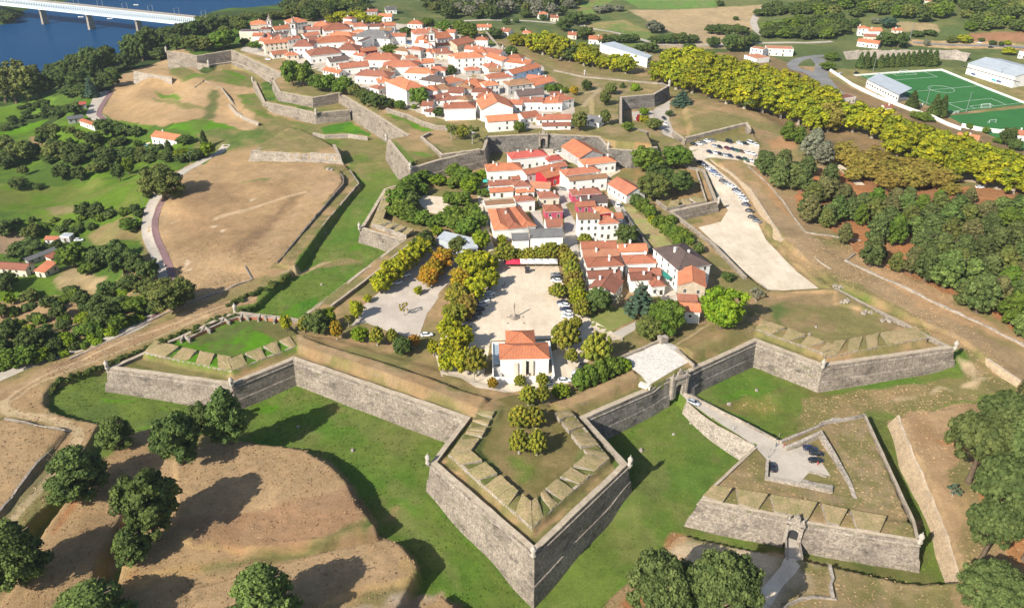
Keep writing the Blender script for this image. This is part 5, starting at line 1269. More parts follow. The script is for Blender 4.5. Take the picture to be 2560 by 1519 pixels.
F('A2',577,522,690,512,3,7,'hip','o','cream','open pavilion with orange pyramid roof near the lower wall',rows=1)
F('A2',735,277,890,277,4,7,'gx','b','greywall','brown roof right of the right far bell tower')
F('A2',830,252,992,246,5,12,'hip','o','greywall','tall orange pyramid roof left of the yellow trees')
F('A2',747,342,886,322,4,7,'gx','t','white','terracotta roof behind the big cream walled house')
F('A2',780,387,902,378,4,9,'gx','b','white','brown red roof left of the long orange roof')
F('A2',858,404,1192,386,4.5,13,'hip','o','white','long bright orange roof with white walls in the upper town',cols=5)
F('A2',952,332,1186,347,4.5,10,'hip','o','white','orange roof just left of the big slate hall')
F('A2',930,292,1186,272,4.5,16,'hip','t','white','wide terracotta roof below the yellow trees')
F('A2',1086,232,1202,230,4,8,'hip','p','white','pinkish pale roof at the back of the upper town')
F('A2',1202,252,1332,247,5,10,'hip','t','white','terracotta roof with square white chimney at the back',chim=2)
F('A2',1315,262,1440,258,3.5,8,'gx','g','greywall','small grey roof behind the slate hall')
F('A2',1195,342,1536,368,5.5,17,'hip','g','white','big slate roofed hall with white walls in the upper town',rows=2,cols=4)
F('A2',1275,400,1390,352,6.5,5,'flat','d','white','white flat fronted annex below the slate hall',rows=2,cols=2)
F('A2',1040,464,1232,474,4.5,13,'hip','b','white','brown red hipped roof left of the maroon house',cols=4)
F('A2',1280,484,1422,466,4,7,'gx','o','maroon','maroon walled house with orange roof in the upper town',rows=1,cols=3)
F('A2',1200,510,1285,525,5,6,'gx','t','white','terracotta roofed row house left of the maroon house')
F('A2',800,522,1088,492,5.5,14,'hip','b','white','large red brown hipped roof with two white chimneys',chim=2,rows=1)
F('A2',980,576,1152,556,4,8,'gx','d','white','dark brown roof beside the red brown hipped house')
F('A2',1080,637,1346,612,4.5,9,'gx','t','white','white house with terracotta roof and a row of small windows',rows=1,cols=5)
F('A2',915,652,1066,682,3,6,'gx','o','white','orange gabled shed above the line of dark trees',rows=1)
F('A2',1290,557,1616,562,5,13,'hip','t','white','broad terracotta roof left of the church square',cols=5)
F('A2',1470,627,1802,622,5,12,'hip','t','white','broad terracotta roof with dark solar panels',cols=5)
F('A2',1690,550,1800,545,4,8,'hip','p','white','pale pink roof beside the white church front')
F('A2',1770,595,1950,580,4,7,'gx','o','white','orange roof right of the pale pink roof')
F('A2',1212,702,1528,722,5,11,'hip','b','white','brown red roof directly behind the row of dark trees',cols=5,rows=1)
F('A2',1352,812,1432,832,4,8,'hip','b','white','small brown roof left of the big corner house',cols=2)
F('A2',1430,772,1562,762,7,9,'hip','o','white','white house with orange roof adjoining the big corner house',rows=2)
F('A2',1690,838,1862,802,9.5,22,'hip','o','white','big white corner house with orange hipped roof and grey framed windows',rows=3,cols=3)
F('A2',1672,678,1942,692,4.5,10,'hip','o','white','orange hipped roof behind the big corner house',cols=4)
F('A2',1812,742,2052,778,5.5,10,'hip','d','white','dark brown roof with upper balcony right of the corner house',rows=2,cols=4)
F('A2',1880,655,2048,662,3.5,8,'hip','t','white','terracotta roof above the small dark garden tree')
F('A2',2040,787,2226,747,5,10,'hip','o','white','orange roof with white chimneys right of the garden tree',chim=2)
F('A2',2078,860,2210,870,4,9,'gx','b','white','red brown roof below the orange chimneyed roof')
F('A2',2150,830,2300,830,5,9,'hip','m','greywall','weathered roof with glazed grey veranda front',rows=1,cols=4)
F('A2',1940,925,2100,892,4,6,'gx','b','white','small stepped house with white dormer above the lowest white houses')
F('A2',1832,985,1930,988,4.5,7,'gx','b','white','small white house next to the lone street tree',rows=1,cols=2)
F('A2',1870,1035,1952,1040,3,5,'gx','b','white','tiny white annex at the edge of the upper bastion',rows=1,cols=1)
F('A2',2045,1012,2332,1003,7,9,'hip','t','white','long windowless white house with terracotta roof above the bastion',rows=0,chim=2)
F('A2',1960,935,2270,915,3,5,'gx','b','white','row of low white rooms with red brown eaves',rows=1,cols=5)
F('A3',85,427,242,387,5,12,'gx','t','stonewall','stone house with terracotta roof right of the white church',zg=17.6)
F('A3',70,547,337,532,10,10,'hip','o','white','tall white three storey house with orange roof behind the church row',rows=3,cols=4)
F('A3',0,520,70,540,5,10,'hip','o','white','orange roof left of the tall three storey house',cols=2)
F('A3',150,457,300,470,4.5,8,'gx','t','white','terracotta row house below the stone bastion end')
F('A3',300,478,480,505,4.5,8,'gx','b','white','brown red row house continuing toward the earth bank',cols=4)
F('A3',345,520,500,572,5,8,'gx','o','white','white row house with orange roof facing the earth bank',cols=4)
F('A3',512,572,752,602,4.5,8,'gx','o','white','long orange roof row house just behind the blue house',cols=5)
F('A3',372,637,497,622,5,9,'hip','t','white','small white house with terracotta roof left of the blue house',cols=2)
F('A3',602,692,862,622,6,8,'gx','o','bluewall','blue and white house with long orange roof',rows=2,cols=5)
F('A3',380,737,607,717,4.5,9,'hip','t','white','red terracotta roof in front of the blue house',cols=4)
F('A3',0,782,147,757,4,10,'hip','o','white','orange roof in the centre of the upper town',cols=3)
F('A3',95,802,332,822,4,14,'hip','o','white','broad orange roof with white lantern chimneys in the centre',cols=4)
F('A3',345,802,477,787,6.5,8,'hip','o','white','tall narrow white house with orange roof and upper veranda',rows=2,cols=3)
F('A3',165,660,300,650,3,6,'hip','t','greywall','small porch roof below the tall three storey house',cols=1)
F('A3',560,800,790,775,6,9,'hip','m','greywall','large house with mottled tan hipped roof',rows=2,cols=4)
F('A3',652,892,892,872,4.5,9,'gx','d','greywall','derelict house with dark sagging roof',rows=1,cols=4)
F('A3',802,802,986,752,4.5,10,'gx','o','white','long orange roof beside green garden shrubs',cols=4)
F('A3',720,735,860,750,4,8,'gx','t','white','terracotta roof between blue house and tan roof')
F('A3',1022,947,1168,917,5.5,10,'hip','t','white','white house with arched dormer by the garden lawn',rows=2,cols=2)
F('A3',670,947,880,947,5.5,7,'gx','b','white','long white wall house with brown red roof',rows=1,cols=3)
F('A3',880,960,1060,955,5,8,'hip','o','white','orange roofed house with white gables near the garden',rows=1,cols=3)
F('A3',312,1018,602,1000,7,17,'gy','o','white','large orange gabled house facing the gate wall',rows=1,cols=3)
F('A3',372,1132,652,1112,6,8,'gx','o','white','white house with orange roof and dormers just above the gate wall',rows=2,cols=4)
F('A3',705,1100,850,1075,3.5,8,'gx','t','white','terracotta roof right of the narrow shaded street')
F('A3',830,1112,1142,1107,3.2,7,'gx','t','white','long low house with a row of small panes above the gate wall',rows=1,cols=5)
F('A3',880,1172,1137,1167,2.2,4,'mono','b','white','lean-to roof strip in front of the long low house',rows=1,cols=3,chim=0)
F('A3',1270,1115,1400,1140,3,8,'gx','g','white','dark roofed shed beside the shaggy tree',rows=1,cols=2)
rg_=random.Random(3)
IP=KW('A2 250,420 480,270 900,230 1300,240 1740,330 2150,340 | A3 300,430 800,600 850,760 1100,900 1100,1080 500,1100 330,1060 | A2 2000,960 1760,930 1500,760 1250,690 950,620 640,500 380,480',17.6)
IPX=[(p.x,p.y)for p in IP]
n_=0
for _ in range(4000):
 x,y=rg_.uniform(min(p[0]for p in IPX),max(p[0]for p in IPX)),rg_.uniform(min(p[1]for p in IPX),max(p[1]for p in IPX))
 if sdist(IPX,np.array([x]),np.array([y]))[0]>0:continue
 w,d=rg_.uniform(7,12),rg_.uniform(6.5,10)
 r=(w+d)/4
 if any((x-f[0])**2+(y-f[1])**2<(.80*(r+f[2]))**2 for f in FOOT):continue
 if(Vector((x,y,17.6))-W(*px('A2',1680,470),17.6)).length<17:continue
 FOOT.append((x,y,r));n_+=1
 house(Vector((x,y,17.6)),rg_.uniform(-.45,.1),w,d,rg_.uniform(3.5,6),rg_.choice(['hip','gx','hip']),rg_.choice('ottbbm'),rg_.choice(['white','white','cream','greywall']),'small tiled house squeezed between larger roofs of the upper town',cols=2,group='small infill houses of the upper town',door=False)
 if n_>=34:break
def bell_tower(p,w,h,label,spire=5,ang=0,n=1):
 e=tag(empty('bell_tower',p,ang),label,'bell tower')
 mb=MB();mb.box(-w/2,w/2,-w/2,w/2,-2,h);mb.build('shaft',M['white'],e)
 for x in(-w/2,w/2):
  for y in(-w/2,w/2):
   mb=MB();mb.box(x-.25,x+.25,y-.25,y+.25,-2,h+.02);mb.build('quoin',M['stone_pale'],e)
 for z in(h*.62,h):
  mb=MB();mb.box(-w/2-.4,w/2+.4,-w/2-.4,w/2+.4,z,z+.35);mb.build('cornice',M['stone_pale'],e)
 for a in range(4):
  mb=MB();mb.box(-w*.2,w*.2,-w/2-.06,-w/2+.05,h*.68,h*.92);o=mb.build('belfry_opening',M['darkmetal_shade'],e,(0,0,0),a*math.pi/2)
 mb=MB();mb.lathe([(w*.45,h+.35),(w*.40,h+.9),(w*.16,h+spire*.55),(.06,h+spire)],8);mb.build('spire',M['stone_pale'],e)
 for x in(-1,1):
  for y in(-1,1):
   mb=MB();mb.lathe([(.28,h+.35),(.2,h+.9),(.02,h+1.7)],6,(x*w*.46,y*w*.46,0));mb.build('pinnacle',M['stone_pale'],e)
 return e
bell_tower(W(*px('A2',432,285),17.6),3.6,8.5,'left far bell tower with pointed spire above orange roofs',5.5)
bell_tower(W(*px('A2',655,335),17.6),4.4,10,'right far bell tower with pointed spire and arched belfry',6)
bell_tower(W(*px('A2',1935,500),17.6),4.6,15.5,'tall white church tower with belfry in the middle of the upper town',4.5)
e=F('A2',1760,420,1925,420,7.5,24,'hip','o','white','white church body with orange roofs left of its tall tower',rows=2,cols=2,cat='church',name='church')
mb=MB();mb.prism([(-6.5,-.6),(5,-.6),(5,.4),(-6.5,.4)],-1,8.6);mb.prism([(-2.5,-.6),(1,-.6),(1,.4),(-2.5,.4)],8.6,11);mb.build('facade',M['white'],e)
F('A2',1760,320,2000,305,9.5,10,'hip','t','white','tall terracotta roofed nave behind the white church',rows=1,cat='church',name='church_nave')
F('A2',1975,365,2110,345,8,12,'gx','o','white','orange roofed aisle right of the white church tower',rows=2)
F('A2',1975,430,2105,420,4.5,5,'gx','o','white','low orange roof at the foot of the white church tower',rows=1)
F('A2',1922,500,2090,480,3.5,8,'gx','b','white','brown roof directly below the white church tower',rows=1)
def X(c,xl,yl,xr,yr,h,d,kind,mk,wm,label,**k):
 q=G(*px(c,(xl+xr)/2,(yl+yr)/2+(h*4.5 if c!='B1' else h*14)))
 return H(c,xl,yl,xr,yr,h,d,kind,mk,wm,label,zg=q.z+.1,**k)
X('A1',1400,1265,1635,1305,4.5,9,'gx','o','white','white villa with orange roof and turquoise pool below the far slope',cat='villa',name='villa',rows=1)
X('A1',735,1120,870,1165,3,4,'gx','o','white','small orange roofed shed beside the bend of the road',cat='shed',name='shed',rows=1,chim=0)
X('A1',630,1110,770,1090,2.6,5,'mono','g','greywall','grey roofed shed among bushes left of the orange shed',cat='shed',name='shed',rows=1,chim=0)
X('A1',725,975,795,965,3,5,'gx','r','greywall','tiny red roofed hut in the riverside garden',cat='shed',name='shed',rows=1,chim=0)
X('B1',-60,1075,235,1095,4.6,6,'gx','b','cream','old farmhouse with long brown roof at the left edge',cat='farmhouse',name='farmhouse',rows=2,chim=0)
X('B1',320,1100,410,1115,3,8,'mono','o','cream','barn with steep bright orange roof beside the old farmhouse',cat='barn',name='barn',rows=1,chim=0)
X('B1',260,1010,530,905,2.4,3,'mono','g','greywall','long grey sheet roof behind the orange barn',cat='shed',name='shed',rows=1,chim=0)
X('B1',470,990,560,950,2.6,4,'mono','t','cream','small terracotta lean-to next to the orange barn',cat='shed',name='shed',rows=1,chim=0)
X('B1',415,812,530,815,3,4,'gx','t','white','small white hut with terracotta roof above the round bush',cat='shed',name='shed',rows=1,chim=0)
X('B1',555,790,640,795,2.6,4,'flat','s','greywall','boxy grey shed with white roof edge by the farm track',cat='shed',name='shed',rows=1)
a=[W(*px('A3',x,y),10.0)for x,y in((1410,412),(1850,545),(1890,520),(1540,392))]
e=tag(empty('school_block',(a[0].x,a[0].y,1.0)),'long white modern block with grey metal roof behind plane trees','building')
rel=[(v.x-a[0].x,v.y-a[0].y)for v in a]
mb=MB();mb.prism(rel,-3,9.0);mb.build('wall',M['white'],e)
mb=MB();mb.prism([(x*1.01,y*1.01)for x,y in rel],9.0,9.5);mb.build('roof',M['panelgrey'],e)
v=Vector(rel[2])-Vector(rel[1]);n_=Vector((v.y,-v.x)).normalized()
for i in range(3):
 mb=MB();p0=Vector(rel[1])+v*.1+n_*.05;p1=Vector(rel[1])+v*.9+n_*.05
 mb.prism([tuple(p0),tuple(p1),tuple(p1-n_*.1),tuple(p0-n_*.1)],.6+i*3,2.0+i*3);mb.build('window_band',M['glass'],e)
OUTK=dict(group='houses beyond the walls')
X('A4',1290,690,1440,740,4,14,'flat','p','white','flat roofed white house with patio behind the avenue',rows=1,**OUTK)
X('A4',1365,600,1520,625,6,9,'flat','p','white','white two storey house behind the flat patio house',rows=2,**OUTK)
X('A4',1570,610,1900,620,5.5,12,'flat','p','white','big white house with terrace tables right of the patio house',rows=2,cols=4,cat='house',**OUTK)
X('A5',395,265,490,270,6,8,'hip','o','white','white house with orange roof left of the green hillside tree',rows=2,**OUTK)
X('A5',490,290,615,290,5,9,'gx','o','white','orange roof house joined right of the hillside white house',rows=1,**OUTK)
X('A5',450,340,560,345,4,7,'gx','b','cream','pinkish brown roof in front of the hillside white house',rows=1,**OUTK)
X('A5',385,385,580,410,4,8,'gx','o','white','low white house with orange roof above the rubble slope',rows=1,**OUTK)
X('A5',715,282,800,285,3,6,'gx','o','cream','small orange roof right of the hillside green tree',rows=1,**OUTK)
X('A5',1310,1268,1505,1300,4,7,'gx','o','white','orange roof house half hidden behind the yellow avenue',rows=1,**OUTK)
X('A5',1830,1250,1990,1260,4,8,'gx','t','white','white house with terracotta roof at the right edge below the pitch',rows=1,**OUTK)
X('A5',200,930,370,905,4,9,'flat','b','cream','flat red roofed kiosk by the road above the avenue',rows=1,**OUTK)
X('A5',640,1000,720,1000,3,6,'gx','b','white','little white house with red roof peeping over the avenue',rows=1,**OUTK)
X('A5',1010,20,1100,25,5,8,'flat','p','white','white house in the woods at the top right',rows=1,**OUTK)
X('A5',1885,480,1990,500,5,8,'flat','p','white','white building at the right edge behind the sports hall',rows=1,**OUTK)
X('A3',838,135,928,132,5,8,'hip','o','white','white house with orange roof on the rise beyond the plane trees',rows=2,**OUTK)
X('A3',950,165,1025,165,4,8,'gx','t','cream','reddish roof right of the house on the rise',rows=1,**OUTK)
X('A3',1305,365,1425,370,4,9,'gx','o','white','orange roof house left of the long modern block',rows=1,**OUTK)
X('A3',690,310,770,312,3.5,8,'hip','o','white','orange roof peeping over the first plane trees',rows=1,**OUTK)
X('A3',480,290,560,300,3.5,9,'gx','t','white','white gabled house left of the plane trees',rows=1,**OUTK)
X('A3',270,255,400,255,3,8,'gx','o','white','long orange roof beyond the far parapet',rows=1,**OUTK)
X('A3',1110,325,1190,330,3,8,'gx','t','cream','terracotta roof between the plane trees and the road',rows=1,**OUTK)
X('A2',1430,155,1552,158,4,8,'gx','o','white','white house with orange roof near the railway bend',rows=1,**OUTK)
X('A2',1310,110,1420,112,3.5,8,'gx','b','greywall','brown roofed house above the yellow trees',rows=1,**OUTK)
X('A2',1700,225,1835,230,3.5,10,'hip','o','white','orange roof house behind the big slate hall',rows=1,**OUTK)
X('A2',1190,80,1250,82,3,7,'flat','p','white','small white house among trees above the yellow trees',rows=1,**OUTK)
X('A2',1500,95,1600,90,3.5,9,'gx','g','white','pale blue roofed shed at the top near the river bend',rows=1,**OUTK)
def leaf_mat(name,c1,c2,var=.18,hue=.012):
 m=bpy.data.materials.new(name);m.use_nodes=True
 nt=m.node_tree
 b=nt.nodes['Principled BSDF'];out=nt.nodes['Material Output']
 at=nnode(nt,'ShaderNodeAttribute',attribute_name='tone')
 c=mix(nt,at.outputs['Fac'],c1,c2)
 oi=nnode(nt,'ShaderNodeObjectInfo')
 hs=nnode(nt,'ShaderNodeHueSaturation')
 r=nnode(nt,'ShaderNodeMapRange');r.inputs[3].default_value,r.inputs[4].default_value=1-var,1+var
 nt.links.new(oi.outputs['Random'],r.inputs[0]);nt.links.new(r.outputs[0],hs.inputs['Value'])
 ml=nnode(nt,'ShaderNodeMath',operation='MULTIPLY');ml.inputs[1].default_value=7.31
 fr=nnode(nt,'ShaderNodeMath',operation='FRACT')
 nt.links.new(oi.outputs['Random'],ml.inputs[0]);nt.links.new(ml.outputs[0],fr.inputs[0])
 r2=nnode(nt,'ShaderNodeMapRange');r2.inputs[3].default_value,r2.inputs[4].default_value=.5-hue,.5+hue
 nt.links.new(fr.outputs[0],r2.inputs[0]);nt.links.new(r2.outputs[0],hs.inputs['Hue'])
 nt.links.new(c,hs.inputs['Color'])
 nt.links.new(hs.outputs[0],b.inputs['Base Color'])
 b.inputs['Roughness'].default_value=.75;b.inputs['Specular IOR Level'].default_value=.15
 tr=nnode(nt,'ShaderNodeBsdfTranslucent');nt.links.new(hs.outputs[0],tr.inputs[0])
 mx=nnode(nt,'ShaderNodeMixShader');mx.inputs[0].default_value=.22
 nt.links.new(b.outputs[0],mx.inputs[1]);nt.links.new(tr.outputs[0],mx.inputs[2]);nt.links.new(mx.outputs[0],out.inputs[0])
 return m
LM={'dark':leaf_mat('dark_leaves',(.052,.082,.020),(.125,.165,.038)),'green':leaf_mat('green_leaves',(.07,.12,.016),(.17,.235,.028)),'bright':leaf_mat('bright_leaves',(.10,.17,.010),(.27,.33,.018)),'pine':leaf_mat('pine_needles',(.062,.090,.024),(.16,.19,.055),.2),'pinewarm':leaf_mat('warm_pine_needles',(.09,.10,.032),(.20,.18,.065),.2),'deep':leaf_mat('deep_pine_needles',(.065,.10,.026),(.18,.245,.055)),'plane':leaf_mat('yellow_plane_leaves',(.14,.18,.015),(.45,.41,.014),.16),'pollard':leaf_mat('pollard_leaves',(.13,.165,.022),(.36,.31,.035),.14),'autumn':leaf_mat('autumn_leaves',(.26,.21,.02),(.50,.25,.015),.15,.02),'ochre':leaf_mat('ochre_leaves',(.20,.165,.03),(.33,.25,.045),.14),'cedar':leaf_mat('cedar_needles',(.045,.085,.05),(.11,.165,.10)),'grey':leaf_mat('grey_leaves',(.13,.14,.085),(.28,.27,.18)),'brown':leaf_mat('brownish_leaves',(.085,.115,.025),(.20,.21,.05)),'red':leaf_mat('red_leaves',(.35,.01,.02),(.5,.02,.03))}
def clumps(shape,rg):
 """list of (x,y,z,r,squash) for a crown 2 wide (x,y in -1..1) and 0..1 high times the tree height"""
 out=[]
 sx=rg.random()*6
 if shape in('round','plane','oval','bush'):
  n={'round':84,'plane':76,'oval':80,'bush':30}[shape]
  zc,rz={'round':(.53,.45),'plane':(.51,.47),'oval':(.52,.46),'bush':(.42,.52)}[shape]
  for i in range(n):
   t=1-2*(i+.5)/n
   a=i*2.39996+rg.uniform(-.5,.5)
   rr=math.sqrt(max(0,1-t*t))
   k=rg.uniform(.52,.84)
   if t<-.85 and shape!='bush':k*=.7
   cr=rg.uniform(.11,.27)if shape!='bush' else rg.uniform(.2,.34)
   if shape!='bush':k*=1+.16*math.sin(3*a+n*sx)+rg.uniform(-.08,.08)
   out.append((rr*math.cos(a)*k,rr*math.sin(a)*k,zc+rz*t*k,cr,rg.uniform(.7,.95)))
  for i in range(7):out.append((rg.uniform(-.35,.35),rg.uniform(-.35,.35),zc+rg.uniform(-.15,.15),.42,.8))
 elif shape=='pine':
  for i in range(84):
   t=(i+.5)/84
   R_=.80*(1-max(0,t-.30)**1.5*1.35)*(rg.uniform(.8,1.0)if i%4 else rg.uniform(.3,.6))*(.7+min(t,.2)*1.5)
   a=i*2.39996+rg.uniform(-.4,.4)
   out.append((R_*math.cos(a),R_*math.sin(a),.17+.72*t+rg.uniform(-.03,.03),rg.uniform(.13,.27),rg.uniform(.6,.9)))
  for i in range(7):out.append((rg.uniform(-.15,.15),rg.uniform(-.15,.15),.28+i*.09,.42,.8))
 elif shape=='umbrella':
  for i in range(90):
   a=i*2.39996;R_=math.sqrt((i+.5)/90)*.84
   z=.66+.24*(1-R_**2)+rg.uniform(-.03,.03)
   out.append((R_*math.cos(a)+rg.uniform(-.05,.05),R_*math.sin(a)+rg.uniform(-.05,.05),z,rg.uniform(.10,.18),.8))
  for i in range(26):
   a=i*2.39996;R_=rg.uniform(.5,.85)
   out.append((R_*math.cos(a),R_*math.sin(a),.58+rg.uniform(-.04,.04),rg.uniform(.12,.2),.7))
 elif shape=='cypress':
  for i in range(40):
   t=(i+.5)/40
   R_=.62*(1-t)**.75+.06
   a=i*2.39996
   out.append((R_*math.cos(a),R_*math.sin(a),.06+.86*t,.42*(1-t)+.16,1.1))
 elif shape=='cedar':
  for lv in range(7):
   z=.18+lv*.115
   R0=.92*(1-lv/8.2)
   m=9-lv
   for j in range(m):
    a=2*math.pi*j/m+lv*.7+rg.uniform(-.2,.2)
    for q in(.45,.85):
     out.append((R0*q*math.cos(a),R0*q*math.sin(a),z-q*.03+rg.uniform(-.02,.02),.20*(1.1-lv*.07),.32))
  out.append((0,0,.97,.1,1.2))
 elif shape=='pollard':
  for i in range(34):
   a=i*2.39996;e=math.acos(1-1.05*(i+.5)/34)
   for q,cr in((.45,.19),(.72,.17),(.93,.12)):
    q2=q*rg.uniform(.88,1.08)
    out.append((math.sin(e)*math.cos(a)*q2*.92,math.sin(e)*math.sin(a)*q2*.92,.30+.66*math.cos(e)*q2+.10*q2*math.sin(e),cr,1.25))
  out.append((0,0,.5,.4,.7))
 elif shape=='sparse':
  for i in range(16):
   a=i*2.39996;q=rg.uniform(.3,.85)
   out.append((q*math.cos(a),q*math.sin(a),.45+.45*rg.random(),rg.uniform(.14,.22),.6))
 return out
def crown_mesh(name,shape,mat,nleaf,leaf,hw,seed,core=True):
 """hw = crown half width and height in metres the leaves are sized for"""
 rg=random.Random(seed);nr=np.random.default_rng(seed)
 cl=clumps(shape,rg)
 R_,Hh=hw
 tot=sum(c[3]**2 for c in cl)
 P,N,S,TN=[],[],[],[]
 for x,y,z,r,sq in cl:
  k=max(6,int(nleaf*r*r/tot))
  d=nr.normal(size=(k,3));d[:,2]+=.25
  d/=np.linalg.norm(d,axis=1)[:,None]
  rad=r*R_*nr.uniform(.72,1.08,k)[:,None]
  p=np.array([x*R_,y*R_,z*Hh])+d*rad*np.array([1,1,sq])
  n=d+nr.normal(size=(k,3))*.42;n[:,2]+=.15
  n/=np.linalg.norm(n,axis=1)[:,None]
  P.append(p);N.append(n);S.append(leaf*nr.uniform(.6,1.25,k))
  TN.append(np.clip(rg.uniform(.1,.8)+nr.normal(size=k)*.22,0,1))
 P=np.concatenate(P);N=np.concatenate(N);S=np.concatenate(S);TN=np.concatenate(TN)
 ok=P[:,2]>.02*Hh
 P,N,S,TN=P[ok],N[ok],S[ok],TN[ok]
 u=np.cross(N,nr.normal(size=N.shape));u/=np.linalg.norm(u,axis=1)[:,None]
 v=np.cross(N,u)
 S=S[:,None]
 q=np.stack([P-u*S-v*S*.7,P+u*S-v*S*.8,P+u*S*.8+v*S*.75,P-u*S*.7+v*S],1)
 co=q.reshape(-1,3);nq=len(P)
 tone=np.repeat(TN,4)
 faces=[np.arange(nq*4).reshape(-1,4)]
 verts=[co];base=nq*4
 tri=[]
 if core:
  bm=bmesh.new();bmesh.ops.create_icosphere(bm,subdivisions=1,radius=1)
  iv=np.array([v_.co[:]for v_ in bm.verts]);it=np.array([[v_.index for v_ in f.verts]for f in bm.faces]);bm.free()
  for x,y,z,r,sq in cl:
   verts.append(np.array([x*R_,y*R_,z*Hh])+iv*r*R_*.74*np.array([1,1,sq]));tri.append(it+base);base+=len(iv)
   tone=np.concatenate([tone,np.full(len(iv),rg.uniform(.1,.5))])
 co=np.concatenate(verts).astype(np.float32)
 lv=faces[0].ravel();ls=np.arange(0,nq*4,4);
 if tri:
  t=np.concatenate(tri);lv=np.concatenate([lv,t.ravel()]);ls=np.concatenate([ls,nq*4+np.arange(0,t.size,3)])
 me=bpy.data.meshes.new(name)
 me.vertices.add(len(co));me.vertices.foreach_set('co',co.ravel())
 me.loops.add(len(lv));me.loops.foreach_set('vertex_index',lv.astype(np.int32))
 me.polygons.add(len(ls));me.polygons.foreach_set('loop_start',ls.astype(np.int32))
 me.update(calc_edges=True)
 a=me.attributes.new('tone','FLOAT','POINT');a.data.foreach_set('value',tone.astype(np.float32))
 me.materials.append(mat)
 return me
def trunk_mesh(name,shape,hw,mat,seed):
 rg=random.Random(seed)
 R_,Hh=hw
 mb=MB()
 r0=max(.14,.045*Hh)if shape!='pollard' else .09*R_+.1
 top={'round':.45,'plane':.5,'oval':.4,'bush':.2,'pine':.7,'umbrella':.6,'cypress':.5,'cedar':.9,'pollard':.34,'sparse':.5}[shape]*Hh
 lean=(rg.uniform(-.06,.06)*Hh,rg.uniform(-.06,.06)*Hh)if shape in('pine','umbrella')else(0,0)
 pts=[Vector((lean[0]*t,lean[1]*t,top*t-.4*(t==0)))for t in(0,.12,.5,1)]
 rad=[r0*1.35,r0,r0*.8,r0*.5]
 for i in range(3):mb.tube(pts[i],pts[i+1],rad[i],rad[i+1],7)
 n={'pollard':8,'round':6,'plane':6,'sparse':10,'umbrella':9,'pine':8}.get(shape,4)
 for i in range(n):
  a=i*2.4+rg.uniform(-.3,.3)
  s=pts[2].lerp(pts[3],rg.uniform(.2,1))
  L=R_*rg.uniform(.45,.75)
  mb.tube(s,s+Vector((math.cos(a)*L,math.sin(a)*L,Hh*rg.uniform(.1,.28))),r0*.38,r0*.1,5)
 return mb.mesh(name,[mat])
PROTO={}
DIM={'round':(4.5,9.5),'plane':(5.5,13),'oval':(4,11),'bush':(2.2,2.8),'pine':(5,13),'umbrella':(8,15),'cypress':(1.8,9),'cedar':(5.5,13),'pollard':(3.0,5.6),'sparse':(3,6)}
NLEAF={'round':3400,'plane':3600,'oval':3000,'bush':1500,'pine':3600,'umbrella':6500,'cypress':2200,'cedar':3000,'pollard':3200,'sparse':700}
def proto(shape,mat,var,detail):
 key=(shape,mat,var,detail)
 if key not in PROTO:
  hw=DIM[shape]
  sd=100+var*17+len(shape)*3+sum(map(ord,shape+mat))
  mul,lf={0:(.45,1.55),1:(1.0,1.0),2:(2.4,.62)}[detail]
  leaf={'bush':.20,'pollard':.24,'cypress':.22,'umbrella':.34,'cedar':.26,'sparse':.22}.get(shape,.33)*lf
  nm={'pine':'pine','umbrella':'pine'}.get(shape,shape)
  PROTO[key]=(trunk_mesh('trunk',shape,hw,M['barkpale' if shape in('plane','sparse','pollard')else 'bark'],sd),crown_mesh('crown',shape,LM[mat],int(NLEAF[shape]*mul),leaf,hw,sd,core=shape!='sparse'))
 return PROTO[key]
TNAME={'round':'broadleaf_tree','plane':'plane_tree','oval':'broadleaf_tree','bush':'shrub','pine':'pine_tree','umbrella':'umbrella_pine','cypress':'cypress_tree','cedar':'cedar_tree','pollard':'pollarded_plane_tree','sparse':'bare_tree'}
TR=random.Random(404)
TREES=[]
def tree_at(p,w,h,shape,mat,label,group=None,detail=1,cat=None,wood=None):
 """w = crown width, h = height in metres"""
 tr,cr=proto(shape,mat,TR.randrange(3),detail)
 hw=DIM[shape]
 k,kz=w/(2*hw[0]),h/hw[1]
 sc=(k*TR.uniform(.94,1.06),k*TR.uniform(.94,1.06),kz)
 TREES.append(dict(p=p,w=w,h=h,shape=shape,mat=mat,label=label,group=group,tr=tr,cr=cr,sc=sc,rz=TR.random()*6.28,cat=cat or('shrub' if shape=='bush' else 'tree'),size=w*h/max((p.y*CT+(CAM_H-p.z)*ST),1)**2,var=TR.randrange(3),wood=wood))
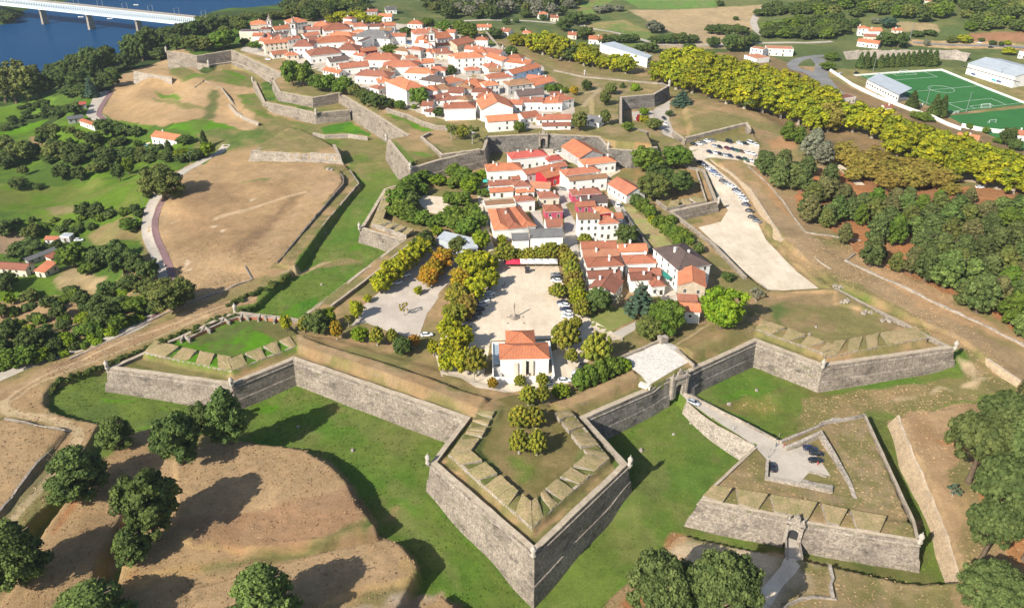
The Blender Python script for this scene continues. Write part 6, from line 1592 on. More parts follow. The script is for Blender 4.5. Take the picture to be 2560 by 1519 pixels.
def finish_trees():
 """the 300 largest of each kind stand as trees of their own; woods that read as one mass and the smallest rest are one object each"""
 byk,bulk={},{}
 for t in TREES:
  if t['wood']:bulk.setdefault((t['wood'],t['label']),[]).append(t)
  else:byk.setdefault(TNAME[t['shape']],[]).append(t)
 for kn,L in byk.items():
  L.sort(key=lambda t:-t['size'])
  for t in L[300:]:bulk.setdefault(('distant_trees' if kn!='shrub' else 'low_scrub','small far off %s seen only as green specks'%('trees' if kn!='shrub' else 'bushes')),[]).append(t)
  for t in L[:300]:
   if t['shape']=='bush':
    tag(inst(TNAME[t['shape']],t['cr'],None,t['p']-Vector((0,0,.1)),(0,0,t['rz']),t['sc']),t['label'],t['cat'],t['group'])
   else:
    o=tag(empty(TNAME[t['shape']],t['p'],t['rz'],t['sc']),t['label'],t['cat'],t['group'])
    inst('trunk',t['tr'],o);inst('crown',t['cr'],o)
 for(nm,lab),L in bulk.items():
  mats,co,tone,lv,ls,mi,nb,nl=[],[],[],[],[],[],0,0
  for t in L:
   tr,cr=proto(t['shape'],t['mat'],t['var'],0)
   n=len(cr.vertices);v=np.empty(n*3,np.float32);cr.vertices.foreach_get('co',v);v=v.reshape(-1,3)
   a=np.empty(n,np.float32);cr.attributes['tone'].data.foreach_get('value',a)
   q=np.empty(len(cr.loops),np.int32);cr.loops.foreach_get('vertex_index',q)
   s_=np.empty(len(cr.polygons),np.int32);cr.polygons.foreach_get('loop_start',s_)
   v=v*np.array(t['sc'],np.float32);c_,d_=math.cos(t['rz']),math.sin(t['rz'])
   v=np.stack([v[:,0]*c_-v[:,1]*d_,v[:,0]*d_+v[:,1]*c_,v[:,2]],1)+np.array(t['p'],np.float32)
   m=LM[t['mat']]
   if m not in mats:mats.append(m)
   co.append(v);tone.append(np.clip(a+TR.uniform(-.18,.18),0,1));lv.append(q+nb);ls.append(s_+nl);mi.append(np.full(len(s_),mats.index(m),np.int32));nb+=n;nl+=len(q)
  me=bpy.data.meshes.new(nm);co=np.concatenate(co).astype(np.float32);lv=np.concatenate(lv);ls=np.concatenate(ls)
  me.vertices.add(len(co));me.vertices.foreach_set('co',co.ravel());me.loops.add(len(lv));me.loops.foreach_set('vertex_index',lv.astype(np.int32))
  me.polygons.add(len(ls));me.polygons.foreach_set('loop_start',ls.astype(np.int32));me.polygons.foreach_set('material_index',np.concatenate(mi));me.update(calc_edges=True)
  me.attributes.new('tone','FLOAT','POINT').data.foreach_set('value',np.concatenate(tone).astype(np.float32))
  for m in mats:me.materials.append(m)
  tag(inst(nm,me),lab,'woodland' if nm!='low_scrub' else 'scrub',None,'stuff')
def T(c,x,y,w,h,shape,mat,label,group=None,detail=1,**k):
 q=px(c,x,y)
 if group=='pines of the right hand grove' and mat=='pine':mat=TR.choice(['pine','pine','pinewarm','deep','green','brown'])
 p=G(*q)
 f=CROP[c][2]
 s=FPX/(p.y*CT+(CAM_H-p.z)*ST)
 yt=q[1]-h/f
 ang=PITCH+math.atan((yt-759.5)/FPX)
 cw=w/f/s*{'pine':1.16 if mat=='deep' else 1.0,'round':1.14,'oval':1.14,'plane':1.26,'pollard':1.0,'umbrella':1.1,'bush':1.15}.get(shape,1.0)
 htop=CAM_H-(p.y+cw*.12)*math.tan(ang)-p.z
 return tree_at(p,cw,max(htop,1.0),shape,mat,label,group,detail,**k)
def ROW(c,items,shape,mat,label,group,detail=1,**k):
 """same kind, told apart only by what the label says of the whole group"""
 for it in items:
  x,y,w,h=it[:4]
  T(c,x,y,w,h,shape,it[4]if len(it)>4 else mat,label,group,detail,**k)
def SCATTER(poly,n,w,h,shape,mats,label,group,seed,mind=.75,detail=0,**k):
 """individual trees spread through a surveyed outline (poly in survey px), w and h in metres"""
 rg=random.Random(seed);P=K(poly)
 xs=[p[0]for p in P];ys=[p[1]for p in P]
 got,tries=[],0
 while len(got)<n and tries<n*60:
  tries+=1
  x,y=rg.uniform(min(xs),max(xs)),rg.uniform(min(ys),max(ys))
  ins=False
  for i in range(len(P)):
   a,b=P[i],P[(i+1)%len(P)]
   if(a[1]>y)!=(b[1]>y)and x<(b[0]-a[0])*(y-a[1])/(b[1]-a[1])+a[0]:ins=not ins
  if not ins:continue
  p=G(x,y);ww=rg.uniform(*w)
  if any((p.x-q[0])**2+(p.y-q[1])**2<(mind*(ww+q[2])/2)**2 for q in got):continue
  if p.z<RIVER_Z+.5:continue
  got.append((p.x,p.y,ww))
  sh=shape if isinstance(shape,str)else rg.choice(shape)
  tree_at(p,ww,rg.uniform(*h),sh,rg.choice(mats),label,group,detail,**k)
fg='pines of the front moat'
T('F',578,1108,92,150,'pine','deep','tall dense pine throwing a long shadow on the moat grass',fg,2)
T('F',455,1160,120,140,'round','dark','dark bushy tree left of the tall dense pine',fg,2)
T('F',520,1085,80,85,'round','dark','smaller dark tree in front of the left bastion turret',fg,2)
T('F',297,1120,82,86,'pine','deep','open crowned pine by the bend of the dirt track',fg,2)
T('F',205,1240,142,132,'pine','deep','leaning pine with bare trunk above the shadowed ditch',fg,2)
T('F',395,1345,140,185,'oval','dark','tall dark double crowned tree shading the big brown mound',fg,2)
T('F',342,1402,95,98,'pine','deep','lighter green pine in front of the tall double crowned tree',fg,2)
T('F',62,1460,142,168,'pine','deep','large pine at the lower left edge',fg,2)
T('F',245,1580,185,125,'pine','deep','pine cut off by the bottom edge, far left',fg,2)
T('F',672,1565,168,165,'pine','deep','round pine at the bottom edge with shadow to its right',fg,2)
T('F',1640,1590,165,205,'umbrella','pine','broad umbrella pine at the bottom edge, left of its twin','umbrella pines by the ravelin bridge',2)
T('F',1785,1600,175,220,'umbrella','pine','broad umbrella pine at the bottom edge beside the bridge road','umbrella pines by the ravelin bridge',2)
rp='big pines at the lower right edge'
for x,y,w,h,sh,m in((2500,1130,150,150,'umbrella','pine'),(2420,1205,150,175,'umbrella','pine'),(2540,1240,160,190,'umbrella','pine'),(2480,1330,160,190,'umbrella','pine'),(2560,1400,170,200,'umbrella','pine'),(2450,1400,120,150,'umbrella','pine'),(2580,1090,130,150,'umbrella','pinewarm'),(2620,1300,170,200,'umbrella','pine')):
 T('F',x,y,w,h,sh,m,'umbrella pine in the dense grove at the lower right edge',rp,1)
T('F',2455,1560,170,145,'umbrella','pine','dark umbrella pine in the bottom right corner above red soil',rp,2)
T('F',2590,1580,130,150,'umbrella','pine','umbrella pine cut by the right edge in the bottom corner',rp,1)
T('D6',800,690,110,90,'sparse','cedar','sparse little bluish pine leaning over red soil',rp,1)
pg='pollarded plane trees on the front bastion'
for x,y,w,h,l in((710,425,160,178,'front left'),(830,432,165,180,'front right'),(715,250,180,165,'rear left'),(818,245,155,152,'rear right')):
 T('D3',x,y,w,h,'pollard','pollard','pollarded plane tree on the arrowhead bastion, %s of the four'%l,pg,2)
pg2='plane trees round the hall'
for x,y,w,h,m,l in((745,1232,190,195,'pollard','left one of the pair nearest the front bastion'),(875,1215,150,180,'pollard','right one of the pair nearest the front bastion'),(1045,1150,215,115,'bright','low bright green one right of the pair'),(668,1062,130,118,'pollard','small one left of the hall door'),(872,1050,140,118,'pollard','small one right of the hall door'),(415,1082,112,112,'autumn','small rusty one at the left corner of the hall'),(1085,712,330,275,'pollard','large one right behind the hall'),(1375,855,345,310,'pollard','largest one between hall and gate terrace'),(1142,842,145,145,'pollard','small one beside the large pollards'),(262,965,240,290,'pollard','tall one at the left wall of the hall')):
 T('C3',x,y,w,h,'pollard',m,'pollarded plane tree, '+l,pg2,2)
yl='yellow plane trees between car park and plaza'
ROW('C3',[(330,30,200,230),(380,160,180,220),(220,90,220,240),(250,270,200,240),(120,200,200,240,'autumn'),(90,330,220,240,'pollard'),(180,420,200,230,'ochre'),(60,480,200,220,'pollard'),(20,620,200,230),(130,720,200,230),(30,800,200,230),(120,930,190,240),(-10,930,150,200)],'round','plane','yellow plane tree in the double row between car park and plaza',yl)
ROW('B3',[(180,1230,210,170),(300,1190,180,130),(400,1250,150,140),(130,1400,190,200,'ochre')],'round','plane','yellow plane tree in the double row between car park and plaza',yl)
ROW('B2',[(1835,965,190,175),(1780,1010,190,180),(1720,1075,200,200),(1660,1130,190,200),(1590,1180,200,210),(1530,1240,190,220),(1460,1310,190,210)],'round','plane','yellow green plane tree in the row along the left edge of the car park','plane trees along the curtain side of the car park')
ROW('B2',[(2040,1030,190,150),(2000,1090,200,170),(1950,1160,190,180),(1900,1240,180,170)],'round','autumn','orange autumn plane tree in the middle row of the car park','orange trees in the car park')
T('B2',1800,1325,80,90,'round','plane','small yellow tree at the end of the orange car park row')
for x,y,w,h,sh,m,l in((582,322,100,165,'round','plane','slim yellow tree at the head of the bastion path'),(755,342,110,165,'round','pollard','slim yellow tree left of the dark round tree'),(872,352,215,225,'round','dark','dark round tree on the path beside the car park'),(985,300,150,200,'round','bright','bright green tree behind the dark round tree'),(1052,402,130,180,'pollard','autumn','small orange yellow tree right of the dark round tree'),(1265,422,155,145,'round','bright','compact bright green tree at the car park corner'),(1425,458,160,185,'pollard','pollard','pollarded tree at the front edge of the car park'),(1562,432,135,132,'pollard','pollard','yellow tree behind the dark rounded bush'),(1660,545,175,180,'round','dark','dark rounded bush tree at the front of the car park'),(1765,470,125,120,'pollard','autumn','rusty tree right of the dark rounded bush'),(1242,212,130,190,'round','plane','slim yellow tree on the left car park kerb'),(1670,182,90,130,'sparse','autumn','thin leafless young tree in the middle of the car park'),(1160,292,75,140,'sparse','pollard','thin young tree left of the car park'),(1945,552,125,155,'pollard','plane','small yellow tree at the bend of the plaza road'),(1335,60,80,80,'round','plane','little yellow shrub tree by the retaining wall')):
 T('C2',x,y,w,h,sh,m,l,'young trees round the car park')
ROW('B3',[(535,1175,220,190),(650,1160,150,120),(745,1155,190,120),(850,1150,160,130),(950,1150,220,175)],'pollard','pollard','plane tree in the row in front of the church','plane trees in front of the church')
ROW('B3',[(1065,1160,170,160,'ochre'),(1120,1250,180,190),(1150,1340,190,190),(1005,1490,170,120),(1165,1450,210,200,'ochre')],'pollard','pollard','plane tree in the line along the right side of the plaza','plane trees right of the plaza')
ROW('C3',[(1180,235,190,190),(1205,330,190,190,'plane'),(1235,430,180,190),(1025,245,180,150),(1190,540,120,140)],'pollard','pollard','plane tree in the line along the right side of the plaza','plane trees right of the plaza')
for c,x,y,w,h,sh,m,l in(('C3',1392,365,245,235,'round','dark','dark round tree at the corner of the small lawn'),('C3',1555,345,110,150,'sparse','grey','bare grey tree beside the corner house'),('C3',1775,395,350,325,'cedar','cedar','wide green conifer behind the small lawn'),('C3',2010,570,330,330,'round','green','dense green tree left of the white chapel'),('C3',1860,625,260,240,'round','brown','olive tree crown overhanging the gate terrace corner'),('C4',800,700,560,530,'round','bright','huge bright green round tree right of the chapel'),('C4',1235,370,210,185,'sparse','grey','bare grey tree on the dry bank behind the right bastion'),('C4',880,105,150,115,'round','dark','small dark tree below the lawn hedge'),('B3',1660,1005,195,200,'round','dark','dark tree with pale top beside the inn'),('B3',310,1055,160,200,'round','bright','bright green tree right of the modern pavilion'),('B3',500,1005,100,95,'pollard','plane','small yellow palm like tree before the triple roofed hall'),('B3',1270,1010,150,110,'pollard','pollard','low feathery tree in front of the inn terrace'),('B2',1870,895,195,170,'round','dark','dark tree left of the modern pavilion'),('B2',2165,935,165,160,'round','brown','grey green tree against the pavilion wall')):
 T(c,x,y,w,h,sh,m,l,None,2 if w>250 else 1)
ROW('C3',[(1235,1055,180,170),(1310,1020,180,180),(1400,985,190,180),(1490,955,190,180),(1570,930,160,160),(1640,915,120,120,'bright')],'bush','green','bright green shrub in the hedge beside the gate terrace','hedge shrubs by the gate terrace')
ROW('B2',[(1830,290,180,140),(1740,370,190,170),(1690,430,200,190),(1620,520,210,200),(1560,590,120,100),(1650,600,200,170),(1730,520,190,170,'dark'),(1850,400,110,120),(1990,310,160,115,'bright'),(2130,235,160,135),(2220,300,190,170),(2290,390,190,170,'bright'),(2110,490,180,130),(2210,500,180,150),(1740,660,180,150),(1840,680,190,150),(1940,690,160,120),(2060,690,190,150),(2160,740,190,170),(2260,780,200,190),(2350,700,170,170),(2130,620,180,140),(1980,780,110,110,'bright'),(2300,620,180,150),(2370,860,150,140,'bright')],'round','green','leafy green tree in the dense garden round the sandy court','garden trees round the sandy court')
ROW('B3',[(110,420,150,140),(200,470,150,140),(60,480,130,120),(310,400,110,90,'bright'),(330,570,110,90)],'round','green','leafy green tree in the dense garden round the sandy court','garden trees round the sandy court')
ROW('B3',[(1740,645,130,125,'dark'),(1800,690,140,120),(1870,740,130,110),(1900,800,90,70,'plane'),(1960,845,150,120),(2060,810,110,90),(2030,900,140,120),(2110,950,150,130),(2180,980,150,130),(2235,1000,90,80),(2130,1010,100,90),(2325,1085,100,110,'dark')],'bush','green','round clipped shrub in the hedge above the lawn strip','hedge shrubs above the lawn strip')
for x,y,w,h,m,l in((70,640,400,340,'green','back left'),(450,590,380,310,'green','back right'),(210,790,320,270,'dark','middle'),(150,990,370,370,'brown','front brownish'),(470,910,330,310,'dark','front right greyish')):
 T('B4',x,y,w,h,'round',m,'big round tree beside the parking lot, %s of the five'%l,'five round trees by the parking lot',2)
dl='dark trees along the upper rampart'
ROW('A2',[(640,800,190,260),(740,800,190,240),(900,850,190,180),(970,850,180,180),(1110,880,190,190),(1200,890,140,120,'brown'),(1275,925,140,115,'brown'),(1360,990,160,160,'dark'),(1440,1010,150,150,'dark'),(1535,1005,120,100,'dark'),(1635,1015,100,90)],'round','green','dark green tree in the line along the upper rampart wall',dl)
for c,x,y,w,h,sh,m,l in(('A2',1820,985,180,190,'round','green','tall street tree right of the big corner house'),('A2',1765,1010,60,50,'bush','green','small bush under the tall street tree'),('A2',1992,1085,95,95,'round','dark','little round tree between the lowest white houses'),('A2',1548,512,155,110,'round','green','round tree on the church square'),('A2',2110,692,110,95,'pine','dark','dark garden tree among the orange roofs'),('A2',770,612,70,60,'cypress','dark','small dark conifer behind the rampart trees'),('A2',2265,355,175,150,'round','green','large round tree right of the white church'),('A2',2180,300,130,120,'round','green','tree behind the large round tree near the church'),('A2',2045,295,140,115,'round','green','left tree of the clump behind the white church'),('A2',1895,245,135,90,'round','green','tree above the tall nave roof'),('A2',1690,345,125,105,'round','dark','dark tree left of the white church'),('A2',195,415,85,65,'round','dark','garden tree below the pale flat block'),('A2',300,435,150,60,'bush','green','garden shrubs beside the cream row house'),('A2',745,375,75,60,'round','dark','dark tree at the foot of the right bell tower'),('A2',2110,1305,120,160,'sparse','green','thin green tree on the upper bastion, left of the yellow one'),('A2',2215,1295,130,150,'round','pollard','yellow green tree on the upper bastion'),('A2',2305,1335,135,180,'sparse','brown','bare brownish tree on the upper bastion'),('A3',660,1228,110,110,'round','green','green tree at the corner above the gate wall'),('A3',1212,1215,155,195,'oval','brown','shaggy tree right of the long low house'),('A3',1455,1160,105,150,'round','brown','olive tree beside the garden path shed'),('A3',1665,1215,115,95,'round','green','round bush tree below the black shadowed flank'),('A3',1905,1200,145,110,'round','brown','grey bush by the gate road cars'),('A3',1812,1068,95,72,'round','bright','bright shrub tree by the red bush'),('A3',1815,1130,100,70,'bush','plane','yellow shrub by the gate road'),('A3',1765,1125,45,65,'bush','red','crimson shrub by the gate road'),('A3',2050,1080,75,62,'round','dark','round dark bush beside the gate road lamp'),('A3',2165,990,215,170,'cedar','cedar','blue cedar right of the north east bastion'),('A3',1450,980,110,150,'oval','brown','tall olive cypress on the garden bank'),('A3',1510,880,110,120,'round','brown','olive tree behind the garden bank'),('A3',1280,840,90,110,'round','dark','dark green tree on the garden path'),('A3',1170,885,80,95,'round','autumn','small orange tree on the garden path'),('A3',1618,815,55,60,'cypress','dark','tiny conifer near the north east parapet'),('A3',1735,838,95,70,'bush','bright','low green bush near the north east parapet'),('A3',585,528,135,105,'round','dark','dark tree on the bank behind the blue house'),('A3',430,355,150,100,'round','dark','dark tree beyond the far parapet'),('A3',190,360,175,160,'round','green','big round tree at the north end of the town')):
 T(c,x,y,w,h,sh,m,l)
ROW('A3',[(900,830,100,70),(960,850,110,80),(1020,840,100,70),(1080,860,90,60)],'bush','green','green shrub in the garden behind the orange roofs','garden shrubs of the upper town')
av='plane tree avenue'
ROW('A3',[(650,425,165,135),(800,480,190,200),(880,510,200,230),(960,540,200,250),(1050,560,200,270),(1130,570,150,170,'dark'),(1260,610,170,210),(1340,620,170,210),(1430,640,130,150),(1555,665,170,190),(1650,685,170,200),(1240,560,170,180)],'plane','plane','tall plane tree in the near end of the avenue by the white block','plane trees in front of the white block')
front=[(1655,212),(1690,224),(1730,234),(1775,246),(1815,260),(1860,272),(1905,282),(1950,296),(1995,312),(2035,330)]
for i,(x,y)in enumerate(front):T('F',x,y,62,78+(i%3)*5,'plane','plane','yellow green plane tree in the long dense avenue',av)
for i,(x,y)in enumerate([(1680,190),(1725,198),(1770,208),(1815,220),(1860,232),(1905,245),(1950,258),(1995,275),(2040,292),(2080,312)]):T('F',x,y,62,76,'plane','plane','yellow green plane tree in the long dense avenue',av)
for i,(x,y)in enumerate([(1720,172),(1765,180),(1812,192),(1860,205),(1910,218),(1960,232),(2010,248),(2060,268),(1680,175)]):T('F',x,y,60,62,'plane','plane','yellow green plane tree in the long dense avenue',av)
for i,(x,y)in enumerate([(2130,330),(2180,345),(2230,360),(2285,378),(2340,395),(2395,412),(2450,430),(2505,448),(2560,462)]):T('F',x,y,74,84,'plane','plane','yellow plane tree in the right half of the avenue','plane avenue beyond the road')
for i,(x,y)in enumerate([(2320,425),(2395,448),(2460,468),(2530,484),(2240,395),(2590,500)]):T('F',x,y,78,88,'plane','plane','yellow plane tree in the right half of the avenue','plane avenue beyond the road')
ROW('B5',[(450,150,240,200),(560,200,240,210),(680,150,250,200),(650,260,240,200),(800,250,250,210),(800,350,230,190),(930,320,240,200),(1050,340,240,200),(1150,300,240,190),(1250,340,230,190),(950,200,240,170),(1120,200,240,170),(1320,290,220,170),(480,270,170,150),(1380,390,170,120),(400,60,200,170)],'plane','ochre','ochre brown plane tree in the mass below the avenue','ochre plane trees')
T('F',1870,272,70,60,'round','dark','single dark tree standing in front of the yellow avenue')
T('F',2068,328,70,80,'plane','ochre','rusty plane tree where the avenue meets the pines')
pn='pines of the right hand grove'
ROW('B4',[(1700,850,300,400),(1560,700,240,340),(1870,860,300,360),(1990,880,260,320),(1500,610,220,260),(1760,620,240,280),(2050,700,260,280),(1820,260,220,260,'green'),(1960,300,200,240,'green'),(2120,480,330,400,'grey'),(2260,560,280,330,'grey'),(2080,1180,330,290),(2290,1310,260,290),(2240,1000,300,330,'pinewarm'),(2330,820,260,300)],'pine','pine','pine in the belt between parking lot and ochre trees','pines beside the parking lot',1)
ROW('B5',[(75,665,220,300),(225,700,150,200),(330,640,190,260),(440,640,180,240),(545,680,150,220),(690,860,240,330),(860,870,220,320),(800,740,240,260),(1060,770,180,190),(640,1065,230,330),(740,1010,130,150),(870,1110,150,200),(1020,1130,230,280),(1150,1200,280,370),(1330,1260,300,380),(1250,1100,260,280),(1440,1140,260,280),(1500,1420,200,240),(1640,1490,330,400),(1800,1440,280,320),(1900,1330,260,300),(2040,1420,250,300),(2050,1250,250,300),(1560,1240,260,280),(1720,1200,270,280),(1880,1120,270,280),(2040,1040,250,280),(1120,950,240,260),(1290,990,250,260),(1480,1000,250,260),(1640,1010,250,260),(1800,940,270,270),(1960,880,250,260),(1380,830,250,250),(1560,850,250,250),(1720,790,250,250),(1900,740,250,250),(2050,720,230,240),(1200,800,230,240),(1000,700,220,230),(1180,670,220,210),(1360,690,240,230),(1540,680,240,220),(1700,640,230,210),(1850,600,230,200),(2010,590,220,210),(1280,560,210,190),(1460,570,200,190),(1110,570,210,190),(960,560,200,190),(820,600,210,210),(680,620,210,220),(560,560,200,200),(1560,470,140,150),(700,480,190,160,'green'),(880,460,170,140),(1000,440,150,130),(1290,450,120,110),(400,480,200,200,'pinewarm'),(280,430,200,200,'pinewarm'),(110,480,220,220)],'pine','pine','pine in the dense grove on the red slope at right',pn,1)
T('B5',400,850,150,210,'pine','pine','solitary pine on the thin boundary wall',pn)
ROW('B5',[(1950,1600,300,330),(2060,1560,260,300),(2080,1720,250,300)],'pine','pine','pine in the dense grove on the red slope at right',pn,1)
rv='riverside wood'
ROW('A1',[(60,950,230,330),(160,960,230,360),(270,940,230,350),(370,900,180,260),(-60,940,220,320),(0,840,200,260),(180,820,220,280),(320,800,180,220)],'oval','brown','tall sunlit tree in the big clump at the left edge','tall trees at the left edge')
ROW('A1',[(470,790,170,150),(560,820,200,200),(650,780,200,210),(760,830,220,210),(880,720,200,260),(960,680,190,250),(850,640,190,230),(1010,590,160,190),(520,690,160,120),(610,690,170,140),(720,640,180,160),(1210,645,140,170),(1130,590,130,110),(1240,560,170,250),(1330,570,180,290),(1420,520,190,260),(1390,400,170,160),(1490,565,150,130),(1560,430,170,140),(1640,455,180,155),(1500,380,170,130),(1600,340,160,110),(1700,335,160,130),(1800,330,180,150),(1900,290,180,150),(2010,300,190,160),(2120,275,160,130),(2220,275,140,100),(1760,260,150,110),(1960,220,150,100),(1340,300,130,90),(1250,470,140,140),(430,850,130,110,'green'),(900,860,160,150),(780,900,200,120),(670,900,200,120)],'round','dark','dark tree in the wood between river and fortress',rv)
ROW('A1',[(1800,475,180,165,'brown'),(1910,475,170,145),(2070,455,200,195,'green'),(2250,290,130,110)],'round','brown','olive green tree just outside the far left rampart','trees by the far left rampart')
T('A1',1050,805,150,170,'round','dark','lone round tree with shadow beside the far road bend')
T('A1',862,905,120,200,'cypress','cedar','pale conifer left of the far road bend')
ROW('A2',[(60,440,120,170,'dark'),(40,260,150,130),(150,260,150,130),(230,190,120,80),(330,190,130,80),(450,180,150,90),(560,175,140,80),(20,350,120,120)],'round','brown','tree on the slope behind the leftmost houses','trees behind the upper town')
ROW('A1',[(20,205,120,90),(90,210,130,90),(170,170,110,70),(60,160,110,70),(-60,190,130,100)],'round','dark','dark tree on the small river island at the left edge','trees of the river island')
SCATTER('A2 545,60 800,10 1340,20 1350,150 1180,170 980,190 760,200 540,150',46,(11,17),(8,14),'round',['dark','dark','green','brown'],'dark wood filling the slope behind the upper town','wood behind the upper town',1,.55,wood='wood')
ROW('A2',[(1000,220,120,90),(1060,215,120,100),(1130,215,130,110),(1200,210,130,110),(1270,215,130,110),(1340,220,120,90),(1410,225,120,90),(1240,180,120,90),(1100,185,120,90)],'round','plane','yellow green tree in the clump behind the upper town roofs','yellow trees behind the upper town')
SCATTER('A2 1850,30 2374,-60 2374,190 2250,185 2000,150 1870,110',28,(11,18),(9,15),'round',['dark','brown','grey'],'grey green wood along the railway','wood along the railway',2,.55,wood='wood')
SCATTER('A3 0,-60 560,-60 830,40 1180,60 1240,130 1000,160 620,170 400,190 0,190',52,(11,19),(8,15),'round',['dark','brown','grey','dark'],'grey green wood along the railway','wood along the railway',3,.55,wood='wood')
SCATTER('A3 860,-20 1230,-20 1230,60 900,70',14,(12,18),(9,14),'round',['dark'],'dark wood beyond the railway at the top edge','trees at the top edge',4,.6,wood='wood')
ROW('A3',[(1410,120,150,70),(1460,110,140,70),(1580,110,90,70),(1900,310,150,130),(1960,290,90,70)],'round','grey','silvery willow like tree by the ploughed field','silvery trees by the field')
ROW('A3',[(1450,400,150,80),(1540,395,140,80),(1640,400,130,90),(1720,395,110,90),(1930,400,130,70),(2030,400,150,80),(2150,400,170,100),(2260,400,130,90),(1880,490,150,110),(1780,470,100,60),(2240,460,120,60),(1270,370,140,140),(1080,290,150,130),(1180,230,200,130),(1320,190,150,60),(880,190,80,60),(540,230,80,70),(630,215,60,50),(700,290,60,40)],'round','dark','dark tree in the line along the road by the fields','trees along the field road')
ROW('A4',[(880,420,170,130),(980,430,180,140),(1080,430,180,140),(1180,430,180,140),(1270,440,160,130),(900,590,170,140),(1100,640,170,240),(1200,640,190,230),(1300,590,170,170),(1380,540,150,130),(1180,255,70,60),(985,75,100,70)],'round','dark','dark tree in the clump behind the plane avenue','dark clump behind the avenue')
SCATTER('A4 1440,190 1600,120 2374,60 2374,180 2100,175 1500,250',22,(10,16),(8,12),'round',['dark'],'dark wood above the bright vineyard','wood above the vineyard',5,.55,wood='wood')
SCATTER('A4 1500,480 1700,330 2374,260 2374,520 2000,510',30,(10,16),(8,13),'round',['dark','dark','green'],'dark wood below the bright vineyard','wood below the vineyard',6,.55,wood='wood')
SCATTER('A5 0,-80 850,-80 840,60 1929,-80 2000,330 1500,310 1150,230 880,190 500,160 330,180 0,130',100,(12,20),(9,16),['round','oval'],['dark','dark','brown','green'],'wooded hillside at the upper right corner','wooded hillside',7,.55,wood='wood')
SCATTER('A5 330,230 400,240 380,330 240,370 150,300 0,380 -40,200 200,190',14,(9,14),(7,11),'round',['dark'],'dark tree left of the hillside houses','trees by the hillside houses',8,.6)
ROW('A5',[(660,260,140,110,'cedar'),(640,430,150,140),(760,440,170,150),(560,220,110,60,'grey'),(1250,400,100,70,'brown'),(1370,400,130,80,'plane'),(1410,405,70,60),(1630,420,70,50),(1710,430,50,50),(1770,420,60,50,'plane'),(1530,390,60,40),(1020,430,60,70,'grey'),(930,340,120,60),(1050,330,120,60)],'round','dark','tree near the hillside houses and dirt lot','trees by the dirt lot')
ROW('A5',[(100,650,140,85),(140,560,135,85)],'round','green','clipped round street tree on the kerb above the avenue','clipped street trees')
ROW('A5',[(1780,510,120,80)],'round','plane','yellow tree behind the sports hall',None)
ROW('A5',[(400,632,75,160),(455,630,80,165),(515,628,75,160),(590,625,75,130),(640,622,75,140),(690,620,75,140),(740,618,75,140),(785,615,75,140),(830,614,80,150),(880,612,80,150),(930,610,80,160),(980,612,85,165),(1030,612,85,165),(1085,612,90,165)],'cypress','dark','conical evergreen in the row behind the far goal','conical evergreens behind the goal')
for x,y,w,h,l in((882,1010,115,185,'beside the grandstand end'),(1085,1085,115,230,'left of the pair at the near pitch corner'),(1155,1085,105,225,'right of the pair at the near pitch corner')):
 T('A5',x,y,w,h,'cypress','dark','big conical evergreen '+l,'evergreens by the pitch')
ROW('A5',[(960,1110,170,80),(1040,1130,100,60),(1570,1240,70,70),(1420,1200,60,60),(1760,1350,140,180,'dark'),(1690,1330,90,60),(1830,1400,130,120,'dark')],'round','green','garden tree between avenue and pitch','garden trees by the pitch')
gd_='garden trees at the left'
ROW('A1',[(430,1245,150,90),(960,1210,160,120),(1050,1260,180,160),(1160,1265,150,130),(880,1345,160,130),(1270,1265,130,100),(1720,1335,150,90),(1450,1435,150,110),(1330,1440,130,90,'brown'),(700,1065,160,120),(560,1085,170,110),(460,1065,130,100),(60,1410,210,160,'brown'),(230,1490,240,200,'brown'),(520,1475,200,170,'brown'),(650,1470,150,150),(1700,1475,140,110,'bright'),(780,1440,150,120),(1000,1460,150,110),(1200,1480,150,110),(120,1130,90,60),(250,1100,90,50),(1130,1350,110,90),(1810,1480,130,110)],'round','dark','leafy tree in the gardens below the far brown slope',gd_)
T('A1',1580,1445,95,160,'cypress','dark','dark pointed conifer before the villa');T('A1',1905,1380,85,190,'cypress','dark','tall pointed conifer right of the villa');T('A1',1935,1450,130,150,'oval','bright','bright green tree below the tall pointed conifer')
T('B1',1530,445,380,350,'round','brown','huge round tree with oval shadow beside the western road',None,2)
ROW('B1',[(60,145,200,160),(180,345,150,120),(590,255,170,160),(755,270,140,150),(1115,270,120,190),(1205,205,110,150,'bright'),(900,190,150,100,'brown'),(1000,155,180,150),(700,110,200,110),(800,610,160,155),(920,605,140,145),(230,215,90,100,'brown'),(1265,570,100,100),(1220,745,170,150,'green'),(1290,610,80,80),(360,345,90,60),(60,770,230,150),(320,800,170,140,'brown'),(535,895,120,80),(480,100,150,80),(1400,90,150,90),(1290,60,130,90),(1550,90,150,90),(1700,90,140,90),(1830,60,120,90),(1380,430,90,70)],'round','dark','tree standing in the bright green meadows at left','meadow trees')
ROW('B1',[(270,965,320,165),(700,1070,260,250,'green'),(820,1010,180,140),(930,1060,200,190),(1080,1010,240,190),(1160,1120,260,260),(1290,1140,180,200),(1400,1190,190,200),(1380,1340,200,180,'brown'),(1210,1270,190,140),(1020,1360,200,170),(950,1490,200,180),(1300,1500,200,170,'green'),(770,1410,170,130),(60,1280,250,180),(110,1420,100,130,'bright'),(280,1380,170,110,'brown'),(840,1115,170,100,'green'),(1450,1490,170,120),(1100,1480,180,150)],'round','dark','leafy tree in the thick gardens beside the western road','thick garden trees')
T('B1',1605,1460,400,310,'round','brown','broad dark tree where the western road passes the field corner',None,2)
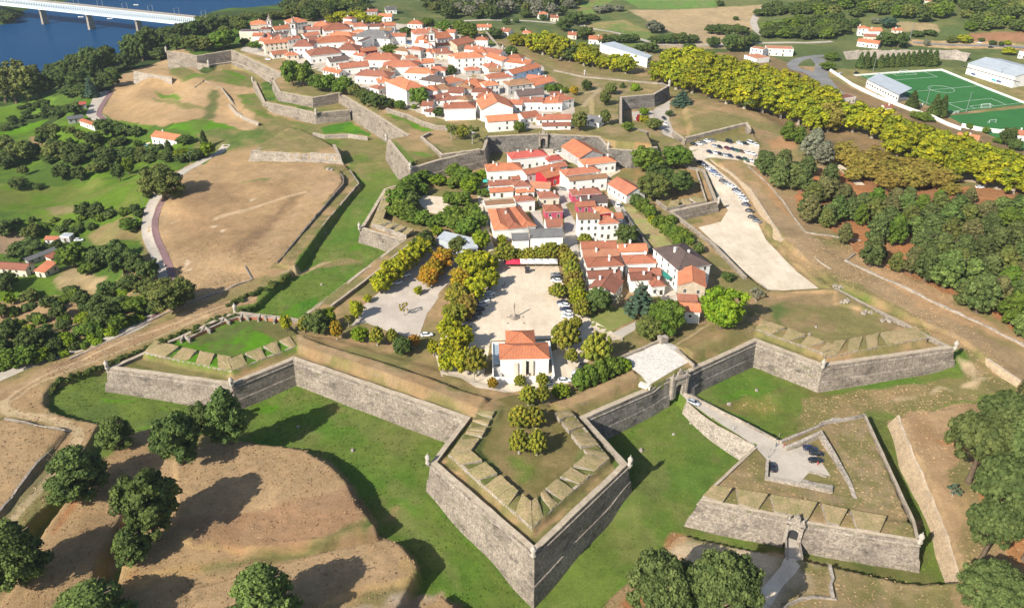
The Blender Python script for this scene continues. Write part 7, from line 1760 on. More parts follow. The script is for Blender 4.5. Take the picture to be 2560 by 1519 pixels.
ROW('C1',[(1260,70,220,150,'green'),(1010,210,240,230),(880,300,190,150,'green'),(780,290,160,120,'green'),(600,230,130,90),(310,450,240,230),(130,360,200,250),(250,560,240,180,'green'),(90,590,220,190,'green'),(1100,230,170,140,'green'),(660,410,100,150,'bright'),(520,430,170,130),(400,520,150,120,'bright'),(30,480,180,180),(560,130,150,120),(20,130,150,150),(420,330,160,130)],'round','dark','leafy tree in the thick gardens beside the western road','thick garden trees')
SCATTER('B1 560,1250 1000,1200 1450,1250 1480,1484 500,1484 C1 0,0' if False else 'B1 640,1300 1350,1230 1480,1400 1350,1600 600,1650 150,1700 100,1500',34,(4,8),(2,4.5),'bush',['green','dark','bright','green'],'low shrub in the overgrown garden below the western road','overgrown garden shrubs',21,.6,1)
SCATTER('C1 0,420 350,300 900,330 1250,130 1300,170 700,470 0,640 -100,640',34,(3.5,7),(1.8,4),'bush',['green','bright','dark'],'low shrub on the bank above the pale western road','road bank shrubs',22,.6,1)
SCATTER('A1 60,1484 300,1260 650,1180 900,1350 1300,1370 1700,1484 | B1 1300,120 900,120 300,60',44,(5,10),(2.5,6),['bush','round'],['dark','brown','green'],'small tree in the scrub around the villa gardens','villa garden scrub',23,.6,0)
SCATTER('B1 0,700 400,640 700,640 1150,540 1180,590 800,740 480,770 180,660',16,(4,8),(2,4),'bush',['dark','green'],'shrub in the hedge across the meadow','meadow hedge',24,.6,0)
SCATTER('A1 180,1010 440,930 470,960 240,1060',9,(5,7),(2,3),'bush',['dark'],'vine row bush on the green riverside terrace','terrace vines',25,.6,0)
SCATTER('A1 0,1190 300,1090 420,1060 440,1090 60,1220',9,(5,7),(2,3),'bush',['dark'],'hedge bush below the green riverside terrace','terrace hedge',26,.6,0)
SCATTER('C1 440,840 520,740 700,665 1000,560 1500,360 2374,20 2374,50 1500,390 1010,590 720,690 560,770 500,850',60,(1.8,3.2),(1.2,2.2),'bush',['dark','brown','dark'],'dark creeper bush on the counterscarp beside the dirt track','counterscarp creepers',27,.5,1)
SCATTER('B2 620,1140 600,1190 0,1470 0,1440',22,(1.8,3.2),(1.2,2.2),'bush',['dark','brown'],'dark creeper bush on the counterscarp beside the dirt track','counterscarp creepers',28,.5,1)
def tufts(name,lab,n,seed,green,mats):
 nr=np.random.default_rng(seed)
 x=nr.uniform(-165,175,n*6);y=nr.uniform(100,330,n*6)
 keep=vnoise(x,y,9,seed)*.5+nr.random(len(x))*.9>.72
 x,y=x[keep],y[keep]
 i=np.clip(np.searchsorted(XS,x)-1,0,NX-2);j=np.clip(np.searchsorted(YS,y)-1,0,NY-2)
 c=C[j,i];z=Z[j,i]
 flat=np.abs(Z[j+1,i]-Z[j,i])+np.abs(Z[j,i+1]-Z[j,i])<.5
 isg=c[:,1]>c[:,0]*1.12
 ok=flat&(isg if green else(~isg)&(c[:,0]>.2))&(z<6.6)
 for s_ in(KW('D4 250,-10 380,112 1215,668 1350,1050 2190,1200 2090,1040 1890,620 1530,582 690,150',4.5),KW('D5 480,860 560,720 1570,900 1740,930 1850,1150 1250,1403',-1),LANE):
  ok&=sdist(s_,x,y)>.5
 x,y,z=x[ok][:n],y[ok][:n],z[ok][:n]
 m=len(x);P=[]
 h=nr.uniform(.06,.22,m);w=nr.uniform(.12,.40,m);a0=nr.uniform(0,3.14,m)
 for k in range(3):
  a=a0+k*1.047;dx,dy=np.cos(a)*w,np.sin(a)*w
  lx,ly=nr.normal(0,.1,m),nr.normal(0,.1,m)
  P.append(np.stack([np.stack([x-dx*.5,y-dy*.5,z-.05],1),np.stack([x+dx*.5,y+dy*.5,z-.05],1),np.stack([x+dx+lx,y+dy+ly,z+h],1),np.stack([x-dx+lx,y-dy+ly,z+h*.8],1)],1))
 co=np.concatenate(P).reshape(-1,3).astype(np.float32);nf=len(co)//4
 me=bpy.data.meshes.new(name);me.vertices.add(len(co));me.vertices.foreach_set('co',co.ravel())
 me.loops.add(nf*4);me.loops.foreach_set('vertex_index',np.arange(nf*4,dtype=np.int32));me.polygons.add(nf);me.polygons.foreach_set('loop_start',np.arange(0,nf*4,4,dtype=np.int32));me.update(calc_edges=True)
 me.attributes.new('tone','FLOAT','POINT').data.foreach_set('value',np.tile(np.repeat(nr.random(m),4),3).astype(np.float32))
 me.materials.append(mats)
 tag(inst(name,me),lab,'grass',None,'stuff')
tufts('dry_grass','dry straw coloured tufts on the brown banks',20000,91,False,leaf_mat('straw',(.34,.235,.12),(.60,.44,.24),.05))
tufts('green_grass','longer green tufts in the moat grass',14000,92,True,leaf_mat('moat_grass',(.10,.16,.028),(.22,.28,.05),.05))
CARC={'white':(.78,.78,.77),'silver':(.42,.44,.46),'grey':(.16,.17,.18),'black':(.012,.013,.016),'navy':(.015,.025,.07),'blue':(.03,.10,.28),'maroon':(.12,.015,.02),'brown':(.12,.07,.045),'green':(.03,.10,.06)}
for k,v in CARC.items():
 m,nt,b=nt_new('car_paint_'+k,.28,.5)
 b.inputs['Base Color'].default_value=v+(1,);b.inputs['Coat Weight'].default_value=.6;b.inputs['Coat Roughness'].default_value=.08
 M['car_'+k]=m
M['lamp']=plain('headlamp_glass',(.7,.72,.75),.15,0,.6)
M['taillamp']=plain('tail_lamp',(.35,.01,.01),.25)
def loft(mb,secs,mi=0,smooth=True,cap=True):
 n=len(secs[0]);vs=[p for s in secs for p in s]
 fs=[(i*n+j,i*n+(j+1)%n,(i+1)*n+(j+1)%n,(i+1)*n+j)for i in range(len(secs)-1)for j in range(n)]
 mb.add(vs,fs,mi,smooth)
 if cap:mb.add(secs[0],[tuple(range(n-1,-1,-1))],mi);mb.add(secs[-1],[tuple(range(n))],mi)
def car_meshes(van):
 L=2.25
 body=MB()
 st=[(-L,.62,.40,.78),(-L+.12,.80,.28,.92),(-1.55,.88,.22,.96),(-.5,.90,.20,.94),(.6,.90,.20,.92),(1.05,.89,.20,.88),(1.75,.86,.22,.80),(L-.1,.76,.28,.68),(L,.60,.38,.58)]
 if van:st=[(-2.4,.80,.30,1.05),(-2.3,.92,.25,1.15),(1.3,.93,.22,1.12),(1.9,.90,.24,1.0),(2.3,.80,.3,.75),(2.4,.7,.36,.6)]
 secs=[]
 for x,w,z0,z1 in st:
  secs.append([(x,w*.92,z0),(x,w,z0+.18),(x,w,z1-.16),(x,w*.86,z1),(x,0,z1+.03),(x,-w*.86,z1),(x,-w,z1-.16),(x,-w,z0+.18),(x,-w*.92,z0)])
 loft(body,[s[::-1]for s in secs])
 zr=1.46 if not van else 2.0
 x0,x1,xa_,xb_=(-1.95,1.05,-1.35,.30)if not van else(-2.35,1.75,-2.3,.9)
 zb=.93 if not van else 1.1
 rw,bw=.58,.80
 if van:rw,bw=.78,.88
 roof=[(xa_,rw,zr-.03),(xb_,rw,zr-.03),(xb_,-rw,zr-.03),(xa_,-rw,zr-.03),(xa_+.1,rw-.1,zr+.03),(xb_-.1,rw-.1,zr+.03),(xb_-.1,-rw+.1,zr+.03),(xa_+.1,-rw+.1,zr+.03)]
 body.add(roof,[(7,6,5,4),(0,4,5,1),(1,5,6,2),(2,6,7,3),(3,7,4,0)],0,True)
 for s in(-1,1):
  for a,b in(((x0,zb),(xa_,zr-.02)),((x1,zb),(xb_,zr-.02)),((-.35,zb),(-.4,zr-.02))):body.tube((a[0],s*(bw+.01),a[1]),(b[0],s*(rw+.01),b[1]),.045,n=4)
 body=body.mesh('car_body',[M['car_white']])
 gl=MB()
 v=[(x0,bw,zb),(x1,bw,zb),(x1,-bw,zb),(x0,-bw,zb),(xa_,rw,zr-.03),(xb_,rw,zr-.03),(xb_,-rw,zr-.03),(xa_,-rw,zr-.03)]
 gl.add(v,[(1,0,4,5),(2,1,5,6),(3,2,6,7),(0,3,7,4)],0)
 return body,gl.mesh('car_windows',[M['glass']])
wb=MB();wb.lathe([(.2,-.11),(.33,-.1),(.34,0),(.33,.1),(.2,.11)],14,mi=0);wb.lathe([(.19,.112),(.05,.13)],10,mi=1)
WHEEL=wb.mesh('wheel',[M['rubber'],M['metal']])
lb=MB();lb.box(-.05,.05,-.16,.16,-.07,.07)
HEADL=lb.mesh('headlight',[M['lamp']]);lb2=MB();lb2.box(-.05,.05,-.14,.14,-.08,.08);TAILL=lb2.mesh('tail_light',[M['taillamp']])
CARM={}
for van in(0,1):
 b_,g_=car_meshes(van)
 for k in CARC:
  c=b_.copy();c.materials.clear();c.materials.append(M['car_'+k]);CARM[(van,k)]=(c,g_)
def car(p,ang,colr,label,group=None,van=0,near=False):
 e=tag(empty('parked_van' if van else 'parked_car',p,R(ang)),label,'van' if van else 'car',group)
 b,g=CARM[(van,colr)]
 inst('body',b,e);inst('windows',g,e)
 for x in(-1.35,1.4):
  for s in(-1,1):inst('wheel',WHEEL,e,(x,s*.80,.33),(R(-90*s),0,0))
 for s in(-1,1):
  inst('headlight',HEADL,e,(2.2 if not van else 2.36,s*.52,.55 if not van else .62));inst('tail_light',TAILL,e,(-2.2 if not van else-2.38,s*.6,.72))
 return e
ORD=['first','second','third','fourth','fifth','sixth','seventh','eighth','ninth','tenth','eleventh','twelfth','thirteenth','fourteenth','fifteenth','sixteenth','seventeenth','eighteenth','nineteenth','twentieth','twenty first']
def up(p,d=.08):return p+Vector((0,0,d))
LN=[(750,512,'black'),(792,548,'navy'),(830,575,'black'),(868,602,'white'),(902,628,'blue'),(938,660,'silver'),(968,685,'silver'),(1026,748,'black'),(1064,770,'grey'),(1102,790,'silver'),(1140,812,'white'),(1186,862,'navy'),(1204,888,'silver'),(1238,914,'white'),(1268,948,'silver'),(1288,985,'white'),(1310,1040,'navy'),(1356,1118,'black'),(1388,1195,'black'),(1446,1245,'grey')]
for i,(x,y,k)in enumerate(LN):car(up(G(*px('B4',x,y+22))),-28+TR.uniform(-4,4),k,'%s car, %s from the far end of the gravel lane line'%(k,ORD[i]),'cars in the gravel lane line')
rows={'back':[(662,300,'black'),(730,294,'white'),(782,275,'grey'),(832,258,'white'),(890,248,'grey'),(1100,272,'black',1),(1230,284,'white'),(1296,292,'black'),(1366,288,'white',1),(1432,303,'white')],'middle':[(920,322,'silver'),(980,334,'black'),(1075,347,'maroon'),(1145,362,'navy'),(1192,376,'green'),(1250,387,'brown'),(1332,406,'white'),(1392,416,'white')],'front':[(860,396,'navy'),(926,404,'white'),(984,418,'black'),(1050,432,'silver'),(1110,444,'navy'),(1225,472,'black'),(1300,488,'green'),(1370,506,'white')]}
for rn,L_ in rows.items():
 for i,it in enumerate(L_):car(up(G(*px('B4',it[0],it[1]+14))),(-60 if rn!='back' or i>4 else-40)+TR.uniform(-5,5),it[2],'%s %s, %s from the left in the %s row of the parking lot'%(it[2],'van' if len(it)>3 else 'car',ORD[i],rn),'cars in the upper parking lot',len(it)>3)
for x,y,k,l in((2002,1108,'black','upper dark car on the sunken gate road'),(2015,1158,'white','white car on the sunken gate road'),(2026,1224,'grey','lower dark car on the sunken gate road')):car(up(G(*px('A3',x,y))),-75,k,l,'cars on the gate road')
for i,(x,y,k)in enumerate([(385,200,'white'),(358,228,'silver'),(335,262,'white'),(322,300,'silver'),(290,345,'black'),(262,385,'black'),(225,435,'black'),(170,520,'black')]):car(up(G(*px('C3',x,y+12))),12+TR.uniform(-5,5),k,'%s car, %s from the far end of the left side of the plaza'%(k,ORD[i]),'cars on the left of the plaza')
for i,(x,y,k)in enumerate([(1000,30,'grey'),(1000,62,'black'),(1008,82,'white'),(1062,286,'navy'),(1078,312,'white'),(1088,350,'navy'),(1108,382,'white'),(1106,412,'white')]):car(up(G(*px('C3',x,y+8))),170+TR.uniform(-5,5),k,'%s car, %s from the far end of the right side of the plaza'%(k,ORD[i]),'cars on the right of the plaza')
for c,x,y,a,k,v,l in(('C3',1235,880,70,'black',0,'black car driving under the plane trees beside the gate terrace'),('C3',1168,960,80,'white',0,'white car half hidden by the bright hedge'),('C3',1080,1015,5,'white',0,'white car parked right of the hall terrace'),('C3',945,1062,20,'grey',0,'grey car in front of the hall terrace corner'),('D4',462,145,-38,'silver',0,'silver blue car on the ramp just outside the gate'),('D4',1905,712,-6,'navy',0,'dark blue car, uppermost in the ravelin yard'),('D4',1978,775,-8,'black',0,'black car between two others in the ravelin yard'),('D4',1972,858,2,'black',0,'long black car nearest the camera in the ravelin yard'),('D4',1440,945,80,'black',0,'black car parked alone beside the yard wall'),('B2',1612,1222,20,'white',0,'white car under the left car park trees'),('B2',1682,1152,20,'white',0,'white car farther under the left car park trees'),('B2',2195,1225,10,'white',0,'white car at the right kerb of the car park'),('B2',2150,1305,10,'white',0,'white car nearer on the right kerb of the car park'),('C2',1882,372,10,'white',0,'white car at the lower right corner of the car park'),('B3',1025,165,-35,'white',0,'left white car below the upper gate ramp'),('B3',1072,172,-35,'white',0,'right white car below the upper gate ramp'),('B3',1060,500,-20,'grey',0,'dark car in the narrow street by the red house'),('B3',1575,650,85,'white',1,'white van in the side street below the gabled hall'),('A2',410,560,-20,'white',0,'white car on the rampart road near the cream row house'),('A2',340,470,-30,'grey',0,'grey car on the rampart road at the far left'),('A2',1720,410,0,'blue',0,'blue car left of the white church'),('A2',1740,430,0,'white',0,'white car left of the white church'),('A2',2290,1240,10,'white',0,'white car under the bare tree on the upper bastion'),('B5',1665,335,0,'white',0,'white car beneath the yellow avenue at right'),('A5',220,690,40,'white',0,'white car in the yard by the grandstand'),('A5',372,685,10,'black',0,'black car at the corner of the pitch'),('A5',1515,405,0,'white',0,'white car on the dirt lot at upper right'),('A5',1620,447,0,'black',0,'black car on the road by the dirt lot'),('A5',1315,380,0,'white',0,'white car under the yellow tree of the dirt lot'),('A4',1390,780,20,'white',0,'white car before the patio house'),('B1',735,825,10,'white',0,'white car on the farm track by the grey shed')):
 car(up(G(*px(c,x,y))),a,k,l,None,v)
def person_mesh():
 bm=bmesh.new()
 J={'pel':(0,0,.95,.13),'wst':(0,0,1.10,.125),'chs':(0,0,1.33,.15),'nek':(0,0,1.50,.055),'hd0':(0,.0,1.60,.085),'hd1':(0,0,1.70,.085),'hip_l':(.09,0,.90,.095),'kn_l':(.11,-.03,.50,.06),'an_l':(.11,.02,.09,.042),'to_l':(.12,-.14,.04,.035),'hip_r':(-.09,0,.90,.095),'kn_r':(-.11,-.12,.50,.06),'an_r':(-.11,.06,.10,.042),'to_r':(-.12,-.09,.04,.035),'sh_l':(.18,0,1.42,.06),'el_l':(.25,.04,1.14,.042),'wr_l':(.25,-.06,.90,.03),'ha_l':(.25,-.10,.80,.035),'sh_r':(-.18,0,1.42,.06),'el_r':(-.25,.05,1.14,.042),'wr_r':(-.25,-.04,.90,.03),'ha_r':(-.25,-.07,.80,.035)}
 E=[('pel','wst'),('wst','chs'),('chs','nek'),('nek','hd0'),('hd0','hd1'),('pel','hip_l'),('hip_l','kn_l'),('kn_l','an_l'),('an_l','to_l'),('pel','hip_r'),('hip_r','kn_r'),('kn_r','an_r'),('an_r','to_r'),('chs','sh_l'),('sh_l','el_l'),('el_l','wr_l'),('wr_l','ha_l'),('chs','sh_r'),('sh_r','el_r'),('el_r','wr_r'),('wr_r','ha_r')]
 ks=list(J)
 me=bpy.data.meshes.new('person_skeleton');me.from_pydata([J[k][:3]for k in ks],[(ks.index(a),ks.index(b))for a,b in E],[])
 bm.free()
 o=bpy.data.objects.new('person_tmp',me);COL.objects.link(o)
 md=o.modifiers.new('s','SKIN');sv=me.skin_vertices[0].data
 for i,k in enumerate(ks):sv[i].radius=(J[k][3],J[k][3]*(.75 if k in('pel','wst','chs')else 1))
 sv[0].use_root=True
 sd=o.modifiers.new('u','SUBSURF');sd.levels=1;sd.render_levels=1
 dg=bpy.context.evaluated_depsgraph_get();dg.update()
 r=bpy.data.meshes.new_from_object(o.evaluated_get(dg))
 bpy.data.objects.remove(o);bpy.data.meshes.remove(me)
 for p in r.polygons:
  z=sum(r.vertices[i].co.z for i in p.vertices)/len(p.vertices);x=abs(sum(r.vertices[i].co.x for i in p.vertices)/len(p.vertices))
  p.material_index=2 if(z>1.49 or(x>.2 and z<1.2))else(1 if z>.93 else 0);p.use_smooth=True
 return r
PM=person_mesh()
M['skin']=plain('skin',(.55,.33,.23),.6)
M['hair']=plain('hair',(.05,.03,.02),.7)
hb=MB();hb.lathe([(.105,1.62),(.115,1.70),(.095,1.78),(.03,1.81)],10,(0,.015,0));HAIR=hb.mesh('hair',[M['hair']])
def person(c,x,y,ang,shirt,trousers,label):
 p=G(*px(c,x,y))
 e=tag(empty('person',up(p),ang),label,'person')
 me=PM.copy();me.materials.clear()
 for cc in(trousers,shirt):me.materials.append(plain('cloth',cc,.9))
 me.materials.append(M['skin'])
 inst('body',me,e);inst('hair',HAIR,e)
person('D4',1518,560,1.0,(.75,.35,.33),(.5,.4,.36),'person in pink standing on the grass beyond the ramp end')
person('D4',1486,612,2.2,(.05,.04,.05),(.05,.05,.06),'person in dark clothes at the ramp parapet corner')
person('D4',1480,678,.4,(.55,.60,.72),(.08,.10,.16),'person in pale blue shirt walking on the ramp')
person('D4',1578,690,3.0,(.55,.05,.06),(.35,.05,.06),'person in red by the yard wall entrance')
person('D4',1992,905,1.6,(.6,.06,.05),(.5,.06,.06),'person in red beside the long black car')
person('D4',952,470,.8,(.8,.8,.8),(.6,.6,.62),'person in white walking down the middle of the ramp')
person('C3',508,150,0,(.6,.2,.18),(.1,.1,.12),'person in red by the parked cars of the plaza')
person('C3',525,132,2,(.65,.5,.45),(.2,.15,.12),'person in pale top near the parked cars of the plaza')
person('C3',752,975,0,(.03,.03,.04),(.03,.03,.04),'person in black at the hall glass strip')
e=tag(empty('stone_pillory',up(G(*px('C3',615,425)),.05)),'white stone pillory column on stepped base in the sandy plaza','monument')
mb=MB()
for i,r_ in enumerate((2.1,1.5,.95)):mb.prism([(r_*math.cos(a),r_*math.sin(a))for a in[k*math.pi/4+.39 for k in range(8)]],i*.35-(.3 if i==0 else 0),i*.35+.35)
mb.build('steps',[M['stone_pale']],e)
mb=MB();mb.lathe([(.42,1.05),(.42,1.5),(.28,1.6),(.24,5.4),(.36,5.5),(.36,5.7),(.15,5.9),(.2,6.3),(.03,6.9)],10);mb.build('column',[M['stone_pale']],e)
for i,(x,y)in enumerate(((545,425),(690,425),(700,480),(548,482))):
 o=MB().lathe([(.16,0),(.16,.7),(.05,.85)],8).build('bollard',[M['stone_pale']],None,up(G(*px('C3',x,y)),0));tag(o,'low stone bollard at a corner of the plaza monument','bollard','bollards round the plaza monument')
M['redcloth']=plain('red_canvas',(.62,.03,.07),.9);M['whitecloth']=plain('white_canvas',(.78,.74,.68),.9);M['teal']=plain('teal_canvas',(.05,.36,.30),.9)
def canopy(c,x,y,w,d,mt,label,group=None,h=2.6):
 e=tag(empty('canopy',up(G(*px(c,x,y)),.05),0),label,'canopy',group)
 mb=MB();mb.add([(-w/2,-d/2,h),(w/2,-d/2,h),(w/2,d/2,h),(-w/2,d/2,h),(0,0,h+.9),(-w/2,-d/2,h-.3),(w/2,-d/2,h-.3),(w/2,d/2,h-.3),(-w/2,d/2,h-.3)],[(0,1,4),(1,2,4),(2,3,4),(3,0,4),(5,6,1,0),(6,7,2,1),(7,8,3,2),(8,5,0,3)]);mb.build('cover',[mt],e)
 for sx in(-1,1):
  for sy in(-1,1):MB().tube((sx*w*.47,sy*d*.47,0),(sx*w*.47,sy*d*.47,h),.04).build('pole',[M['metal']],e)
canopy('B3',605,1215,6.2,4,M['redcloth'],'red canvas canopy at the head of the plaza')
for i,x in enumerate((705,775,845,915,975)):canopy('B3',x,1212,3.4,4,M['whitecloth'],'white canvas canopy, %s right of the red one'%ORD[i],'white canopies at the head of the plaza')
canopy('B3',655,1150,3.5,3.5,M['redcloth'],'small pinkish canopy behind the white canopies')
for i,(x,y,t)in enumerate(((352,462,'upper'),(385,545,'lower'))):canopy('B3',x,y,3,3,M['teal'],'teal parasol roof by the garden street, %s one'%t,'teal cafe roofs')
e=tag(empty('kiosk',up(G(*px('B3',735,1270)),.05)),'small dark kiosk with figure standing in the sandy plaza','kiosk')
MB().box(-.9,.9,-.6,.6,0,1.3).build('counter',[M['darkmetal_shade']],e);MB().prism([(-1.1,-.8),(1.1,-.8),(1.1,.8),(-1.1,.8)],2.1,[2.2,2.2,2.4,2.4]).build('roof',[M['darkmetal_shade']],e)
for s in(-1,1):MB().box(s*.85-.06,s*.85+.06,-.5,-.4,1.3,2.1).build('post',[M['metal']],e)
def pole(c,x,yb,yt,label,arm=1.2,name='street_lamp',cat='street lamp',group='street lamps',r=.09,heads=1):
 q=px(c,x,yb);p=G(*q);q2=px(c,x,yt)
 ang=PITCH+math.atan((q2[1]-759.5)/FPX);h=CAM_H-p.y*math.tan(ang)-p.z
 e=tag(empty(name,p,TR.uniform(0,1)),label,cat,group)
 MB().tube((0,0,-.3),(0,0,h),r,r*.6,8).build('pole',[M['metal']],e)
 if arm:
  for s in([1]if heads==1 else[-1,1]):MB().tube((0,0,h-.05),(arm*s,0,h+.15),.05,n=5).box(min(arm*s,arm*s+.5*s),max(arm*s,arm*s+.5*s),-.12,.12,h+.08,h+.2).build('lamp_head',[M['metal']],e)
 return e
for c,x,yb,yt,l in(('B1',1337,518,405,'on the western road near the round tree'),('B1',1258,738,628,'beside the dark bushes of the western road'),('B1',1370,960,870,'on the western road below the junction'),('B1',1770,100,5,'on the western road near the ravelin'),('C3',245,1028,925,'at the left front of the hall'),('C3',1155,1035,905,'by the bright hedge near the gate'),('C2',2325,805,700,'at the bend left of the hall'),('A3',2065,1185,970,'tall one leaning over the gate road'),('B4',1105,740,640,'above the gravel lane cars'),('B4',770,420,350,'in the upper parking lot'),('A4',2252,530,430,'by the road above the avenue'),('A4',1905,530,480,'on the field road'),('A4',640,540,465,'beside the dark field trees'),('D4',1385,815,740,'flag like pole at the ravelin yard')):
 pole(c,x,yb,yt,'thin grey lamp post '+l)
for c,x,yb,yt,l in(('A5',1390,1045,857,'near side of the pitch, right'),('A5',1015,990,797,'near side of the pitch, left'),('A5',527,672,535,'far left corner of the pitch'),('A5',1403,705,590,'far side of the pitch by the hall'),('A5',1688,780,640,'right side of the pitch by the hall')):
 pole(c,x,yb,yt,'tall floodlight mast at the '+l,1.6,'floodlight_mast','floodlight','floodlights of the pitch',.2,2)
pole('A5',865,387,225,'very tall pale mast on the dirt lot',1.4,'floodlight_mast','mast',None,.3,2)
A_,B_,C_,D_=[Vector((p.x,p.y,-3.75))for p in PITCH_PTS]
def PP(u,v):return(A_.lerp(B_,u)).lerp(D_.lerp(C_,u),v)
lm=MB()
def pl(a,b,w=.16):lm.bar(a,b,w,.05)
WD=(B_-A_).length;LD=(D_-A_).length
m0=.04
for a,b in((PP(m0,.03),PP(1-m0,.03)),(PP(1-m0,.03),PP(1-m0,.97)),(PP(1-m0,.97),PP(m0,.97)),(PP(m0,.97),PP(m0,.03)),(PP(m0,.5),PP(1-m0,.5))):pl(a,b)
for v0,sg in((.03,1),(.97,-1)):
 for du,dv in((20.15/WD,16.5/LD),(9.15/WD,5.5/LD)):
  q=[PP(.5-du,v0),PP(.5-du,v0+sg*dv),PP(.5+du,v0+sg*dv),PP(.5+du,v0)]
  for a,b in zip(q,q[1:]):pl(a,b)
cc=PP(.5,.5)
for k in range(36):pl(cc+Vector((9.15*math.cos(k/36*6.2832),9.15*math.sin(k/36*6.2832),0)),cc+Vector((9.15*math.cos((k+1)/36*6.2832),9.15*math.sin((k+1)/36*6.2832),0)))
tag(lm.build('pitch_lines',M['line']),kind='structure')
GD=math.atan2((B_-A_).y,(B_-A_).x)
def goal(p,label,w=7.3,h=2.4,a=0):
 e=tag(empty('football_goal',p,GD+a),label,'goal','football goals')
 mb=MB()
 for s in(-1,1):mb.tube((s*w/2,0,0),(s*w/2,0,h),.09);mb.tube((s*w/2,0,h),(s*w/2,1.6,0),.05);mb.tube((s*w/2,0,.05),(s*w/2,1.6,.05),.05)
 mb.tube((-w/2,0,h),(w/2,0,h),.09);mb.tube((-w/2,1.6,.05),(w/2,1.6,.05),.05)
 mb.build('goal_frame',[M['line']],e)
 nb=MB()
 for i in range(13):x=-w/2+w*i/12;nb.tube((x,0,h),(x,1.6,.05),.015,n=3)
 for j in range(4):t=j/4;nb.tube((-w/2,1.6*t,h*(1-t)),(w/2,1.6*t,h*(1-t)),.015,n=3)
 nb.build('goal_net',[M['line']],e)
goal(PP(.5,.03),'white goal at the far end of the pitch');goal(PP(.5,.97),'white goal at the near end of the pitch',a=math.pi)
goal(up(G(*px('A5',1635,1140)),.1),'white goal on the small lower pitch',5,2);goal(up(G(*px('A5',985,985)),.1),'small goal beside the left mast',3.5,1.8,.8);goal(up(G(*px('A5',1300,1058)),.1),'small goal by the near touchline',4,1.6,.2)
WK=dict(th=.3,bat=0,drop=1,mat='white',cap='white',step=False,jit=0,cat='barrier',deep=.4)
wall('pitch_barrier',KW('A5 345,695,-2.7 700,668,-2.7 1168,640,-2.7 1560,800,-2.7 1960,955,-2.7',-2.7),'white barrier along the far and right sides of the pitch',out=1,**WK)
wall('boundary_wall',[p+Vector((0,0,2.2))for p in GK('A5 120,660 240,740 330,800 560,910 820,1010 910,1045 1070,1095 1200,1160 1340,1210')],'long white boundary wall behind the grandstand',**WK)
wall('boundary_wall',[p+Vector((0,0,2.6))for p in GK('A5 1345,1180 1500,1215 1700,1240 1810,1230')],'white end wall of the lower pitch',**WK)
wall('rubble_wall',KW('A5 270,480,3 400,470,3 830,470,3 1130,472,3 1300,470,3 1430,500,2.5',3),'rough boulder retaining wall behind the conical evergreens',th=2,bat=.7,drop=.4,mat='stone_pale',step=False,cat='retaining wall',jit=.5,zb=-4)
a=[W(*px('A5',x,y),3.2)for x,y in((475,735),(770,880),(890,830),(585,690))]
e=tag(empty('grandstand',(a[0].x,a[0].y,-4)),'grandstand with pale grey sheet roof beside the pitch','grandstand')
rel=[Vector((v.x-a[0].x,v.y-a[0].y))for v in a]
mb=MB();mb.prism([tuple(r)for r in rel],[7.0,7.0,7.9,7.9],[7.25,7.25,8.15,8.15]);mb.build('roof',[M['panelgrey']],e)
mid=[rel[0].lerp(rel[3],.25),rel[1].lerp(rel[2],.25)]
for i in range(4):
 t0,t1=.12+i*.2,.34+i*.2
 q=[rel[0].lerp(rel[3],t0),rel[1].lerp(rel[2],t0),rel[1].lerp(rel[2],t1),rel[0].lerp(rel[3],t1)]
 mb=MB();mb.prism([tuple(v)for v in q],0,3.6-i*.8);mb.build('seating_tier',[M['greywall']],e)
q=[rel[0],rel[1],rel[1].lerp(rel[2],.1),rel[0].lerp(rel[3],.1)]
mb=MB();mb.prism([tuple(v)for v in q],-1,6.2);mb.build('wall',[M['white']],e)
for i in range(12):
 p0=rel[0].lerp(rel[1],(i+.3)/12);p1=rel[0].lerp(rel[1],(i+.7)/12);nn=(rel[1]-rel[0]).normalized();nn=Vector((nn.y,-nn.x))*.05
 mb=MB();mb.prism([tuple(p0+nn),tuple(p1+nn),tuple(p1-nn),tuple(p0-nn)],3.6,4.8);mb.build('window',[M['glass']],e)
for k_ in '01':M['roof_s'+k_]=M['panelgrey']
e=H('A5',1412,590,1850,712,8.5,36,'gx','s','white','large white sports hall with pale blue grey roof beside the pitch',zg=-3.5,rows=0,chim=0,side=0,cat='sports hall',name='sports_hall',rise=3.0)
for x in(-14,-4,4.5,9):MB().box(x-2,x+2,-.08,.02,1.2,2.6).build('banner',[plain('banner',TR.choice([(.05,.35,.38),(.05,.08,.2),(.5,.55,.6)]),.7)],e)
MB().box(-26,26,-.06,.02,5.2,5.7).build('window_band',[M['glass']],e)
M['poolwater']=plain('pool_water',(.03,.38,.45),.1)
sheet('pool_deck',GK('A1 1295,1340 1390,1325 1440,1365 1370,1395 1320,1375'),M['gravel'],.1);sheet('pool_water',GK('A1 1345,1358 1395,1345 1422,1362 1400,1376 1362,1376'),M['poolwater'],.2)
b0,b1=W(*px('A1',385,82),-24.4),W(*px('A1',1275,178),-24.4)
bd=(b1-b0);bl=bd.length/2;bd.normalize();bn=Vector((-bd.y,bd.x,0))
o0=Vector((b0.x,b0.y,0))
br=tag(empty('railway_bridge',(b0.x,b0.y,RIVER_Z)),'long pale lattice girder railway bridge crossing the blue river','bridge')
M['bridgepaint']=plain('pale_bridge_paint',(.68,.74,.78),.6)
zb_,zt_=-24.4-RIVER_Z,-15.8-RIVER_Z
t0,t1=-bl*2.2,bl*3.6
def bp(t,s,z):v=bd*t+bn*s;return Vector((v.x,v.y,z))
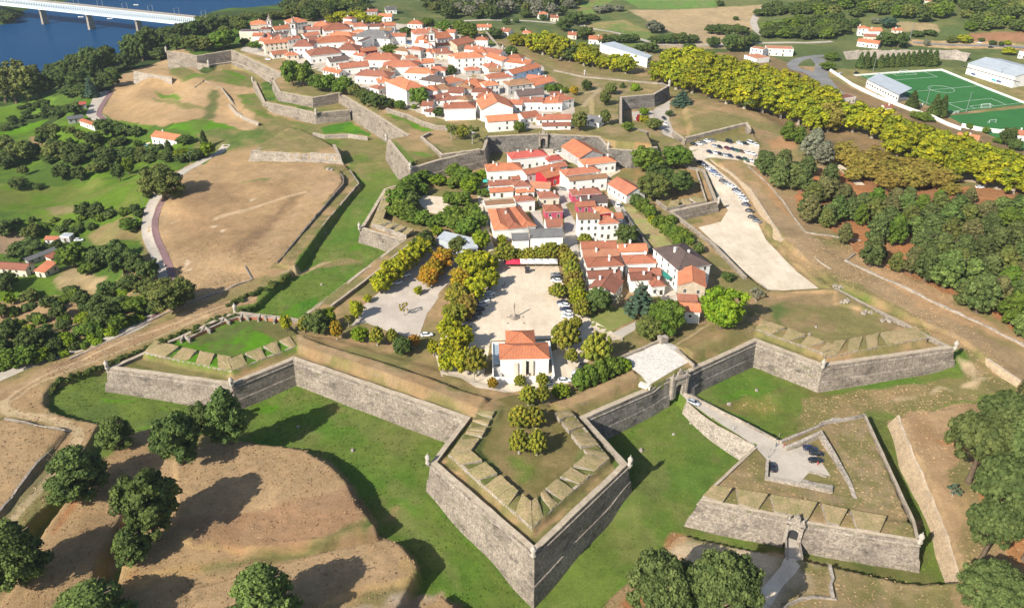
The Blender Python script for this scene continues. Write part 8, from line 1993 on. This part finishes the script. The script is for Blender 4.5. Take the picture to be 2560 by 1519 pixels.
for s,nm in((-3.2,'near'),(3.2,'far')):
 g=MB()
 g.bar(bp(t0,s,zb_),bp(t1,s,zb_),.5,.9);g.bar(bp(t0,s,zt_),bp(t1,s,zt_),.5,.9)
 n=int((t1-t0)/2.8)
 for i in range(n):
  a_,c_=t0+(t1-t0)*i/n,t0+(t1-t0)*(i+1)/n
  g.bar(bp(a_,s,zb_),bp(c_,s,zt_),.3,.55);g.bar(bp(a_,s,zt_),bp(c_,s,zb_),.3,.55);g.bar(bp((a_+c_)/2,s,zb_),bp((a_+c_)/2,s,zt_),.2,.3)
 g.build('lattice_girder',[M['bridgepaint']],br)
g=MB();g.bar(bp(t0,0,zt_+.5),bp(t1,0,zt_+.5),7.4,.5);g.build('rail_deck',[M['palroad']],br)
g=MB();g.bar(bp(t0,0,zb_-.1),bp(t1,0,zb_-.1),6.2,.3);g.build('road_deck',[M['bridgepaint']],br)
for s in(-3.6,3.6):
 g=MB();g.bar(bp(t0,s,zt_+1.7),bp(t1,s,zt_+1.7),.1,.12);g.bar(bp(t0,s,zt_+1.2),bp(t1,s,zt_+1.2),.08,.1)
 for i in range(120):t=t0+(t1-t0)*i/119;g.bar(bp(t,s,zt_+.7),bp(t,s,zt_+1.75),.08,.08)
 g.build('railing',[M['darkmetal_shade']],br)
for i in range(-2,4):
 c=bd*(i*bl);mb=MB()
 prof=[(-.5,3.1),(.5,2.6),(zb_-3,2.0),(zb_-2.2,2.2),(zb_-.6,2.6),(zb_-.3,2.6)]
 for(za,wa),(zc,wc)in zip(prof,prof[1:]):
  v=[]
  for z_,w_ in((za,wa),(zc,wc)):
   for sx,sy in((-1,-1),(1,-1),(1,1),(-1,1)):q=c+bd*(sx*w_*.62)+bn*(sy*w_*1.7);v.append((q.x,q.y,z_-(12 if z_<0 else 0)))
  mb.add(v,[(0,1,5,4),(1,2,6,5),(2,3,7,6),(3,0,4,7)])
 mb.build('pier',[M['stone_pale']],br)
for i in range(-3,8):
 t=i*bl*.5+bl*.3
 if t<t0 or t>t1:continue
 g=MB()
 for s in(-3.4,3.4):g.bar(bp(t,s,zt_),bp(t,s,zt_+8),.3,.3)
 g.bar(bp(t,-3.4,zt_+8),bp(t,3.4,zt_+8),.3,.3);g.build('catenary_portal',[M['metal']],br)
for x,y,l in((750,162,'left'),(1020,177,'middle'),(1262,50,'right')):
 p=W(*px('A1',x,y),RIVER_Z)
 e=tag(empty('motor_boat',p,TR.uniform(-.3,.3),(1.3,)*3),'tiny white boat on the river, %s one under the bridge'%l,'boat','boats on the river')
 mb=MB();loft(mb,[[(x_,w_,.7),(x_,w_*.5,-.2),(x_,-w_*.5,-.2),(x_,-w_,.7)][::-1]for x_,w_ in((-2.4,.9),(-1,1.0),(1,.85),(2.2,.35),(2.7,.05))]);mb.build('hull',[M['white']],e)
 MB().box(-1,.4,-.5,.5,.6,1.2).build('cabin',[M['glass']],e)
finish_trees()
hm=bpy.data.materials.new('haze');hm.use_nodes=True
hn=hm.node_tree;hn.nodes.remove(hn.nodes['Principled BSDF'])
hv=hn.nodes.new('ShaderNodeVolumePrincipled');hv.inputs['Color'].default_value=(.80,.88,1.0,1);hv.inputs['Density'].default_value=.00006;hv.inputs['Anisotropy'].default_value=.2
hn.links.new(hv.outputs[0],hn.nodes['Material Output'].inputs['Volume'])
mb=MB();mb.box(-5600,5600,-1200,6500,-70,190)
tag(mb.build('haze',hm),'thin pale air over the whole view','haze',None,'stuff')
